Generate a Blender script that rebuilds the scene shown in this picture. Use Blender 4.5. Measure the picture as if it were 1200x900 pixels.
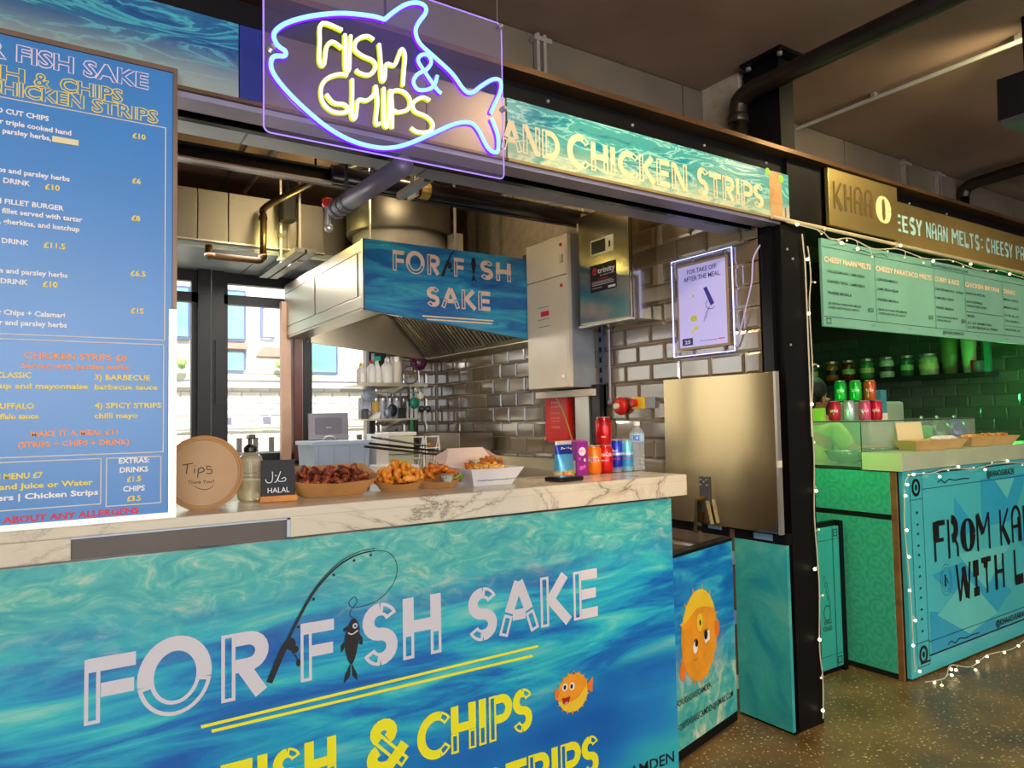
import bpy, bmesh, math, random
from mathutils import Vector, Matrix
S = bpy.context.scene
for o in list(bpy.data.objects): bpy.data.objects.remove(o)
COL = S.collection
R = math.radians
# ------------------------------------------------------------------ camera, sky, lights, exposure
def setup():
    cam = bpy.data.cameras.new('camera'); co = bpy.data.objects.new('camera', cam); COL.objects.link(co)
    cam.sensor_fit = 'HORIZONTAL'; cam.sensor_width = 36.0; cam.lens = 36.0*831.85/1200; cam.clip_start = 0.05
    yaw, pit, rol = R(33.2434), R(2.802), R(-1.0854)
    f = Vector((math.sin(yaw)*math.cos(pit), math.cos(yaw)*math.cos(pit), math.sin(pit)))
    r = Vector((math.cos(yaw), -math.sin(yaw), 0)); u = r.cross(f)
    r2 = r*math.cos(rol)+u*math.sin(rol); u2 = u*math.cos(rol)-r*math.sin(rol)
    m = Matrix.Identity(4)
    for i in range(3): m[i][0] = r2[i]; m[i][1] = u2[i]; m[i][2] = -f[i]
    m[2][3] = 1.408
    co.matrix_world = m; S.camera = co
    S.view_settings.view_transform = 'Standard'; S.view_settings.look = 'None'
    S.view_settings.exposure = 0.22; S.view_settings.gamma = 1.0; S.view_settings.use_curve_mapping = False
    w = bpy.data.worlds.new('sky'); S.world = w; w.use_nodes = True
    b = w.node_tree.nodes['Background']; b.inputs[0].default_value = (0.72, 0.86, 1.0, 1); b.inputs[1].default_value = 2.6
setup()
def lamp(name, kind, loc, target, power, col=(1, 1, 1), size=0.3, size_y=None, angle=60, blend=0.4):
    d = bpy.data.lights.new(name, kind); d.energy = power; d.color = col
    if kind == 'AREA':
        d.size = size
        if size_y: d.shape = 'RECTANGLE'; d.size_y = size_y
    elif kind == 'SPOT': d.spot_size = R(angle); d.spot_blend = blend; d.shadow_soft_size = size
    elif kind == 'SUN': d.angle = R(1.0)
    else: d.shadow_soft_size = size
    o = bpy.data.objects.new(name, d); COL.objects.link(o); o.location = loc
    if target is not None: o.rotation_euler = (Vector(target)-Vector(loc)).to_track_quat('-Z', 'Y').to_euler()
    return o
WARM = (1.0, 0.72, 0.38)
lamp('sun', 'SUN', (0, -10, 14), (1.2, 4, 0), 9.0, (1, 0.96, 0.9))
lamp('hall_daylight', 'AREA', (-0.8, -3.4, 2.2), (0.8, 2.0, 1.1), 150, (0.95, 0.97, 1.0), 4.0, 2.0)
lamp('hall_front_fill', 'AREA', (3.0, -5.8, 1.4), (3.0, 0, 1.6), 170, (1.0, 0.93, 0.85), 8.0, 2.4)  # unseen fill panel added to lift the hall and its ceiling
lamp('hall_ceiling_fill', 'POINT', (1.3, -0.9, 2.35), None, 24, (1.0, 0.80, 0.72), 0.12)  # added fill point without a fitting, brightens the hall ceiling
lamp('hall_ceiling_fill', 'POINT', (5.4, -0.7, 2.2), None, 11, (1.0, 0.80, 0.5), 0.12)  # second added ceiling fill, likewise no fitting
lamp('market_spot_left', 'SPOT', (1.15, 0.35, 2.98), (2.76, 2.35, 1.35), 120, WARM, 0.05, angle=62)
lamp('market_spot_right', 'SPOT', (3.5, 1.2, 2.98), (3.5, 2.0, 2.45), 42, (1.0, 0.80, 0.42), 0.05, angle=120, blend=0.8)
lamp('market_spot_far', 'SPOT', (5.6, 0.4, 2.98), (4.9, 1.6, 0.6), 60, (1.0, 0.74, 0.4), 0.05, angle=100, blend=0.8)
lamp('market_spot_floor', 'SPOT', (2.7, 0.9, 2.98), (2.9, 1.2, 0), 60, WARM, 0.05, angle=90, blend=0.8)
lamp('market_spot_sign', 'SPOT', (1.9, 0.9, 2.95), (1.9, 2.0, 2.42), 12, (1.0, 0.8, 0.5), 0.05, angle=110, blend=0.8)
lamp('neon_glow', 'POINT', (0.8, 1.62, 2.45), None, 1.3, (0.22, 0.06, 1.0), 0.15)
lamp('kitchen_spot', 'SPOT', (1.62, 2.75, 2.9), (2.7, 2.85, 2.3), 24, WARM, 0.04, angle=110, blend=0.5)
lamp('kitchen_fill', 'POINT', (0.1, 3.0, 1.75), None, 13, (1.0, 0.88, 0.78), 0.10)  # added fill with no lamp body, lifts the kitchen ceiling
lamp('kitchen_downlight', 'POINT', (1.4, 3.10, 2.97), None, 11, (1.0, 0.80, 0.45), 0.03)
lamp('kitchen_downlight', 'POINT', (1.4, 3.62, 2.97), None, 9, (1.0, 0.80, 0.45), 0.03)
lamp('kitchen_strip', 'AREA', (1.0, 4.6, 2.45), (1.2, 4.4, 0), 14, (1, 0.95, 0.88), 1.2, 0.3)
lamp('hood_fill', 'POINT', (1.9, 4.3, 2.0), None, 8, (1, 0.92, 0.8), 0.05)  # fill point added inside the hood to brighten its filters
lamp('duct_spot', 'POINT', (1.20, 4.42, 2.60), None, 3.4, (1.0, 0.82, 0.24), 0.04)
lamp('neighbour_green', 'AREA', (5.1, 2.9, 2.62), (5.2, 3.2, 0), 11, (0.10, 1.0, 0.18), 2.4, 1.0)
lamp('neighbour_green_strip', 'POINT', (6.5, 2.6, 1.55), None, 4, (0.03, 1.0, 0.12), 0.04)
lamp('neighbour_green_side', 'POINT', (3.35, 2.30, 1.35), None, 5, (0.08, 1.0, 0.2), 0.05)
lamp('neighbour_neutral_fill', 'AREA', (4.4, 2.6, 2.6), (4.5, 2.3, 1.0), 8, (0.9, 1.0, 0.7), 0.8, 0.3)  # neutral fill added to temper the green light

# ------------------------------------------------------------------ materials
MATS = {}
def lin(c):
    if isinstance(c, str):
        c = c.lstrip('#'); c = [int(c[i:i+2], 16)/255 for i in (0, 2, 4)]
        c = [(x/12.92 if x <= 0.04045 else ((x+0.055)/1.055)**2.4) for x in c]
    return (c[0], c[1], c[2], 1)
def mk(name):
    m = bpy.data.materials.new(name); m.use_nodes = True; MATS[name] = m
    nt = m.node_tree; return m, nt, nt.nodes['Principled BSDF']
def N(nt, typ, **kw):
    n = nt.nodes.new(typ)
    for k, v in kw.items():
        if k.startswith('i_'):
            n.inputs[k[2:].replace('_', ' ')].default_value = v
        else: setattr(n, k, v)
    return n
def coords(nt, scale=(1, 1, 1), rot=(0, 0, 0), kind='Object'):
    tc = N(nt, 'ShaderNodeTexCoord'); mp = N(nt, 'ShaderNodeMapping')
    mp.inputs['Scale'].default_value = scale; mp.inputs['Rotation'].default_value = rot
    nt.links.new(tc.outputs[kind], mp.inputs['Vector']); return mp.outputs['Vector']
def ramp(nt, fac, stops):
    r = N(nt, 'ShaderNodeValToRGB'); e = r.color_ramp.elements
    while len(e) < len(stops): e.new(0.5)
    for i, (p, c) in enumerate(stops): e[i].position = p; e[i].color = lin(c)
    nt.links.new(fac, r.inputs['Fac']); return r.outputs['Color']
def mixc(nt, fac, a, b, mode='MIX'):
    m = N(nt, 'ShaderNodeMix', data_type='RGBA', blend_type=mode)
    if hasattr(fac, 'links'): nt.links.new(fac, m.inputs[0])
    else: m.inputs[0].default_value = fac
    for s, v in ((6, a), (7, b)):
        if hasattr(v, 'links'): nt.links.new(v, m.inputs[s])
        else: m.inputs[s].default_value = lin(v)
    return m.outputs[2]
def noise(nt, vec, scale, detail=4, dist=0.0, rough=0.55):
    n = N(nt, 'ShaderNodeTexNoise'); n.inputs['Scale'].default_value = scale; n.inputs['Detail'].default_value = detail
    n.inputs['Distortion'].default_value = dist; n.inputs['Roughness'].default_value = rough
    nt.links.new(vec, n.inputs['Vector']); return n.outputs['Fac']
def bump(nt, bs, h, strength, dist=0.01):
    b = N(nt, 'ShaderNodeBump'); b.inputs['Strength'].default_value = strength; b.inputs['Distance'].default_value = dist
    nt.links.new(h, b.inputs['Height']); nt.links.new(b.outputs['Normal'], bs.inputs['Normal'])
def plain(name, col, rough=0.5, metal=0.0, var=0.12, vs=6.0, emit=None, es=0.0, alpha=None, trans=None, ior=1.45, coat=0.0):
    if name in MATS: return MATS[name]
    m, nt, b = mk(name)
    b.inputs['Roughness'].default_value = rough; b.inputs['Metallic'].default_value = metal
    if var > 0:
        v = coords(nt); f = noise(nt, v, vs, 3)
        base = lin(col); dark = tuple(x*(1-2*var) for x in base[:3]); lite = tuple(min(1, x*(1+var)) for x in base[:3])
        nt.links.new(ramp(nt, f, [(0.3, dark), (0.7, lite)]), b.inputs['Base Color'])
    else: b.inputs['Base Color'].default_value = lin(col)
    if emit: b.inputs['Emission Color'].default_value = lin(emit); b.inputs['Emission Strength'].default_value = es
    if trans: b.inputs['Transmission Weight'].default_value = trans; b.inputs['IOR'].default_value = ior
    if alpha is not None: b.inputs['Alpha'].default_value = alpha
    if coat: b.inputs['Coat Weight'].default_value = coat
    return m
def steel(name, col, rough=0.3, axis=2, amt=0.12, var=0.1):
    m, nt, b = mk(name); b.inputs['Metallic'].default_value = 1.0
    sc = [260, 260, 260]; sc[axis] = 2.0
    f = noise(nt, coords(nt, sc), 3, 2); g = noise(nt, coords(nt), 2.2, 2)
    base = lin(col); c = mixc(nt, g, tuple(x*(1-var) for x in base[:3]), tuple(min(1, x*(1+var)) for x in base[:3]))
    nt.links.new(c, b.inputs['Base Color'])
    mr = N(nt, 'ShaderNodeMapRange'); mr.inputs['To Min'].default_value = rough-amt/2; mr.inputs['To Max'].default_value = rough+amt
    nt.links.new(f, mr.inputs['Value']); nt.links.new(mr.outputs[0], b.inputs['Roughness'])
    return m
def water(name, kind):
    m, nt, b = mk(name); b.inputs['Roughness'].default_value = 0.28
    tc = coords(nt)
    sep = N(nt, 'ShaderNodeSeparateXYZ'); nt.links.new(tc, sep.inputs[0])
    if kind == 'counter':
        v = coords(nt, (0.9, 0.9, 5.5), (0, R(7), 0)); f = noise(nt, v, 2.1, 7, 0.7, 0.6)
        streak = ramp(nt, f, [(0.30, '#0d50a4'), (0.42, '#1370b8'), (0.50, '#1c9cc4'), (0.58, '#35bcc4'), (0.72, '#8ad4c2')])
        v2 = coords(nt, (1.6, 1.6, 3.4), (0, R(-14), 0)); g = noise(nt, v2, 5.5, 6, 1.6, 0.62)
        top = ramp(nt, g, [(0.3, '#2a9ba8'), (0.5, '#4fb6ac'), (0.62, '#86c5b2'), (0.74, '#d2cfae')])
        h = noise(nt, coords(nt, (0.6, 0.6, 1.4)), 1.6, 3)
        bot = ramp(nt, h, [(0.35, '#0f55ac'), (0.55, '#1b7cc0'), (0.7, '#2fa9b6')])
        a = N(nt, 'ShaderNodeMath', operation='MULTIPLY_ADD'); nt.links.new(h, a.inputs[0]); a.inputs[1].default_value = 0.55
        nt.links.new(sep.outputs[2], a.inputs[2])
        t = N(nt, 'ShaderNodeMapRange', interpolation_type='SMOOTHSTEP'); nt.links.new(a.outputs[0], t.inputs[0]); t.inputs[1].default_value = 1.05; t.inputs[2].default_value = 1.32
        t2 = N(nt, 'ShaderNodeMapRange', interpolation_type='SMOOTHSTEP'); nt.links.new(a.outputs[0], t2.inputs[0]); t2.inputs[1].default_value = 0.62; t2.inputs[2].default_value = 0.86
        c = mixc(nt, t2.outputs[0], bot, streak); c = mixc(nt, t.outputs[0], c, top)
    elif kind == 'fascia':
        v = coords(nt, (1.2, 1.2, 5.0), (0, R(16), 0)); f = noise(nt, v, 3.0, 6, 1.6, 0.6)
        fil = ramp(nt, f, [(0.34, '#0d6f88'), (0.44, '#2a9aa2'), (0.5, '#9fdcc8'), (0.53, '#3aa3a4'), (0.62, '#4d9f98'), (0.7, '#2b7f8e')])
        t = N(nt, 'ShaderNodeMapRange', interpolation_type='SMOOTHSTEP'); nt.links.new(sep.outputs[2], t.inputs[0]); t.inputs[1].default_value = 2.29; t.inputs[2].default_value = 2.42
        pale = ramp(nt, f, [(0.36, '#5fa89c'), (0.5, '#d0d6ae'), (0.6, '#9dbb9c')])
        c = mixc(nt, t.outputs[0], pale, fil)
    elif kind == 'deep':
        v = coords(nt, (1.2, 1.2, 5.5), (0, R(14), 0)); f = noise(nt, v, 2.6, 6, 1.8, 0.6)
        fil = ramp(nt, f, [(0.34, '#16427e'), (0.45, '#235f90'), (0.52, '#4fb3bd'), (0.55, '#2b6a94'), (0.66, '#1f5488'), (0.76, '#3f90a8')])
        t = N(nt, 'ShaderNodeMapRange', interpolation_type='SMOOTHSTEP'); nt.links.new(sep.outputs[2], t.inputs[0]); t.inputs[1].default_value = 2.30; t.inputs[2].default_value = 2.44
        c = mixc(nt, t.outputs[0], '#9aa79c', fil)
    elif kind == 'hood':
        v = coords(nt, (1, 1, 5.0)); f = noise(nt, v, 2.8, 6, 0.8, 0.6)
        c = ramp(nt, f, [(0.3, '#0e4f93'), (0.45, '#1a70ae'), (0.58, '#2b97bd'), (0.72, '#4fb3c0')])
    elif kind == 'gate':
        v = coords(nt, (1, 1, 4.5), (0, R(18), 0)); f = noise(nt, v, 3.5, 6, 0.8, 0.6)
        up = ramp(nt, f, [(0.3, '#0d51a8'), (0.5, '#1a82c6'), (0.68, '#3fb9cc')])
        g = noise(nt, coords(nt, (1, 1, 1)), 9, 5, 1.4, 0.6)
        lo = ramp(nt, g, [(0.35, '#2fa0a2'), (0.5, '#62b9a8'), (0.6, '#b4cbb0'), (0.68, '#cfd4ba')])
        t = N(nt, 'ShaderNodeMapRange', interpolation_type='SMOOTHSTEP'); nt.links.new(sep.outputs[2], t.inputs[0]); t.inputs[1].default_value = 0.22; t.inputs[2].default_value = 0.52
        c = mixc(nt, t.outputs[0], lo, up)
    elif kind == 'teal':
        g = noise(nt, coords(nt), 4, 6, 0.9, 0.62)
        c = ramp(nt, g, [(0.32, '#1f8b9a'), (0.5, '#39a79f'), (0.62, '#5cb3a2'), (0.74, '#8fbcae')])
    nt.links.new(c, b.inputs['Base Color']); return m
def marble():
    m, nt, b = mk('marble'); b.inputs['Roughness'].default_value = 0.22
    v = coords(nt, (1, 1, 1.6), (0, R(35), R(20)))
    w = noise(nt, v, 2.6, 8, 1.8, 0.6)
    vein = ramp(nt, w, [(0.44, '#d6ccb4'), (0.485, '#bdb299'), (0.5, '#7b7263'), (0.512, '#c8bea6'), (0.6, '#d8ceb8')])
    s = noise(nt, v, 1.4, 2)
    k = ramp(nt, s, [(0.42, (0, 0, 0)), (0.56, (1, 1, 1))])
    c = mixc(nt, k, '#d4cab3', vein); nt.links.new(c, b.inputs['Base Color']); return m
def floor_mat():
    m, nt, b = mk('aggregate_floor')
    v = coords(nt); a = noise(nt, v, 3.0, 6)
    base = ramp(nt, a, [(0.3, '#5a4424'), (0.5, '#7b6036'), (0.7, '#94774a')])
    vo = N(nt, 'ShaderNodeTexVoronoi'); vo.inputs['Scale'].default_value = 48; nt.links.new(v, vo.inputs['Vector'])
    f = noise(nt, v, 95, 2)
    chip = ramp(nt, vo.outputs['Distance'], [(0.24, (1, 1, 1)), (0.34, (0, 0, 0))])
    pick = ramp(nt, f, [(0.50, (0, 0, 0)), (0.60, (1, 1, 1))])
    mul = mixc(nt, 1.0, chip, pick, 'MULTIPLY')
    c = mixc(nt, mul, base, '#ecd6a4'); nt.links.new(c, b.inputs['Base Color'])
    r = ramp(nt, a, [(0.3, (0.28,)*3), (0.7, (0.5,)*3)]); nt.links.new(r, b.inputs['Roughness'])
    bump(nt, b, f, 0.15, 0.003); return m
def tilemat(name, c1, c2, rough=0.12, metal=0.0):
    m, nt, b = mk(name); b.inputs['Roughness'].default_value = rough; b.inputs['Metallic'].default_value = metal; b.inputs['IOR'].default_value = 2.3
    oi = N(nt, 'ShaderNodeObjectInfo'); c = ramp(nt, oi.outputs['Random'], [(0, c1), (1, c2)])
    f = noise(nt, coords(nt), 30, 3); bump(nt, b, f, 0.05, 0.002)
    nt.links.new(c, b.inputs['Base Color']); return m
def foodmat(name, stops, sc=60, rough=0.45):
    m, nt, b = mk(name); b.inputs['Roughness'].default_value = rough
    v = coords(nt); f = noise(nt, v, sc, 5, 0.6)
    nt.links.new(ramp(nt, f, stops), b.inputs['Base Color']); bump(nt, b, f, 0.9, 0.008); return m
def pattern(name, a, bb, sc):
    m, nt, b = mk(name); b.inputs['Roughness'].default_value = 0.3
    v = coords(nt, (sc, sc, sc)); sep = N(nt, 'ShaderNodeSeparateXYZ'); nt.links.new(v, sep.inputs[0])
    vo = N(nt, 'ShaderNodeTexVoronoi', feature='F1'); vo.inputs['Scale'].default_value = 1.0; vo.inputs['Randomness'].default_value = 0.0
    cb = N(nt, 'ShaderNodeCombineXYZ'); nt.links.new(sep.outputs[1], cb.inputs[0]); nt.links.new(sep.outputs[2], cb.inputs[1])
    nt.links.new(cb.outputs[0], vo.inputs['Vector'])
    sn = N(nt, 'ShaderNodeMath', operation='MULTIPLY'); nt.links.new(vo.outputs['Distance'], sn.inputs[0]); sn.inputs[1].default_value = 26
    s2 = N(nt, 'ShaderNodeMath', operation='SINE'); nt.links.new(sn.outputs[0], s2.inputs[0])
    nz = noise(nt, v, 4, 3)
    ad = N(nt, 'ShaderNodeMath', operation='MULTIPLY_ADD'); nt.links.new(s2.outputs[0], ad.inputs[0]); ad.inputs[1].default_value = 0.10; nt.links.new(nz, ad.inputs[2])
    nt.links.new(ramp(nt, ad.outputs[0], [(0.38, a), (0.62, bb)]), b.inputs['Base Color']); return m

floor_m = floor_mat(); marble_m = marble()
w_counter = water('counter_water_print', 'counter'); w_fascia = water('fascia_water_print', 'fascia'); w_deep = water('deep_water_print', 'deep')
w_hood = water('hood_water_print', 'hood'); w_gate = water('gate_water_print', 'gate'); w_teal = water('teal_water_print', 'teal')
black = plain('black_steel', '#08070a', 0.55, 0.0, 0.15, 3)
black.node_tree.nodes['Principled BSDF'].inputs['Specular IOR Level'].default_value = 0.18
blackgloss = plain('black_gloss_steel', '#101014', 0.2, 0.3, 0.1, 3)
flange = plain('brown_flange', '#6e5238', 0.35, 0.6, 0.2, 3)
greywall = plain('galvanised_wall_sheet', '#7d7468', 0.45, 0.5, 0.12, 2)
platem = steel('brown_steel_plate', '#8b7c72', 0.32, 0, 0.12)
ceil_m = plain('brown_ceiling', '#8d7868', 0.75, 0, 0.14, 1.4)
ceil_in = plain('kitchen_ceiling', '#96796a', 0.75, 0, 0.12, 1.4)
hallwall = plain('hall_wall', '#4c443c', 0.8, 0, 0.1, 2)
stain = steel('brushed_stainless', '#c4bda6', 0.3, 2)
stain_door = steel('brushed_door_steel', '#b8a47e', 0.17, 1, 0.02)
for m_ in (stain_door,):
    b_ = m_.node_tree.nodes['Principled BSDF']; b_.inputs['Anisotropic'].default_value = 0.92; b_.inputs['Anisotropic Rotation'].default_value = 0.25; t_ = N(m_.node_tree, 'ShaderNodeTangent', direction_type='RADIAL', axis='Z'); m_.node_tree.links.new(t_.outputs[0], b_.inputs['Tangent'])
stain_h = steel('hood_stainless', '#aaa292', 0.36, 0)
stain_gold = steel('duct_stainless', '#86827c', 0.42, 2)
stain_shiny = steel('polished_stainless', '#cfc4a8', 0.14, 1, 0.05)
gold_m = steel('gold_sign_metal', '#cdb878', 0.42, 0, 0.12, 0.15)
lintel_m = plain('painted_lintel', '#8d8aa0', 0.4, 0.2, 0.08, 3)
soffit_m = plain('pale_soffit_panel', '#a9b6be', 0.4, 0.0, 0.06, 3)
white_m = plain('white_plastic', '#e6e4de', 0.4, 0, 0.04)
cream_m = plain('cream_enamel', '#dad0bb', 0.42, 0, 0.05, 3)
grey_m = plain('grey_paint', '#8f959d', 0.45, 0, 0.08)
darkgrey = plain('dark_grey_plastic', '#4a4a4e', 0.4, 0, 0.1)
recess_m = plain('recess_board', '#5b534c', 0.5, 0, 0.06)
board_m = plain('menu_board_blue', '#3f89d0', 0.3, 0, 0.10, 1.2)
alu = plain('brushed_aluminium', '#cbc7c0', 0.35, 0.8, 0.05)
brownalu = plain('bronze_frame', '#7b6250', 0.4, 0.5, 0.1)
kraft = plain('kraft_board', '#c08a4e', 0.7, 0, 0.1, 14)
kraft_in = plain('kraft_lid', '#b98f5c', 0.5, 0, 0.06, 8)
whitecard = plain('white_card', '#d9d6d6', 0.6, 0, 0.04, 8)
pinkcard = plain('pale_pink_card', '#d8bfae', 0.6, 0, 0.06, 8)
silverprint = plain('silver_lettering', '#d4d0d6', 0.45, 0, 0.0)
creamprint = plain('cream_lettering', '#f0dba8', 0.5, 0, 0.0)
yellowprint = plain('yellow_lettering', '#f2ea1e', 0.45, 0, 0.0)
goldprint = plain('gold_lettering', '#f0d850', 0.5, 0, 0.0)
orangeprint = plain('orange_lettering', '#f39a5c', 0.5, 0, 0.0)
redprint = plain('red_lettering', '#d61b3c', 0.5, 0, 0.0)
whiteprint = plain('white_lettering', '#f2ece4', 0.5, 0, 0.0)
blackprint = plain('black_lettering', '#0b0b10', 0.5, 0, 0.0)
pinkprint = plain('pale_lettering', '#e8d6e2', 0.5, 0, 0.0)
bluedeep = plain('deep_blue_print', '#1c46c0', 0.4, 0, 0.05)
red_m = plain('red_enamel', '#cc2018', 0.3, 0, 0.08)
yellow_m = plain('yellow_plastic', '#e8bc18', 0.4, 0, 0.05)
brownwood = plain('brown_wood', '#8a5a30', 0.5, 0, 0.2, 12)
grout_m = plain('pale_grout', '#a69a88', 0.8, 0, 0.1, 20)
grout_d = plain('dark_grout', '#4c4238', 0.8, 0, 0.1, 20)
tile_m = tilemat('bevelled_grey_tile', '#66594a', '#7b6c58')
tile_g = tilemat('bevelled_green_stall_tile', '#4a5448', '#5a6656')
winframe = plain('dark_window_frame', '#101119', 0.5, 0.0, 0.15, 4)
glass_m = plain('clear_glass', '#ffffff', 0.02, 0, 0, alpha=0.08)
glass_g = plain('display_glass', '#e4ffee', 0.03, 0, 0, alpha=0.12)
acrylic = plain('clear_acrylic', '#b8a8d8', 0.05, 0, 0, alpha=0.06)
acr_edge = plain('acrylic_edge', '#c4a6ff', 0.2, 0, 0, emit='#9a6cff', es=0.35)
neon_b = plain('blue_neon_tube', '#8ec8ff', 0.3, 0, 0, emit=(0.20, 0.62, 1.0), es=1.15)
neon_sk = plain('violet_neon_jacket', '#3b14e0', 0.3, 0, 0, emit=(0.10, 0.0, 0.85), es=2.6)
neon_y = plain('yellow_white_neon_tube', '#ffffc8', 0.3, 0, 0, emit=(1.0, 1.0, 0.50), es=0.8)
neon_ysk = plain('lime_neon_jacket', '#c9d820', 0.3, 0, 0, emit=(0.55, 0.62, 0.01), es=0.6)
led_w = plain('led_edge', '#c8d0ff', 0.3, 0, 0, emit=(0.40, 0.46, 1.0), es=2.0)
bulb_m = plain('fairy_bulb', '#fff2c8', 0.3, 0, 0, emit=(1.0, 0.82, 0.45), es=4.0)
bulb_off = plain('fairy_bulb_dim', '#e6dcc0', 0.3, 0, 0, emit=(1.0, 0.85, 0.55), es=0.5)
wire_m = plain('pale_wire', '#cfc8b0', 0.4, 0, 0.0)
pipe_dk = plain('dark_pipe', '#2e2620', 0.35, 0.4, 0.15)
pipe_gr = plain('grey_pipe', '#8a8896', 0.35, 0.4, 0.1)
pipe_br = plain('brown_pipe', '#4e3a26', 0.32, 0.6, 0.15)
lamp_m = plain('spot_lamp_lens', '#fff1c0', 0.3, 0, 0, emit=(1, 0.85, 0.45), es=14)
puff_o = plain('pufferfish_orange', '#ef9a1c', 0.5, 0, 0.1, 10); puff_y = plain('pufferfish_yellow', '#f1c62a', 0.5, 0, 0.05)
puff_d = plain('pufferfish_fin', '#ee7a1a', 0.5, 0, 0.05); lilac = plain('poster_lilac', '#b8b6ee', 0.5, 0, 0.04, emit='#a9a6f2', es=0.34)

# ------------------------------------------------------------------ mesh builder
class MB:
    def __init__(s): s.v = []; s.f = []; s.m = []; s.smooth = False; s.mi = 0
    def add(s, vs, fs):
        n = len(s.v); s.v += [tuple(v) for v in vs]; s.f += [tuple(i+n for i in f) for f in fs]; s.m += [s.mi]*len(fs); return s
    def box(s, a, b):
        x0, y0, z0 = [min(a[i], b[i]) for i in range(3)]; x1, y1, z1 = [max(a[i], b[i]) for i in range(3)]
        return s.add([(x0,y0,z0),(x1,y0,z0),(x1,y1,z0),(x0,y1,z0),(x0,y0,z1),(x1,y0,z1),(x1,y1,z1),(x0,y1,z1)],
                     [(0,3,2,1),(4,5,6,7),(0,1,5,4),(1,2,6,5),(2,3,7,6),(3,0,4,7)])
    def bbox(s, a, b, r):   # box with chamfered edges
        bm = bmesh.new(); c = [(a[i]+b[i])/2 for i in range(3)]; d = [abs(b[i]-a[i]) for i in range(3)]
        bmesh.ops.create_cube(bm, size=1, matrix=Matrix.Translation(c) @ Matrix.Diagonal((*d, 1)))
        bmesh.ops.bevel(bm, geom=bm.edges[:], offset=min(r, min(d)*0.45), segments=2, affect='EDGES', profile=0.6)
        return s.bm(bm)
    def bm(s, bm, mat=None):
        bm.verts.index_update(); vs = [(mat @ v.co if mat else v.co)[:] for v in bm.verts]; fs = [[v.index for v in f.verts] for f in bm.faces]; bm.free(); return s.add(vs, fs)
    def hexa(s, p): return s.add(p, [(0,3,2,1),(4,5,6,7),(0,1,5,4),(1,2,6,5),(2,3,7,6),(3,0,4,7)])
    def prism(s, poly, axis, a, b):   # poly in the other two axes, extruded along axis from a to b
        def P(q, t):
            q = list(q); q.insert(axis, t); return q
        n = len(poly); vs = [P(q, a) for q in poly]+[P(q, b) for q in poly]
        return s.add(vs, [tuple(range(n))[::-1], tuple(range(n, 2*n))]+[(i, (i+1)%n, n+(i+1)%n, n+i) for i in range(n)])
    def tube(s, pts, r, n=8, closed=False, caps=True):
        pts = [Vector(p) for p in pts]; k = len(pts); rs = r if isinstance(r, (list, tuple)) else [r]*k
        vs = []; prev = None
        for i, p in enumerate(pts):
            if closed: d = pts[(i+1)%k]-pts[i-1]
            else: d = pts[min(i+1, k-1)]-pts[max(i-1, 0)]
            d = d.normalized() if d.length > 1e-9 else Vector((0, 0, 1))
            if prev is None:
                u = d.orthogonal().normalized()
            else:
                u = prev-d*prev.dot(d); u = u.normalized() if u.length > 1e-6 else d.orthogonal().normalized()
            prev = u; w = d.cross(u)
            for j in range(n):
                a = 2*math.pi*j/n; vs.append(p+(u*math.cos(a)+w*math.sin(a))*rs[i])
        fs = []
        for i in range(k if closed else k-1):
            i2 = (i+1) % k
            for j in range(n): fs.append((i*n+j, i*n+(j+1)%n, i2*n+(j+1)%n, i2*n+j))
        if caps and not closed: fs.append(tuple(range(n))[::-1]); fs.append(tuple((k-1)*n+j for j in range(n)))
        return s.add(vs, fs)
    def lathe(s, prof, c, n=20, axis='z', cap=True):
        vs = []; fs = []; k = len(prof)
        for r, h in prof:
            for j in range(n):
                a = 2*math.pi*j/n; x, y = r*math.cos(a), r*math.sin(a)
                vs.append({'z': (c[0]+x, c[1]+y, c[2]+h), 'x': (c[0]+h, c[1]+x, c[2]+y), 'y': (c[0]+x, c[1]+h, c[2]+y)}[axis])
        for i in range(k-1):
            for j in range(n): fs.append((i*n+j, i*n+(j+1)%n, (i+1)*n+(j+1)%n, (i+1)*n+j))
        if cap: fs.append(tuple(range(n))[::-1]); fs.append(tuple((k-1)*n+j for j in range(n)))
        return s.add(vs, fs)
    def ball(s, c, r, sub=2, sc=(1, 1, 1), jit=0.0, rnd=None):
        bm = bmesh.new(); bmesh.ops.create_icosphere(bm, subdivisions=sub, radius=r)
        for v in bm.verts:
            k = 1+(rnd.uniform(-jit, jit) if rnd else 0); v.co = Vector((v.co.x*sc[0]*k+c[0], v.co.y*sc[1]*k+c[1], v.co.z*sc[2]*k+c[2]))
        return s.bm(bm)
    def build(s, name, mat, parent=None, smooth=False, loc=None):
        q = parent
        while q is not None and q.parent is not None: q = q.parent
        if q is not None and q.get('wp'): L = q.location; s.v = [(x-L[0], y-L[1], z-L[2]) for x, y, z in s.v]
        me = bpy.data.meshes.new(name); me.from_pydata(s.v, [], s.f)
        for m in (mat if isinstance(mat, (list, tuple)) else [mat]): me.materials.append(m)
        if any(s.m): me.polygons.foreach_set('material_index', s.m)
        if smooth: me.polygons.foreach_set('use_smooth', [True]*len(me.polygons))
        me.update(); o = bpy.data.objects.new(name, me); COL.objects.link(o)
        if smooth == 'auto': 
            me.polygons.foreach_set('use_smooth', [True]*len(me.polygons))
        if parent: o.parent = parent
        if loc: o.location = loc
        return o
def tag(o, label=None, cat=None, group=None, kind=None):
    for k, v in (('label', label), ('category', cat), ('group', group), ('kind', kind)):
        if v: o[k] = v
    return o
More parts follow.
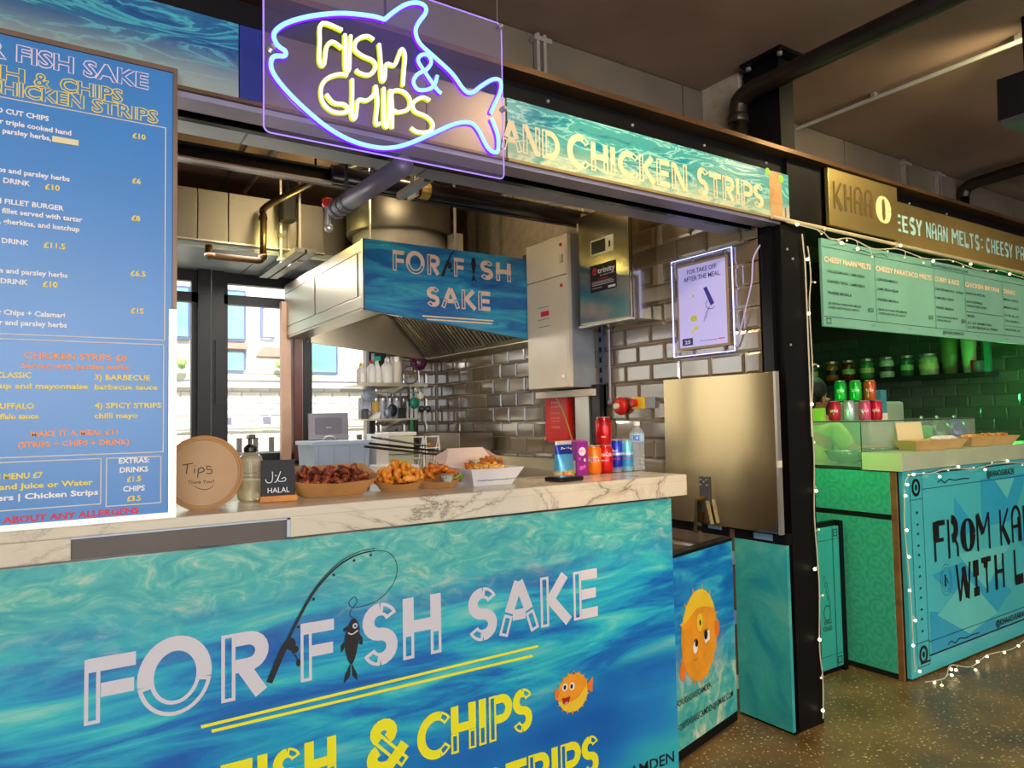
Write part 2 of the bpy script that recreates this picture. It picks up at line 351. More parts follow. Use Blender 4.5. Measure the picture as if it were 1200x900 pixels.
def root(name, loc, label, cat, group=None, rz=0):
    """An Empty at the base of a thing; parts below it are modelled in local coordinates."""
    o = bpy.data.objects.new(name, None); o.empty_display_size = 0.05; COL.objects.link(o); o.location = loc; o.rotation_euler = (0, 0, rz)
    return tag(o, label, cat, group)
def wroot(name, loc, label, cat, group=None):
    """Same, but its parts are modelled in world coordinates."""
    o = root(name, loc, label, cat, group); o['wp'] = 1; return o
def struct(name, mb, mat, **k):
    o = mb.build(name, mat, **k); o['kind'] = 'structure'; return o
def cp(o, parent=None, mats=None):
    c = o.copy(); COL.objects.link(c)
    if parent: c.parent = parent
    for ch in list(o.children): cp(ch, c)
    return c
def B(a, b): return MB().box(a, b)

# ------------------------------------------------------------------ lettering
TC = {}
def glyphs(s, bold=0.0):
    k = (s, bold)
    if k not in TC:
        cu = bpy.data.curves.new('t', 'FONT'); cu.body = s; cu.size = 1; cu.resolution_u = 2; cu.offset = bold; cu.fill_mode = 'FRONT'
        ob = bpy.data.objects.new('t', cu); me = ob.to_mesh()
        vs = [(v.co.x, v.co.y) for v in me.vertices]; fs = [tuple(p.vertices) for p in me.polygons]
        if vs:
            x0 = min(v[0] for v in vs); x1 = max(v[0] for v in vs); vs = [(x-x0, y) for x, y in vs]; w = x1-x0
        else: w = 0
        TC[k] = (vs, fs, w); ob.to_mesh_clear(); bpy.data.objects.remove(ob); bpy.data.curves.remove(cu)
    return TC[k]
class Print:
    """Flat print collected in board coordinates (u to the right, v up)."""
    def __init__(s): s.v = []; s.f = []; s.k = []
    def poly(s, pts):
        n = len(s.v); s.v += list(pts); s.f.append(tuple(range(n, n+len(pts)))); return s
    def rect(s, u0, v0, u1, v1): return s.poly([(u0, v0), (u1, v0), (u1, v1), (u0, v1)])
    def frame(s, u0, v0, u1, v1, t):
        s.rect(u0, v0, u1, v0+t); s.rect(u0, v1-t, u1, v1); s.rect(u0, v0+t, u0+t, v1-t); s.rect(u1-t, v0+t, u1, v1-t); return s
    def text(s, t, u, v, h, width=None, bold=0.0, al='l', sx=1.0):
        """cap height h, baseline at v; width fits the string to that width"""
        vs, fs, w = glyphs(t, bold); k = h/0.70; kx = (width/w if width and w else k*sx); W = w*kx
        u -= {'l': 0, 'c': W/2, 'r': W}[al]; n = len(s.v)
        s.v += [(u+x*kx, v+y*k) for x, y in vs]; s.f += [tuple(i+n for i in f) for f in fs]; return s
    def otext(s, t, u, v, h, width, line, al='l', bold=.03):
        """outlined lettering: ribbons along the boundary of the letters"""
        vs, fs, w = glyphs(t, bold); k = h/.70; kx = width/w; u -= {'l': 0, 'c': width/2, 'r': width}[al]
        cnt = {}
        for f in fs:
            for a, b in zip(f, f[1:]+f[:1]): cnt[(a, b)] = 1
        nx = {a: b for (a, b) in cnt if (b, a) not in cnt}
        while nx:
            a0, b = nx.popitem(); loop = [a0]
            while b in nx: loop.append(b); b = nx.pop(b)
            if len(loop) > 3:
                P = [(u+vs[i][0]*kx, v+vs[i][1]*k) for i in loop]; s.rib(P, line, closed=True)
        return s
    def rib(s, pts, w, closed=False, ws=None):
        k = len(pts); L = []; Rr = []
        for i, p in enumerate(pts):
            a = pts[i-1] if (i > 0 or closed) else p; b = pts[(i+1) % k] if (i < k-1 or closed) else p
            dx, dy = b[0]-a[0], b[1]-a[1]; d = math.hypot(dx, dy) or 1; nx, ny = -dy/d, dx/d; hw = (ws[i] if ws else w)/2
            L.append((p[0]+nx*hw, p[1]+ny*hw)); Rr.append((p[0]-nx*hw, p[1]-ny*hw))
        n = len(s.v); s.v += L+Rr
        for i in range(k if closed else k-1):
            j = (i+1) % k; s.f.append((n+k+i, n+k+j, n+j, n+i))
        return s
    def disc(s, c, rx, ry=None, n=20, a0=0): ry = ry or rx; return s.poly([(c[0]+rx*math.cos(a0+2*math.pi*i/n), c[1]+ry*math.sin(a0+2*math.pi*i/n)) for i in range(n)])
    def map(s, fn): s.v = [fn(*p) for p in s.v]; return s
    def put(s, name, mat, parent, org, U=(1, 0, 0), V=(0, 0, 1), off=0.0):
        """lift off the board along the board normal; the print keeps a hair of thickness"""
        U = Vector(U).normalized(); V = Vector(V).normalized(); Nn = U.cross(V)
        O = Vector(org)+Nn*off; mb = MB()
        # every stroke of vinyl lies a hair above the one before, so overlaps stay clean
        lay_ = [0]*len(s.v); seen = {}; g = 0; par_ = list(range(len(s.v)))
        def fd_(i):
            while par_[i] != i: par_[i] = par_[par_[i]]; i = par_[i]
            return i
        for f_ in s.f:
            for i in f_[1:]: par_[fd_(i)] = fd_(f_[0])
        for i in range(len(s.v)):
            r_ = fd_(i)
            if r_ not in seen: seen[r_] = g % 14; g += 1
            lay_[i] = seen[r_]
        mb.v = [tuple(O+U*a+V*b+Nn*(.00004*lay_[i])) for i, (a, b) in enumerate(s.v)]; mb.f = s.f; mb.m = [0]*len(s.f)
        return mb.build(name, mat, parent)
def arc(cx, cy, rx, ry, a0, a1, n=12): return [(cx+rx*math.cos(R(a0+(a1-a0)*i/n)), cy+ry*math.sin(R(a0+(a1-a0)*i/n))) for i in range(n+1)]
w_ = 0.2
SC = arc(.3, .72, .2, .18, 35, 270, 10)[:-1]+arc(.3, .28, .22, .22, 90, -35, 8)
# strokes: (points, hollow) in a unit-high box; advance width
LG = {
 'F': ([([(.1, 0), (.1, 1)], 1), ([(.04, .9), (.62, .9)], 0), ([(.2, .5), (.6, .5)], 0)], .66),
 'E': ([([(.1, 0), (.1, 1)], 1), ([(.2, .9), (.6, .9)], 0), ([(.2, .5), (.56, .5)], 0), ([(.2, .1), (.6, .1)], 0)], .64),
 'O': ([(arc(.5, .5, .4, .4, -10, 190, 20), 0), (arc(.5, .5, .4, .4, 190, 350, 16), 1)], 1.0),
 'C': ([(arc(.5, .5, .4, .4, 75, 285, 20), 0), (arc(.5, .5, .4, .4, 38, 75, 5), 1), (arc(.5, .5, .4, .4, -75, -38, 5), 1)], .86),
 'R': ([([(.1, 0), (.1, 1)], 1), ([(.2, .9), (.36, .9)]+arc(.38, .7, .2, .2, 80, -90, 9)+[(.2, .5)], 0), ([(.32, .46), (.57, .04)], 0)], .70),
 'P': ([([(.1, 0), (.1, 1)], 1), ([(.2, .9), (.36, .9)]+arc(.38, .68, .22, .22, 80, -90, 9)+[(.2, .46)], 0)], .66),
 'S': ([(arc(.31, .7, .2, .2, 90, 265, 9)+arc(.31, .3, .2, .2, 85, -90, 9)[0:], 0), (arc(.31, .7, .2, .2, 20, 90, 5), 1), (arc(.31, .3, .2, .2, 200, 270, 5), 1)], .62),
 'H': ([([(.1, .5), (.1, 1)], 0), ([(.6, .5), (.6, 1)], 0), ([(.0, .52), (.7, .52)], 0), ([(.1, 0), (.1, .42)], 1), ([(.6, 0), (.6, .42)], 1)], .74),
 'A': ([([(.4, 1), (.18, .42)], 0), ([(.4, 1), (.62, .42)], 0), ([(.26, .36), (.54, .36)], 0), ([(.17, .38), (.05, 0)], 1), ([(.63, .38), (.75, 0)], 1)], .82),
 'K': ([([(.1, 0), (.1, 1)], 1), ([(.2, .48), (.58, .98)], 0), ([(.24, .52), (.66, .02)], 0)], .72),
 'I': ([([(.1, .42), (.1, 1)], 0), ([(.1, 0), (.1, .42)], 1)], .24),
 'T': ([([(.0, .9), (.66, .9)], 0), ([(.33, 0), (.33, .8)], 1)], .66),
 'N': ([([(.1, 0), (.1, 1)], 1), ([(.12, .96), (.62, .04)], 0), ([(.64, 0), (.64, 1)], 1)], .78),
 'D': ([([(.1, 0), (.1, 1)], 1), ([(.2, .9), (.3, .9)]+arc(.32, .5, .36, .4, 85, -85, 14)+[(.2, .1)], 0)], .74),
 'M': ([([(.1, 0), (.1, 1)], 1), ([(.12, .96), (.42, .3), (.72, .96)], 0), ([(.74, 0), (.74, 1)], 1)], .88),
 '&': ([(arc(.3, .76, .14, .16, -60, 240, 12), 0), ([(.2, .66), (.66, .06)], 1), (arc(.3, .27, .2, .19, 120, 300, 10)+[(.56, .3), (.66, .44)], 0)], .74),
}
def logo(p, s, u, v, h, width=None, mode='logo', sp=.06, hs=None, each=None):
    """lettering whose strokes are part solid, part outline. hs: heights per character (small caps)"""
    adv = 0; seq = []
    for i, ch in enumerate(s):
        k = (hs[i] if hs else 1.0)
        if ch == ' ': adv += .32; continue
        seq.append((LG[ch][0], adv, k)); adv += (LG[ch][1]+sp)*k
    kx = width/(adv-sp) if width else h
    for st, ax, k in seq:
        if each: p = Print()
        for pts, hol in st:
            P = [(u+(ax+x*k)*kx, v+y*k*h) for x, y in pts]; W = w_*h*k*(0.5*(1+kx/h))
            if mode == 'solid' or (mode == 'logo' and not hol): p.rib(P, W)
            else:
                t = W*0.26; off(p, P, W, t)
        if each: each(p)
    return p
def off(p, P, W, t):
    k = len(P); L = []; Rr = []
    for i, q in enumerate(P):
        a = P[max(i-1, 0)]; b = P[min(i+1, k-1)]; dx, dy = b[0]-a[0], b[1]-a[1]; d = math.hypot(dx, dy) or 1; nx, ny = -dy/d, dx/d; hw = (W-t)/2
        L.append((q[0]+nx*hw, q[1]+ny*hw)); Rr.append((q[0]-nx*hw, q[1]-ny*hw))
    p.rib(L, t); p.rib(Rr, t)
    for q, e in ((0, 1), (-1, -2)):
        dx, dy = P[e][0]-P[q][0], P[e][1]-P[q][1]; d = math.hypot(dx, dy) or 1; sx, sy = dx/d*t/2, dy/d*t/2
        p.rib([(L[q][0]+sx, L[q][1]+sy), (Rr[q][0]+sx, Rr[q][1]+sy)], t)
def cat(pts, n=6, closed=False):
    """Catmull-Rom through points of any dimension"""
    k = len(pts); out = []
    rng = range(k if closed else k-1)
    for i in rng:
        g = lambda j: pts[j % k] if closed else pts[max(0, min(k-1, j))]
        p0, p1, p2, p3 = g(i-1), g(i), g(i+1), g(i+2)
        for t in range(n):
            t /= n; out.append(tuple(0.5*((2*b)+(-a+c)*t+(2*a-5*b+4*c-d)*t*t+(-a+3*b-3*c+d)*t**3) for a, b, c, d in zip(p0, p1, p2, p3)))
    if not closed: out.append(tuple(pts[-1]))
    return out
# ================================================================== SETTING
struct('floor', B((-6, -6, -0.1), (14, 5.6, 0)), floor_m)
struct('ceiling', B((-6, -6, 3.05), (14, 2.5, 3.25)), ceil_m)
struct('ceiling', B((-2.2, 2.5, 3.05), (14, 5.75, 3.25)), ceil_in)
struct('wall_front', B((-6, -6.2, 0), (14, -6, 3.05)), hallwall)
struct('wall_hall_left', B((-6.2, -6, 0), (-6, 5.6, 3.05)), hallwall)
struct('wall_hall_right', B((14, -6, 0), (14.2, 5.6, 3.05)), hallwall)
struct('wall_left', B((-2.2, 2.0, 0), (-2.0, 5.75, 3.05)), hallwall)
# wall sheets above the stall beam, one panel each
wu = struct('wall_upper', B((-4, 2.42, 2.56), (9, 2.46, 3.05)), greywall)
xs = [-4, -2.6, -1.6, -0.7, 0.2, 1.04, 1.72, 2.62, 3.35, 4.0, 4.72, 5.4, 6.2, 7.0, 8.0, 9.0]
for a, b in zip(xs, xs[1:]): MB().bbox((a+.004, 2.402, 2.57), (b-.004, 2.42, 3.045), .004).build('panel', greywall, wu)
# right wall of the kitchen: brick bond of bevelled tiles
def bevel_tile(mb, w, h, d=0.008, e=0.013):
    """face in the y-z plane, looking towards -x"""
    y, z = w/2, h/2
    return mb.add([(0, -y, -z), (0, y, -z), (0, y, z), (0, -y, z), (-d*.5, -y, -z), (-d*.5, y, -z), (-d*.5, y, z), (-d*.5, -y, z), (-d, -y+e, -z+e), (-d, y-e, -z+e), (-d, y-e, z-e), (-d, -y+e, z-e)],
        [(0, 1, 5, 4), (1, 2, 6, 5), (2, 3, 7, 6), (3, 0, 4, 7), (4, 5, 9, 8), (5, 6, 10, 9), (6, 7, 11, 10), (7, 4, 8, 11), (8, 9, 10, 11)])
wr = struct('wall_right', B((2.76, 2.18, 0), (2.84, 5.62, 3.05)), grout_m)
meshes = {}
def tile(key, w, h, mat):
    if key not in meshes:
        o = bevel_tile(MB(), w, h).build('tile', mat); meshes[key] = o.data; bpy.data.objects.remove(o)
    return meshes[key]
rnd = random.Random(5)
def lay(parent, x, y0, y1, z0, z1, ofs, mat, key, flip=False, skip=None):
    r = 0; z = z0
    while z+.1 < z1+.001:
        y = ofs - (0.1025 if r % 2 else 0)
        while y > y0: y -= .205
        while y < y1:
            a, b = max(y+.0025, y0), min(y+.2025, y1)
            if b-a > .02 and not (skip and skip((a+b)/2, z+.05)):
                w = round(b-a, 3); o = bpy.data.objects.new('tile', tile((key, w), w, .1, mat)); COL.objects.link(o); o.parent = parent
                if flip: o.rotation_euler = (0, 0, R(90)); o.location = ((a+b)/2, x, z+.05)
                else: o.location = (x, (a+b)/2, z+.05)
                o.rotation_euler.x += rnd.uniform(-.004, .004); o.rotation_euler.y += rnd.uniform(-.006, .006)
            y += .205
        z += .105; r += 1
def hid(y, z):
    if 3.30 < y < 3.72 and z > 1.62: return True
    if 2.78 < y < 3.12 and 1.98 < z < 2.5: return True
    if y < 2.64 and .88 < z < 1.58: return True
    if y > 4.0 and z > 1.93: return True
    return z < 1.05 and y > 2.9
lay(wr, 2.76, 2.10, 5.355, .548, 2.62, 2.195, tile_m, 'g', skip=hid)
struct('wall_back', MB().box((2.2, 5.37, 0), (2.84, 5.62, 2.5)).box((-2, 5.37, 0), (2.2, 5.62, 1.10)).box((-2, 5.37, 2.5), (2.84, 5.62, 3.05)).box((-2.0, 5.37, 1.10), (-1.7, 5.62, 2.5)), grout_m)
wb = bpy.data.objects['wall_back']
lay(wb, 5.37, 2.2, 2.75, 1.178, 1.99, 2.75, tile_m, 'g', flip=True)
struct('baseboard_back', B((-2, 5.33, 1.10), (2.2, 5.40, 1.128)), winframe)
# windows in the back wall
def window(name, x0, x1):
    f = MB(); t = .05
    f.box((x0, 5.36, 1.13), (x1, 5.42, 1.19)).box((x0, 5.36, 2.42), (x1, 5.42, 2.5)).box((x0, 5.36, 2.27), (x1, 5.42, 2.34))
    f.box((x0, 5.36, 1.19), (x0+t, 5.42, 2.42)).box((x1-t, 5.36, 1.19), (x1, 5.42, 2.42))
    o = struct(name, f, winframe)
    B((x0+t, 5.385, 1.19), (x1-t, 5.391, 2.27)).build('pane', glass_m, o); B((x0+t, 5.385, 2.34), (x1-t, 5.391, 2.42)).build('pane', glass_m, o)
    return o
window('window_1', -0.35, .89); window('window_2', 1.03, 1.58); window('window_3', 1.64, 2.20)
m = struct('trim_1', MB().box((.875, 5.30, 1.10), (.955, 5.37, 2.5)).box((.965, 5.31, 1.10), (1.045, 5.37, 2.5)).box((.985, 5.295, 1.55), (1.03, 5.31, 2.0)), winframe)
m = struct('trim_2', MB().box((1.575, 5.27, 1.10), (1.655, 5.37, 2.5)), winframe)
struct('trim_3', B((1.51, 5.20, 1.13), (1.568, 5.30, 2.40)), plain('oxblood_post', '#5c2a22', .4, 0, .15, 5))
struct('trim_4', B((1.568, 5.22, 1.13), (1.575, 5.30, 2.40)), alu)
struct('trim_5', B((1.43, 5.24, 1.13), (1.495, 5.30, 2.30)), plain('peach_reveal', '#b5917c', .4, 0, .1, 4))
# soffit of flat panels over the windows
sf = struct('ceiling_soffit', B((-2, 4.66, 2.515), (2.76, 5.36, 2.54)), soffit_m)
for i in range(9): MB().bbox((-1.95+i*.52, 4.665, 2.498), (-1.95+i*.52+.512, 5.355, 2.515), .003).build('panel', soffit_m, sf)
# ================================================================== BEAM, COLUMNS
beam = wroot('steel_beam', (0, 2.15, 2.3), 'long black steel beam with brown top flange running above all the shop signs', 'beam')
MB().box((-4, 2.02, 2.312), (9, 2.30, 2.590)).build('web', black, beam)
MB().box((-4, 1.95, 2.592), (9, 2.36, 2.612)).build('flange', flange, beam)
bolt = MB()
for x in [1.5+.41*i for i in range(8)]: bolt.lathe([(.006, 0), (.006, -.006), (.003, -.008)], (x, 2.02, 2.55), 8, 'y')
bolt.build('bolt_row', grey_m, beam)['kind'] = 'stuff'
lt = wroot('lintel_channel', (0, 2.04, 2.2), 'grey-violet steel channel under the signs, above the serving hatch', 'lintel')
MB().box((-4, 2.0, 2.272), (2.80, 2.083, 2.287)).build('channel', lintel_m, lt)
MB().box((-4, 2.128, 2.270), (2.80, 2.155, 2.290)).build('rail', blackgloss, lt)
MB().box((-2.2, 1.988, 2.288), (1.305, 2.0, 2.2975)).build('trim_strip', flange, lt)
sp = struct('ceiling_hatch', B((-2, 2.156, 2.296), (2.76, 2.30, 2.31)), soffit_m)
for i in range(8): MB().bbox((-1.9+i*.6, 2.158, 2.283), (-1.9+i*.6+.594, 2.285, 2.296), .002).build('panel', soffit_m if i < 5 else plain('blue_grey_soffit', '#8890a4', .4, 0, .05), sp)
c = wroot('steel_column', (2.88, 2.09, 0), 'black steel column between the two stalls, standing on the aggregate floor', 'column')
MB().box((2.792, 2.0, 0), (2.976, 2.03, 2.285)).box((2.792, 2.03, 0), (2.82, 2.18, 2.285)).box((2.95, 2.03, 0), (2.976, 2.18, 2.285)).build('casing', black, c)
MB().box((2.765, 2.04, .9), (2.79, 2.10, 2.28)).build('channel', blackgloss, c)
for z in (2.56, 2.36): MB().lathe([(.008, 0), (.008, -.006), (.004, -.009)], (2.90, 2.02, z), 8, 'y').build('bolt', alu, c)
for x, z in ((2.83, 1.72), (2.83, 2.16), (2.87, 2.12)): MB().lathe([(.006, 0), (.006, -.006), (.003, -.008)], (x, 2.0, z), 8, 'y').build('bolt', alu, c)
MB().box((2.853, 1.998, 2.282), (3.122, 2.02, 2.59)).build('plate', black, c)
MB().tube([(2.945, 1.985, z) for z in (1.3, 2.1)]+[(2.93, 1.985, 2.24)], .0035, 6).build('cable', wire_m, c)
c = wroot('column_head', (2.82, 2.05, 2.614), 'black steel column head bolted to the ceiling, behind the bent drain pipe', 'column')
MB().box((2.766, 1.96, 2.614), (2.867, 1.972, 3.03)).box((2.766, 2.138, 2.614), (2.867, 2.15, 3.03)).box((2.766, 1.972, 2.614), (2.778, 2.138, 3.03)).build('stanchion', black, c)
MB().box((2.752, 2.15, 2.614), (2.77, 2.20, 2.93)).build('stiffener', black, c)
MB().box((2.708, 1.905, 3.032), (2.915, 2.125, 3.048)).build('cap_plate', black, c)
for x, y in ((2.735, 1.93), (2.89, 1.93), (2.735, 2.10), (2.89, 2.10)): MB().lathe([(.013, 0), (.013, -.012), (.006, -.016)], (x, y, 3.03), 8).build('bolt', alu, c)
# ================================================================== SIGN BOARDS OVER THE HATCH
def board(name, a, b, mat, label, cat_, **k):
    o = MB().bbox(a, b, .002).build(name, mat); return tag(o, label, cat_, k.get('group'))
o = board('fascia_board', (-2.2, 1.995, 2.298), (.43, 2.018, 2.508), w_deep, 'ocean print panel above the blue menu board', 'sign')
board('fascia_board', (.432, 1.995, 2.298), (.492, 2.018, 2.508), plain('dark_blue_print', '#1c2f86', .4, 0, .1), 'narrow dark blue panel beside the left edge of the neon sign', 'sign')
for a, b, t in ((.494, 1.0, 'brown-grey metal panel behind the glowing FISH letters'), (1.002, 1.303, 'brown-grey metal panel behind the tail of the neon fish')):
    board('fascia_board', (a, 1.995, 2.298), (b, 2.018, 2.508), platem, t, 'panel')
fs = board('fascia_sign', (1.306, 1.992, 2.296), (2.853, 2.018, 2.508), w_fascia, 'turquoise water sign reading AND CHICKEN STRIPS under the black beam', 'sign')
MB().box((1.306, 1.986, 2.286), (2.853, 1.998, 2.296)).build('trim_strip', plain('yellowed_strip', '#a8935c', .4, .3, .1), fs)
ea = lambda q: q.put('letter', creamprint, fs, (0, 1.992, 0), off=.002)
for a_ in (('AND', 1.282, 2.325, .104, .242), ('C', 1.563, 2.312, .132, .098), ('HICKEN', 1.672, 2.320, .108, .512), ('S', 2.24, 2.314, .126, .066), ('TRIPS', 2.312, 2.320, .108, .355)): logo(None, *a_, each=ea)
p = Print(); p.rect(2.712, 2.30, 2.80, 2.505); p.put('sticker', plain('tan_print', '#c9a468', .6, 0, .1), fs, (0, 1.992, 0), off=.001)
p = Print(); p.disc((2.70, 2.498), .016); p.disc((2.795, 2.480), .018); p.put('leaf_print', plain('lime_print', '#9ad82a', .5, 0, 0), fs, (0, 1.992, 0), off=.003)
p = Print(); p.disc((2.765, 2.405), .026, .03); p.disc((2.74, 2.375), .014); p.disc((2.785, 2.372), .014); p.rect(2.745, 2.36, 2.785, 2.385); p.put('figure_print', plain('apricot_print', '#e6a05c', .5, 0, .1), fs, (0, 1.992, 0), off=.004)
p = Print(); p.rect(2.816, 2.30, 2.826, 2.35); p.put('red_print', redprint, fs, (0, 1.992, 0), off=.002)
# ================================================================== NEON FISH SIGN
neon = wroot('neon_sign', (.785, 1.75, 2.12), 'glowing neon fish outline with FISH & CHIPS lettering on clear acrylic', 'sign')
a = []
for cx, cz, s0 in ((1.118, 2.592, 90), (.46, 2.592, 180)): pass
def rrect(x0, z0, x1, z1, r, n=4):
    P = []
    for cx, cz, a0 in ((x1-r, z1-r, 0), (x0+r, z1-r, 90), (x0+r, z0+r, 180), (x1-r, z0+r, 270)): P += arc(cx, cz, r, r, a0, a0+90, n)
    return P
out = rrect(.436, 2.122, 1.134, 2.598, .016)
MB().prism(out, 1, 1.750, 1.755).build('acrylic_panel', acrylic, neon)
MB().tube([(x, 1.7525, z) for x, z in out], .0022, 5, closed=True).build('panel_edge', acr_edge, neon)
for x, z in ((.452, 2.33), (1.12, 2.578), (1.128, 2.33), (.452, 2.585)): MB().lathe([(.008, 0), (.008, -.02), (.004, -.024)], (x, 1.750, z), 8, 'y').build('standoff', alu, neon)
def npx(u, v):   # drawing of the tubing -> sign plane
    w = -0.000163671*u+1.53292e-05*v+1
    return ((.000434484*u+5.68658e-06*v+.414452)/w, (-.000240273*u-.000496982*v+2.43767)/w)
def ntube(name, pts, col, jacket, n=5, r=.0062, closed=False, par=neon):
    P = [npx(*q) for q in pts]; P = cat(P, n, closed) if n > 1 else P
    MB().tube([(x, 1.7365, z) for x, z in P], r, 7, closed).build(name, col, par, smooth=True)
    MB().tube([(x, 1.7455, z) for x, z in P], r*1.25, 6, closed).build('tube_jacket', jacket, par, smooth=True)
fish = [(602,92),(540,75),(400,62),(260,75),(150,105),(95,140),(84,175),(105,215),(138,240),(132,262),(88,264),(70,290),(80,340),(135,415),(230,510),(340,600),(450,660),(560,690),(640,692),(720,672),(830,625),(930,582),(1000,575),(1040,605),(1085,690),(1120,715),(1135,700),(1134,640),(1118,590),(1103,555)]
ntube('fish_outline_tube', fish, neon_b, neon_sk, 5, .0058)
fish2 = [(602,92),(640,60),(700,22),(755,12),(792,28),(795,60),(760,110),(748,150),(770,205),(840,270),(920,345),(975,420),(1010,435),(1060,400),(1110,372),(1145,380),(1145,430),(1118,490),(1100,530)]
ntube('fish_outline_tube', fish2, neon_b, neon_sk, 5, .0058)
ntube('ampersand_tube', [(868,438),(845,415),(790,335),(760,285),(775,258),(805,258),(822,290),(800,325),(755,350),(738,385),(760,420),(805,420),(835,400),(850,355)], neon_b, neon_sk, 4, .0052)
L = {
 'F': [(405,140),(310,108),(300,200),(298,290),(320,300),(332,220),(360,195),(405,225)],
 'I': [(418,160),(418,240),(420,320),(437,325),(440,240),(445,165)],
 'S': [(553,185),(520,168),(475,185),(465,230),(500,260),(552,285),(560,320),(530,350),(485,340),(470,325)],
 'H': [(578,205),(585,280),(588,370),(604,368),(612,300),(650,305),(672,255),(685,228),(700,260),(695,330),(690,400)],
 'C': [(430,350),(385,348),(330,370),(305,420),(318,485),(370,525),(430,522),(418,490),(365,480),(330,440)],
 'h': [(452,370),(452,450),(450,545),(468,548),(480,470),(520,470),(555,440),(562,400),(570,480),(562,575),(582,578)],
 'i': [(600,410),(600,490),(602,580),(618,588),(625,500),(630,420)],
 'P': [(640,600),(640,500),(640,430),(690,428),(722,465),(715,510),(665,525),(648,515)],
 's': [(815,470),(780,455),(740,480),(745,520),(800,545),(830,580),(815,615),(760,618),(728,598)]}
for k, pts in L.items(): ntube('letter_tube', pts, neon_y, neon_ysk, 4, .0047)
MB().tube([(1.12, 1.7525, 2.598), (1.12, 1.7525, 3.05)], .0015, 5).tube([(.47, 1.7525, 2.598), (.47, 1.7525, 3.05)], .0015, 5).build('hanging_wire', alu, neon)
# ================================================================== MENU BOARD
mn = wroot('menu_board', (.09, 1.98, 1.178), 'tall blue menu board with prices standing on the marble counter', 'menu board')
MB().box((-.62, 1.962, 1.19), (.262, 1.985, 2.315)).build('board', board_m, mn)
MB().box((-.63, 1.956, 2.312), (.272, 1.99, 2.324)).box((.262, 1.956, 1.70), (.272, 1.99, 2.312)).build('frame', brownalu, mn)
MB().box((-.63, 1.956, 1.178), (.272, 1.99, 1.192)).box((.254, 1.956, 1.192), (.272, 1.99, 1.70)).build('edge_strip', alu, mn)
def mput(p, n, m, off=.0015): p.put(n, m, mn, (0, 1.962, 0), off=off)
p = Print(); p.otext('FOR', -.087, 2.256, .038, .125, .0028, 'r'); p.otext('FISH SAKE', -.068, 2.256, .038, .273, .0028); mput(p, 'title_lettering', pinkprint)
p = Print(); p.otext('FISH', -.052, 2.208, .031, .13, .0026, 'r'); p.otext('&', -.034, 2.208, .030, .031, .0024); p.otext('CHIPS', .017, 2.208, .031, .131, .0026)
p.otext('CHICKEN', .066, 2.174, .030, .195, .0026, 'r'); p.otext('STRIPS', .083, 2.173, .030, .144, .0026); mput(p, 'title_lettering', goldprint)
p = Print(); p.frame(-.6, 1.620, .246, 2.166, .0025); p.frame(-.6, 1.341, .244, 1.611, .0025); p.frame(-.6, 1.223, .110, 1.333, .0025); p.frame(.119, 1.216, .239, 1.333, .0025); mput(p, 'border_lines', plain('pale_line', '#d9cfc0', .5, 0, 0))
W = Print(); Y = Print(); O = Print(); bd = .03
for t, ur, v in (('HAND CUT CHIPS', -.004, 2.128), ('Our triple cooked hand', .041, 2.103), ('cut with parsley herbs,', .001, 2.082), ('Our chips and parsley herbs', .039, 1.991), ('CHIPS + DRINK', -.038, 1.967), ('FISH FILLET BURGER', .028, 1.919), ('Our fillet served with tartar', .066, 1.897), ('sauce, gherkins, and ketchup', .060, 1.873), ('CHIPS + DRINK', -.039, 1.828),
                 ('Our wings and parsley herbs', .037, 1.760), ('CHIPS + DRINK', -.040, 1.736), ('Fish + Chips + Calamari', .033, 1.665), ('tartar and parsley herbs', .037, 1.642)): W.text(t, ur, v, .0115, bold=bd, al='r', sx=1.02)
for t, u, v in (('£10', .17, 2.124), ('£6', .17, 2.010), ('£10', -.010, 1.965), ('£8', .169, 1.916), ('£11.5', -.011, 1.827), ('£6.5', .168, 1.778), ('£10', -.012, 1.735), ('£15', .169, 1.685)): Y.text(t, u, v, .0130, bold=bd, sx=1.05)
O.text('CHICKEN STRIPS £8', .0575, 1.567, .014, .207, bd, 'c'); O.text('Served with parsley herbs', .058, 1.545, .012, .218, bd, 'c')
Y.text('1) CLASSIC', -.031, 1.522, .0125, bold=bd, al='r'); Y.text('ketchup and mayonnaise', .081, 1.498, .0120, .22, bd, 'r'); Y.text('3) BARBECUE', .094, 1.520, .0125, .119, bd); Y.text('barbecue sauce', .094, 1.497, .0120, .135, bd)
Y.text('2) BUFFALO', -.025, 1.452, .0125, bold=bd, al='r'); Y.text('buffalo sauce', -.016, 1.429, .0120, bold=bd, al='r'); Y.text('4) SPICY STRIPS', .094, 1.452, .0125, .144, bd); Y.text('chilli mayo', .094, 1.428, .0120, .092, bd)
O.text('MAKE IT A MEAL £11', .056, 1.388, .0125, .174, bd, 'c'); O.text('(STRIPS + CHIPS + DRINK)', .057, 1.364, .0125, .222, bd, 'c')
Y.text('KIDS MENU £7', -.007, 1.294, .0125, bold=bd, al='r'); Y.text('Chips and Juice or Water', .093, 1.271, .0125, .24, bd, 'r'); W.text('Fish Fingers | Chicken Strips', .104, 1.247, .0125, .28, bd, 'r')
for t, v, P_ in (('EXTRAS:', 1.318, W), ('DRINKS', 1.296, W), ('£1.5', 1.273, Y), ('CHIPS', 1.250, W), ('£3.5', 1.226, Y)): P_.text(t, .179, v, .0125, bold=bd, al='c')
mput(W, 'lettering', whiteprint); mput(Y, 'price_lettering', goldprint); mput(O, 'heading_lettering', orangeprint)
p = Print(); p.text('PLEASE ASK ABOUT ANY ALLERGENS', .19, 1.196, .014, .40, bd, 'r'); mput(p, 'warning_lettering', redprint)
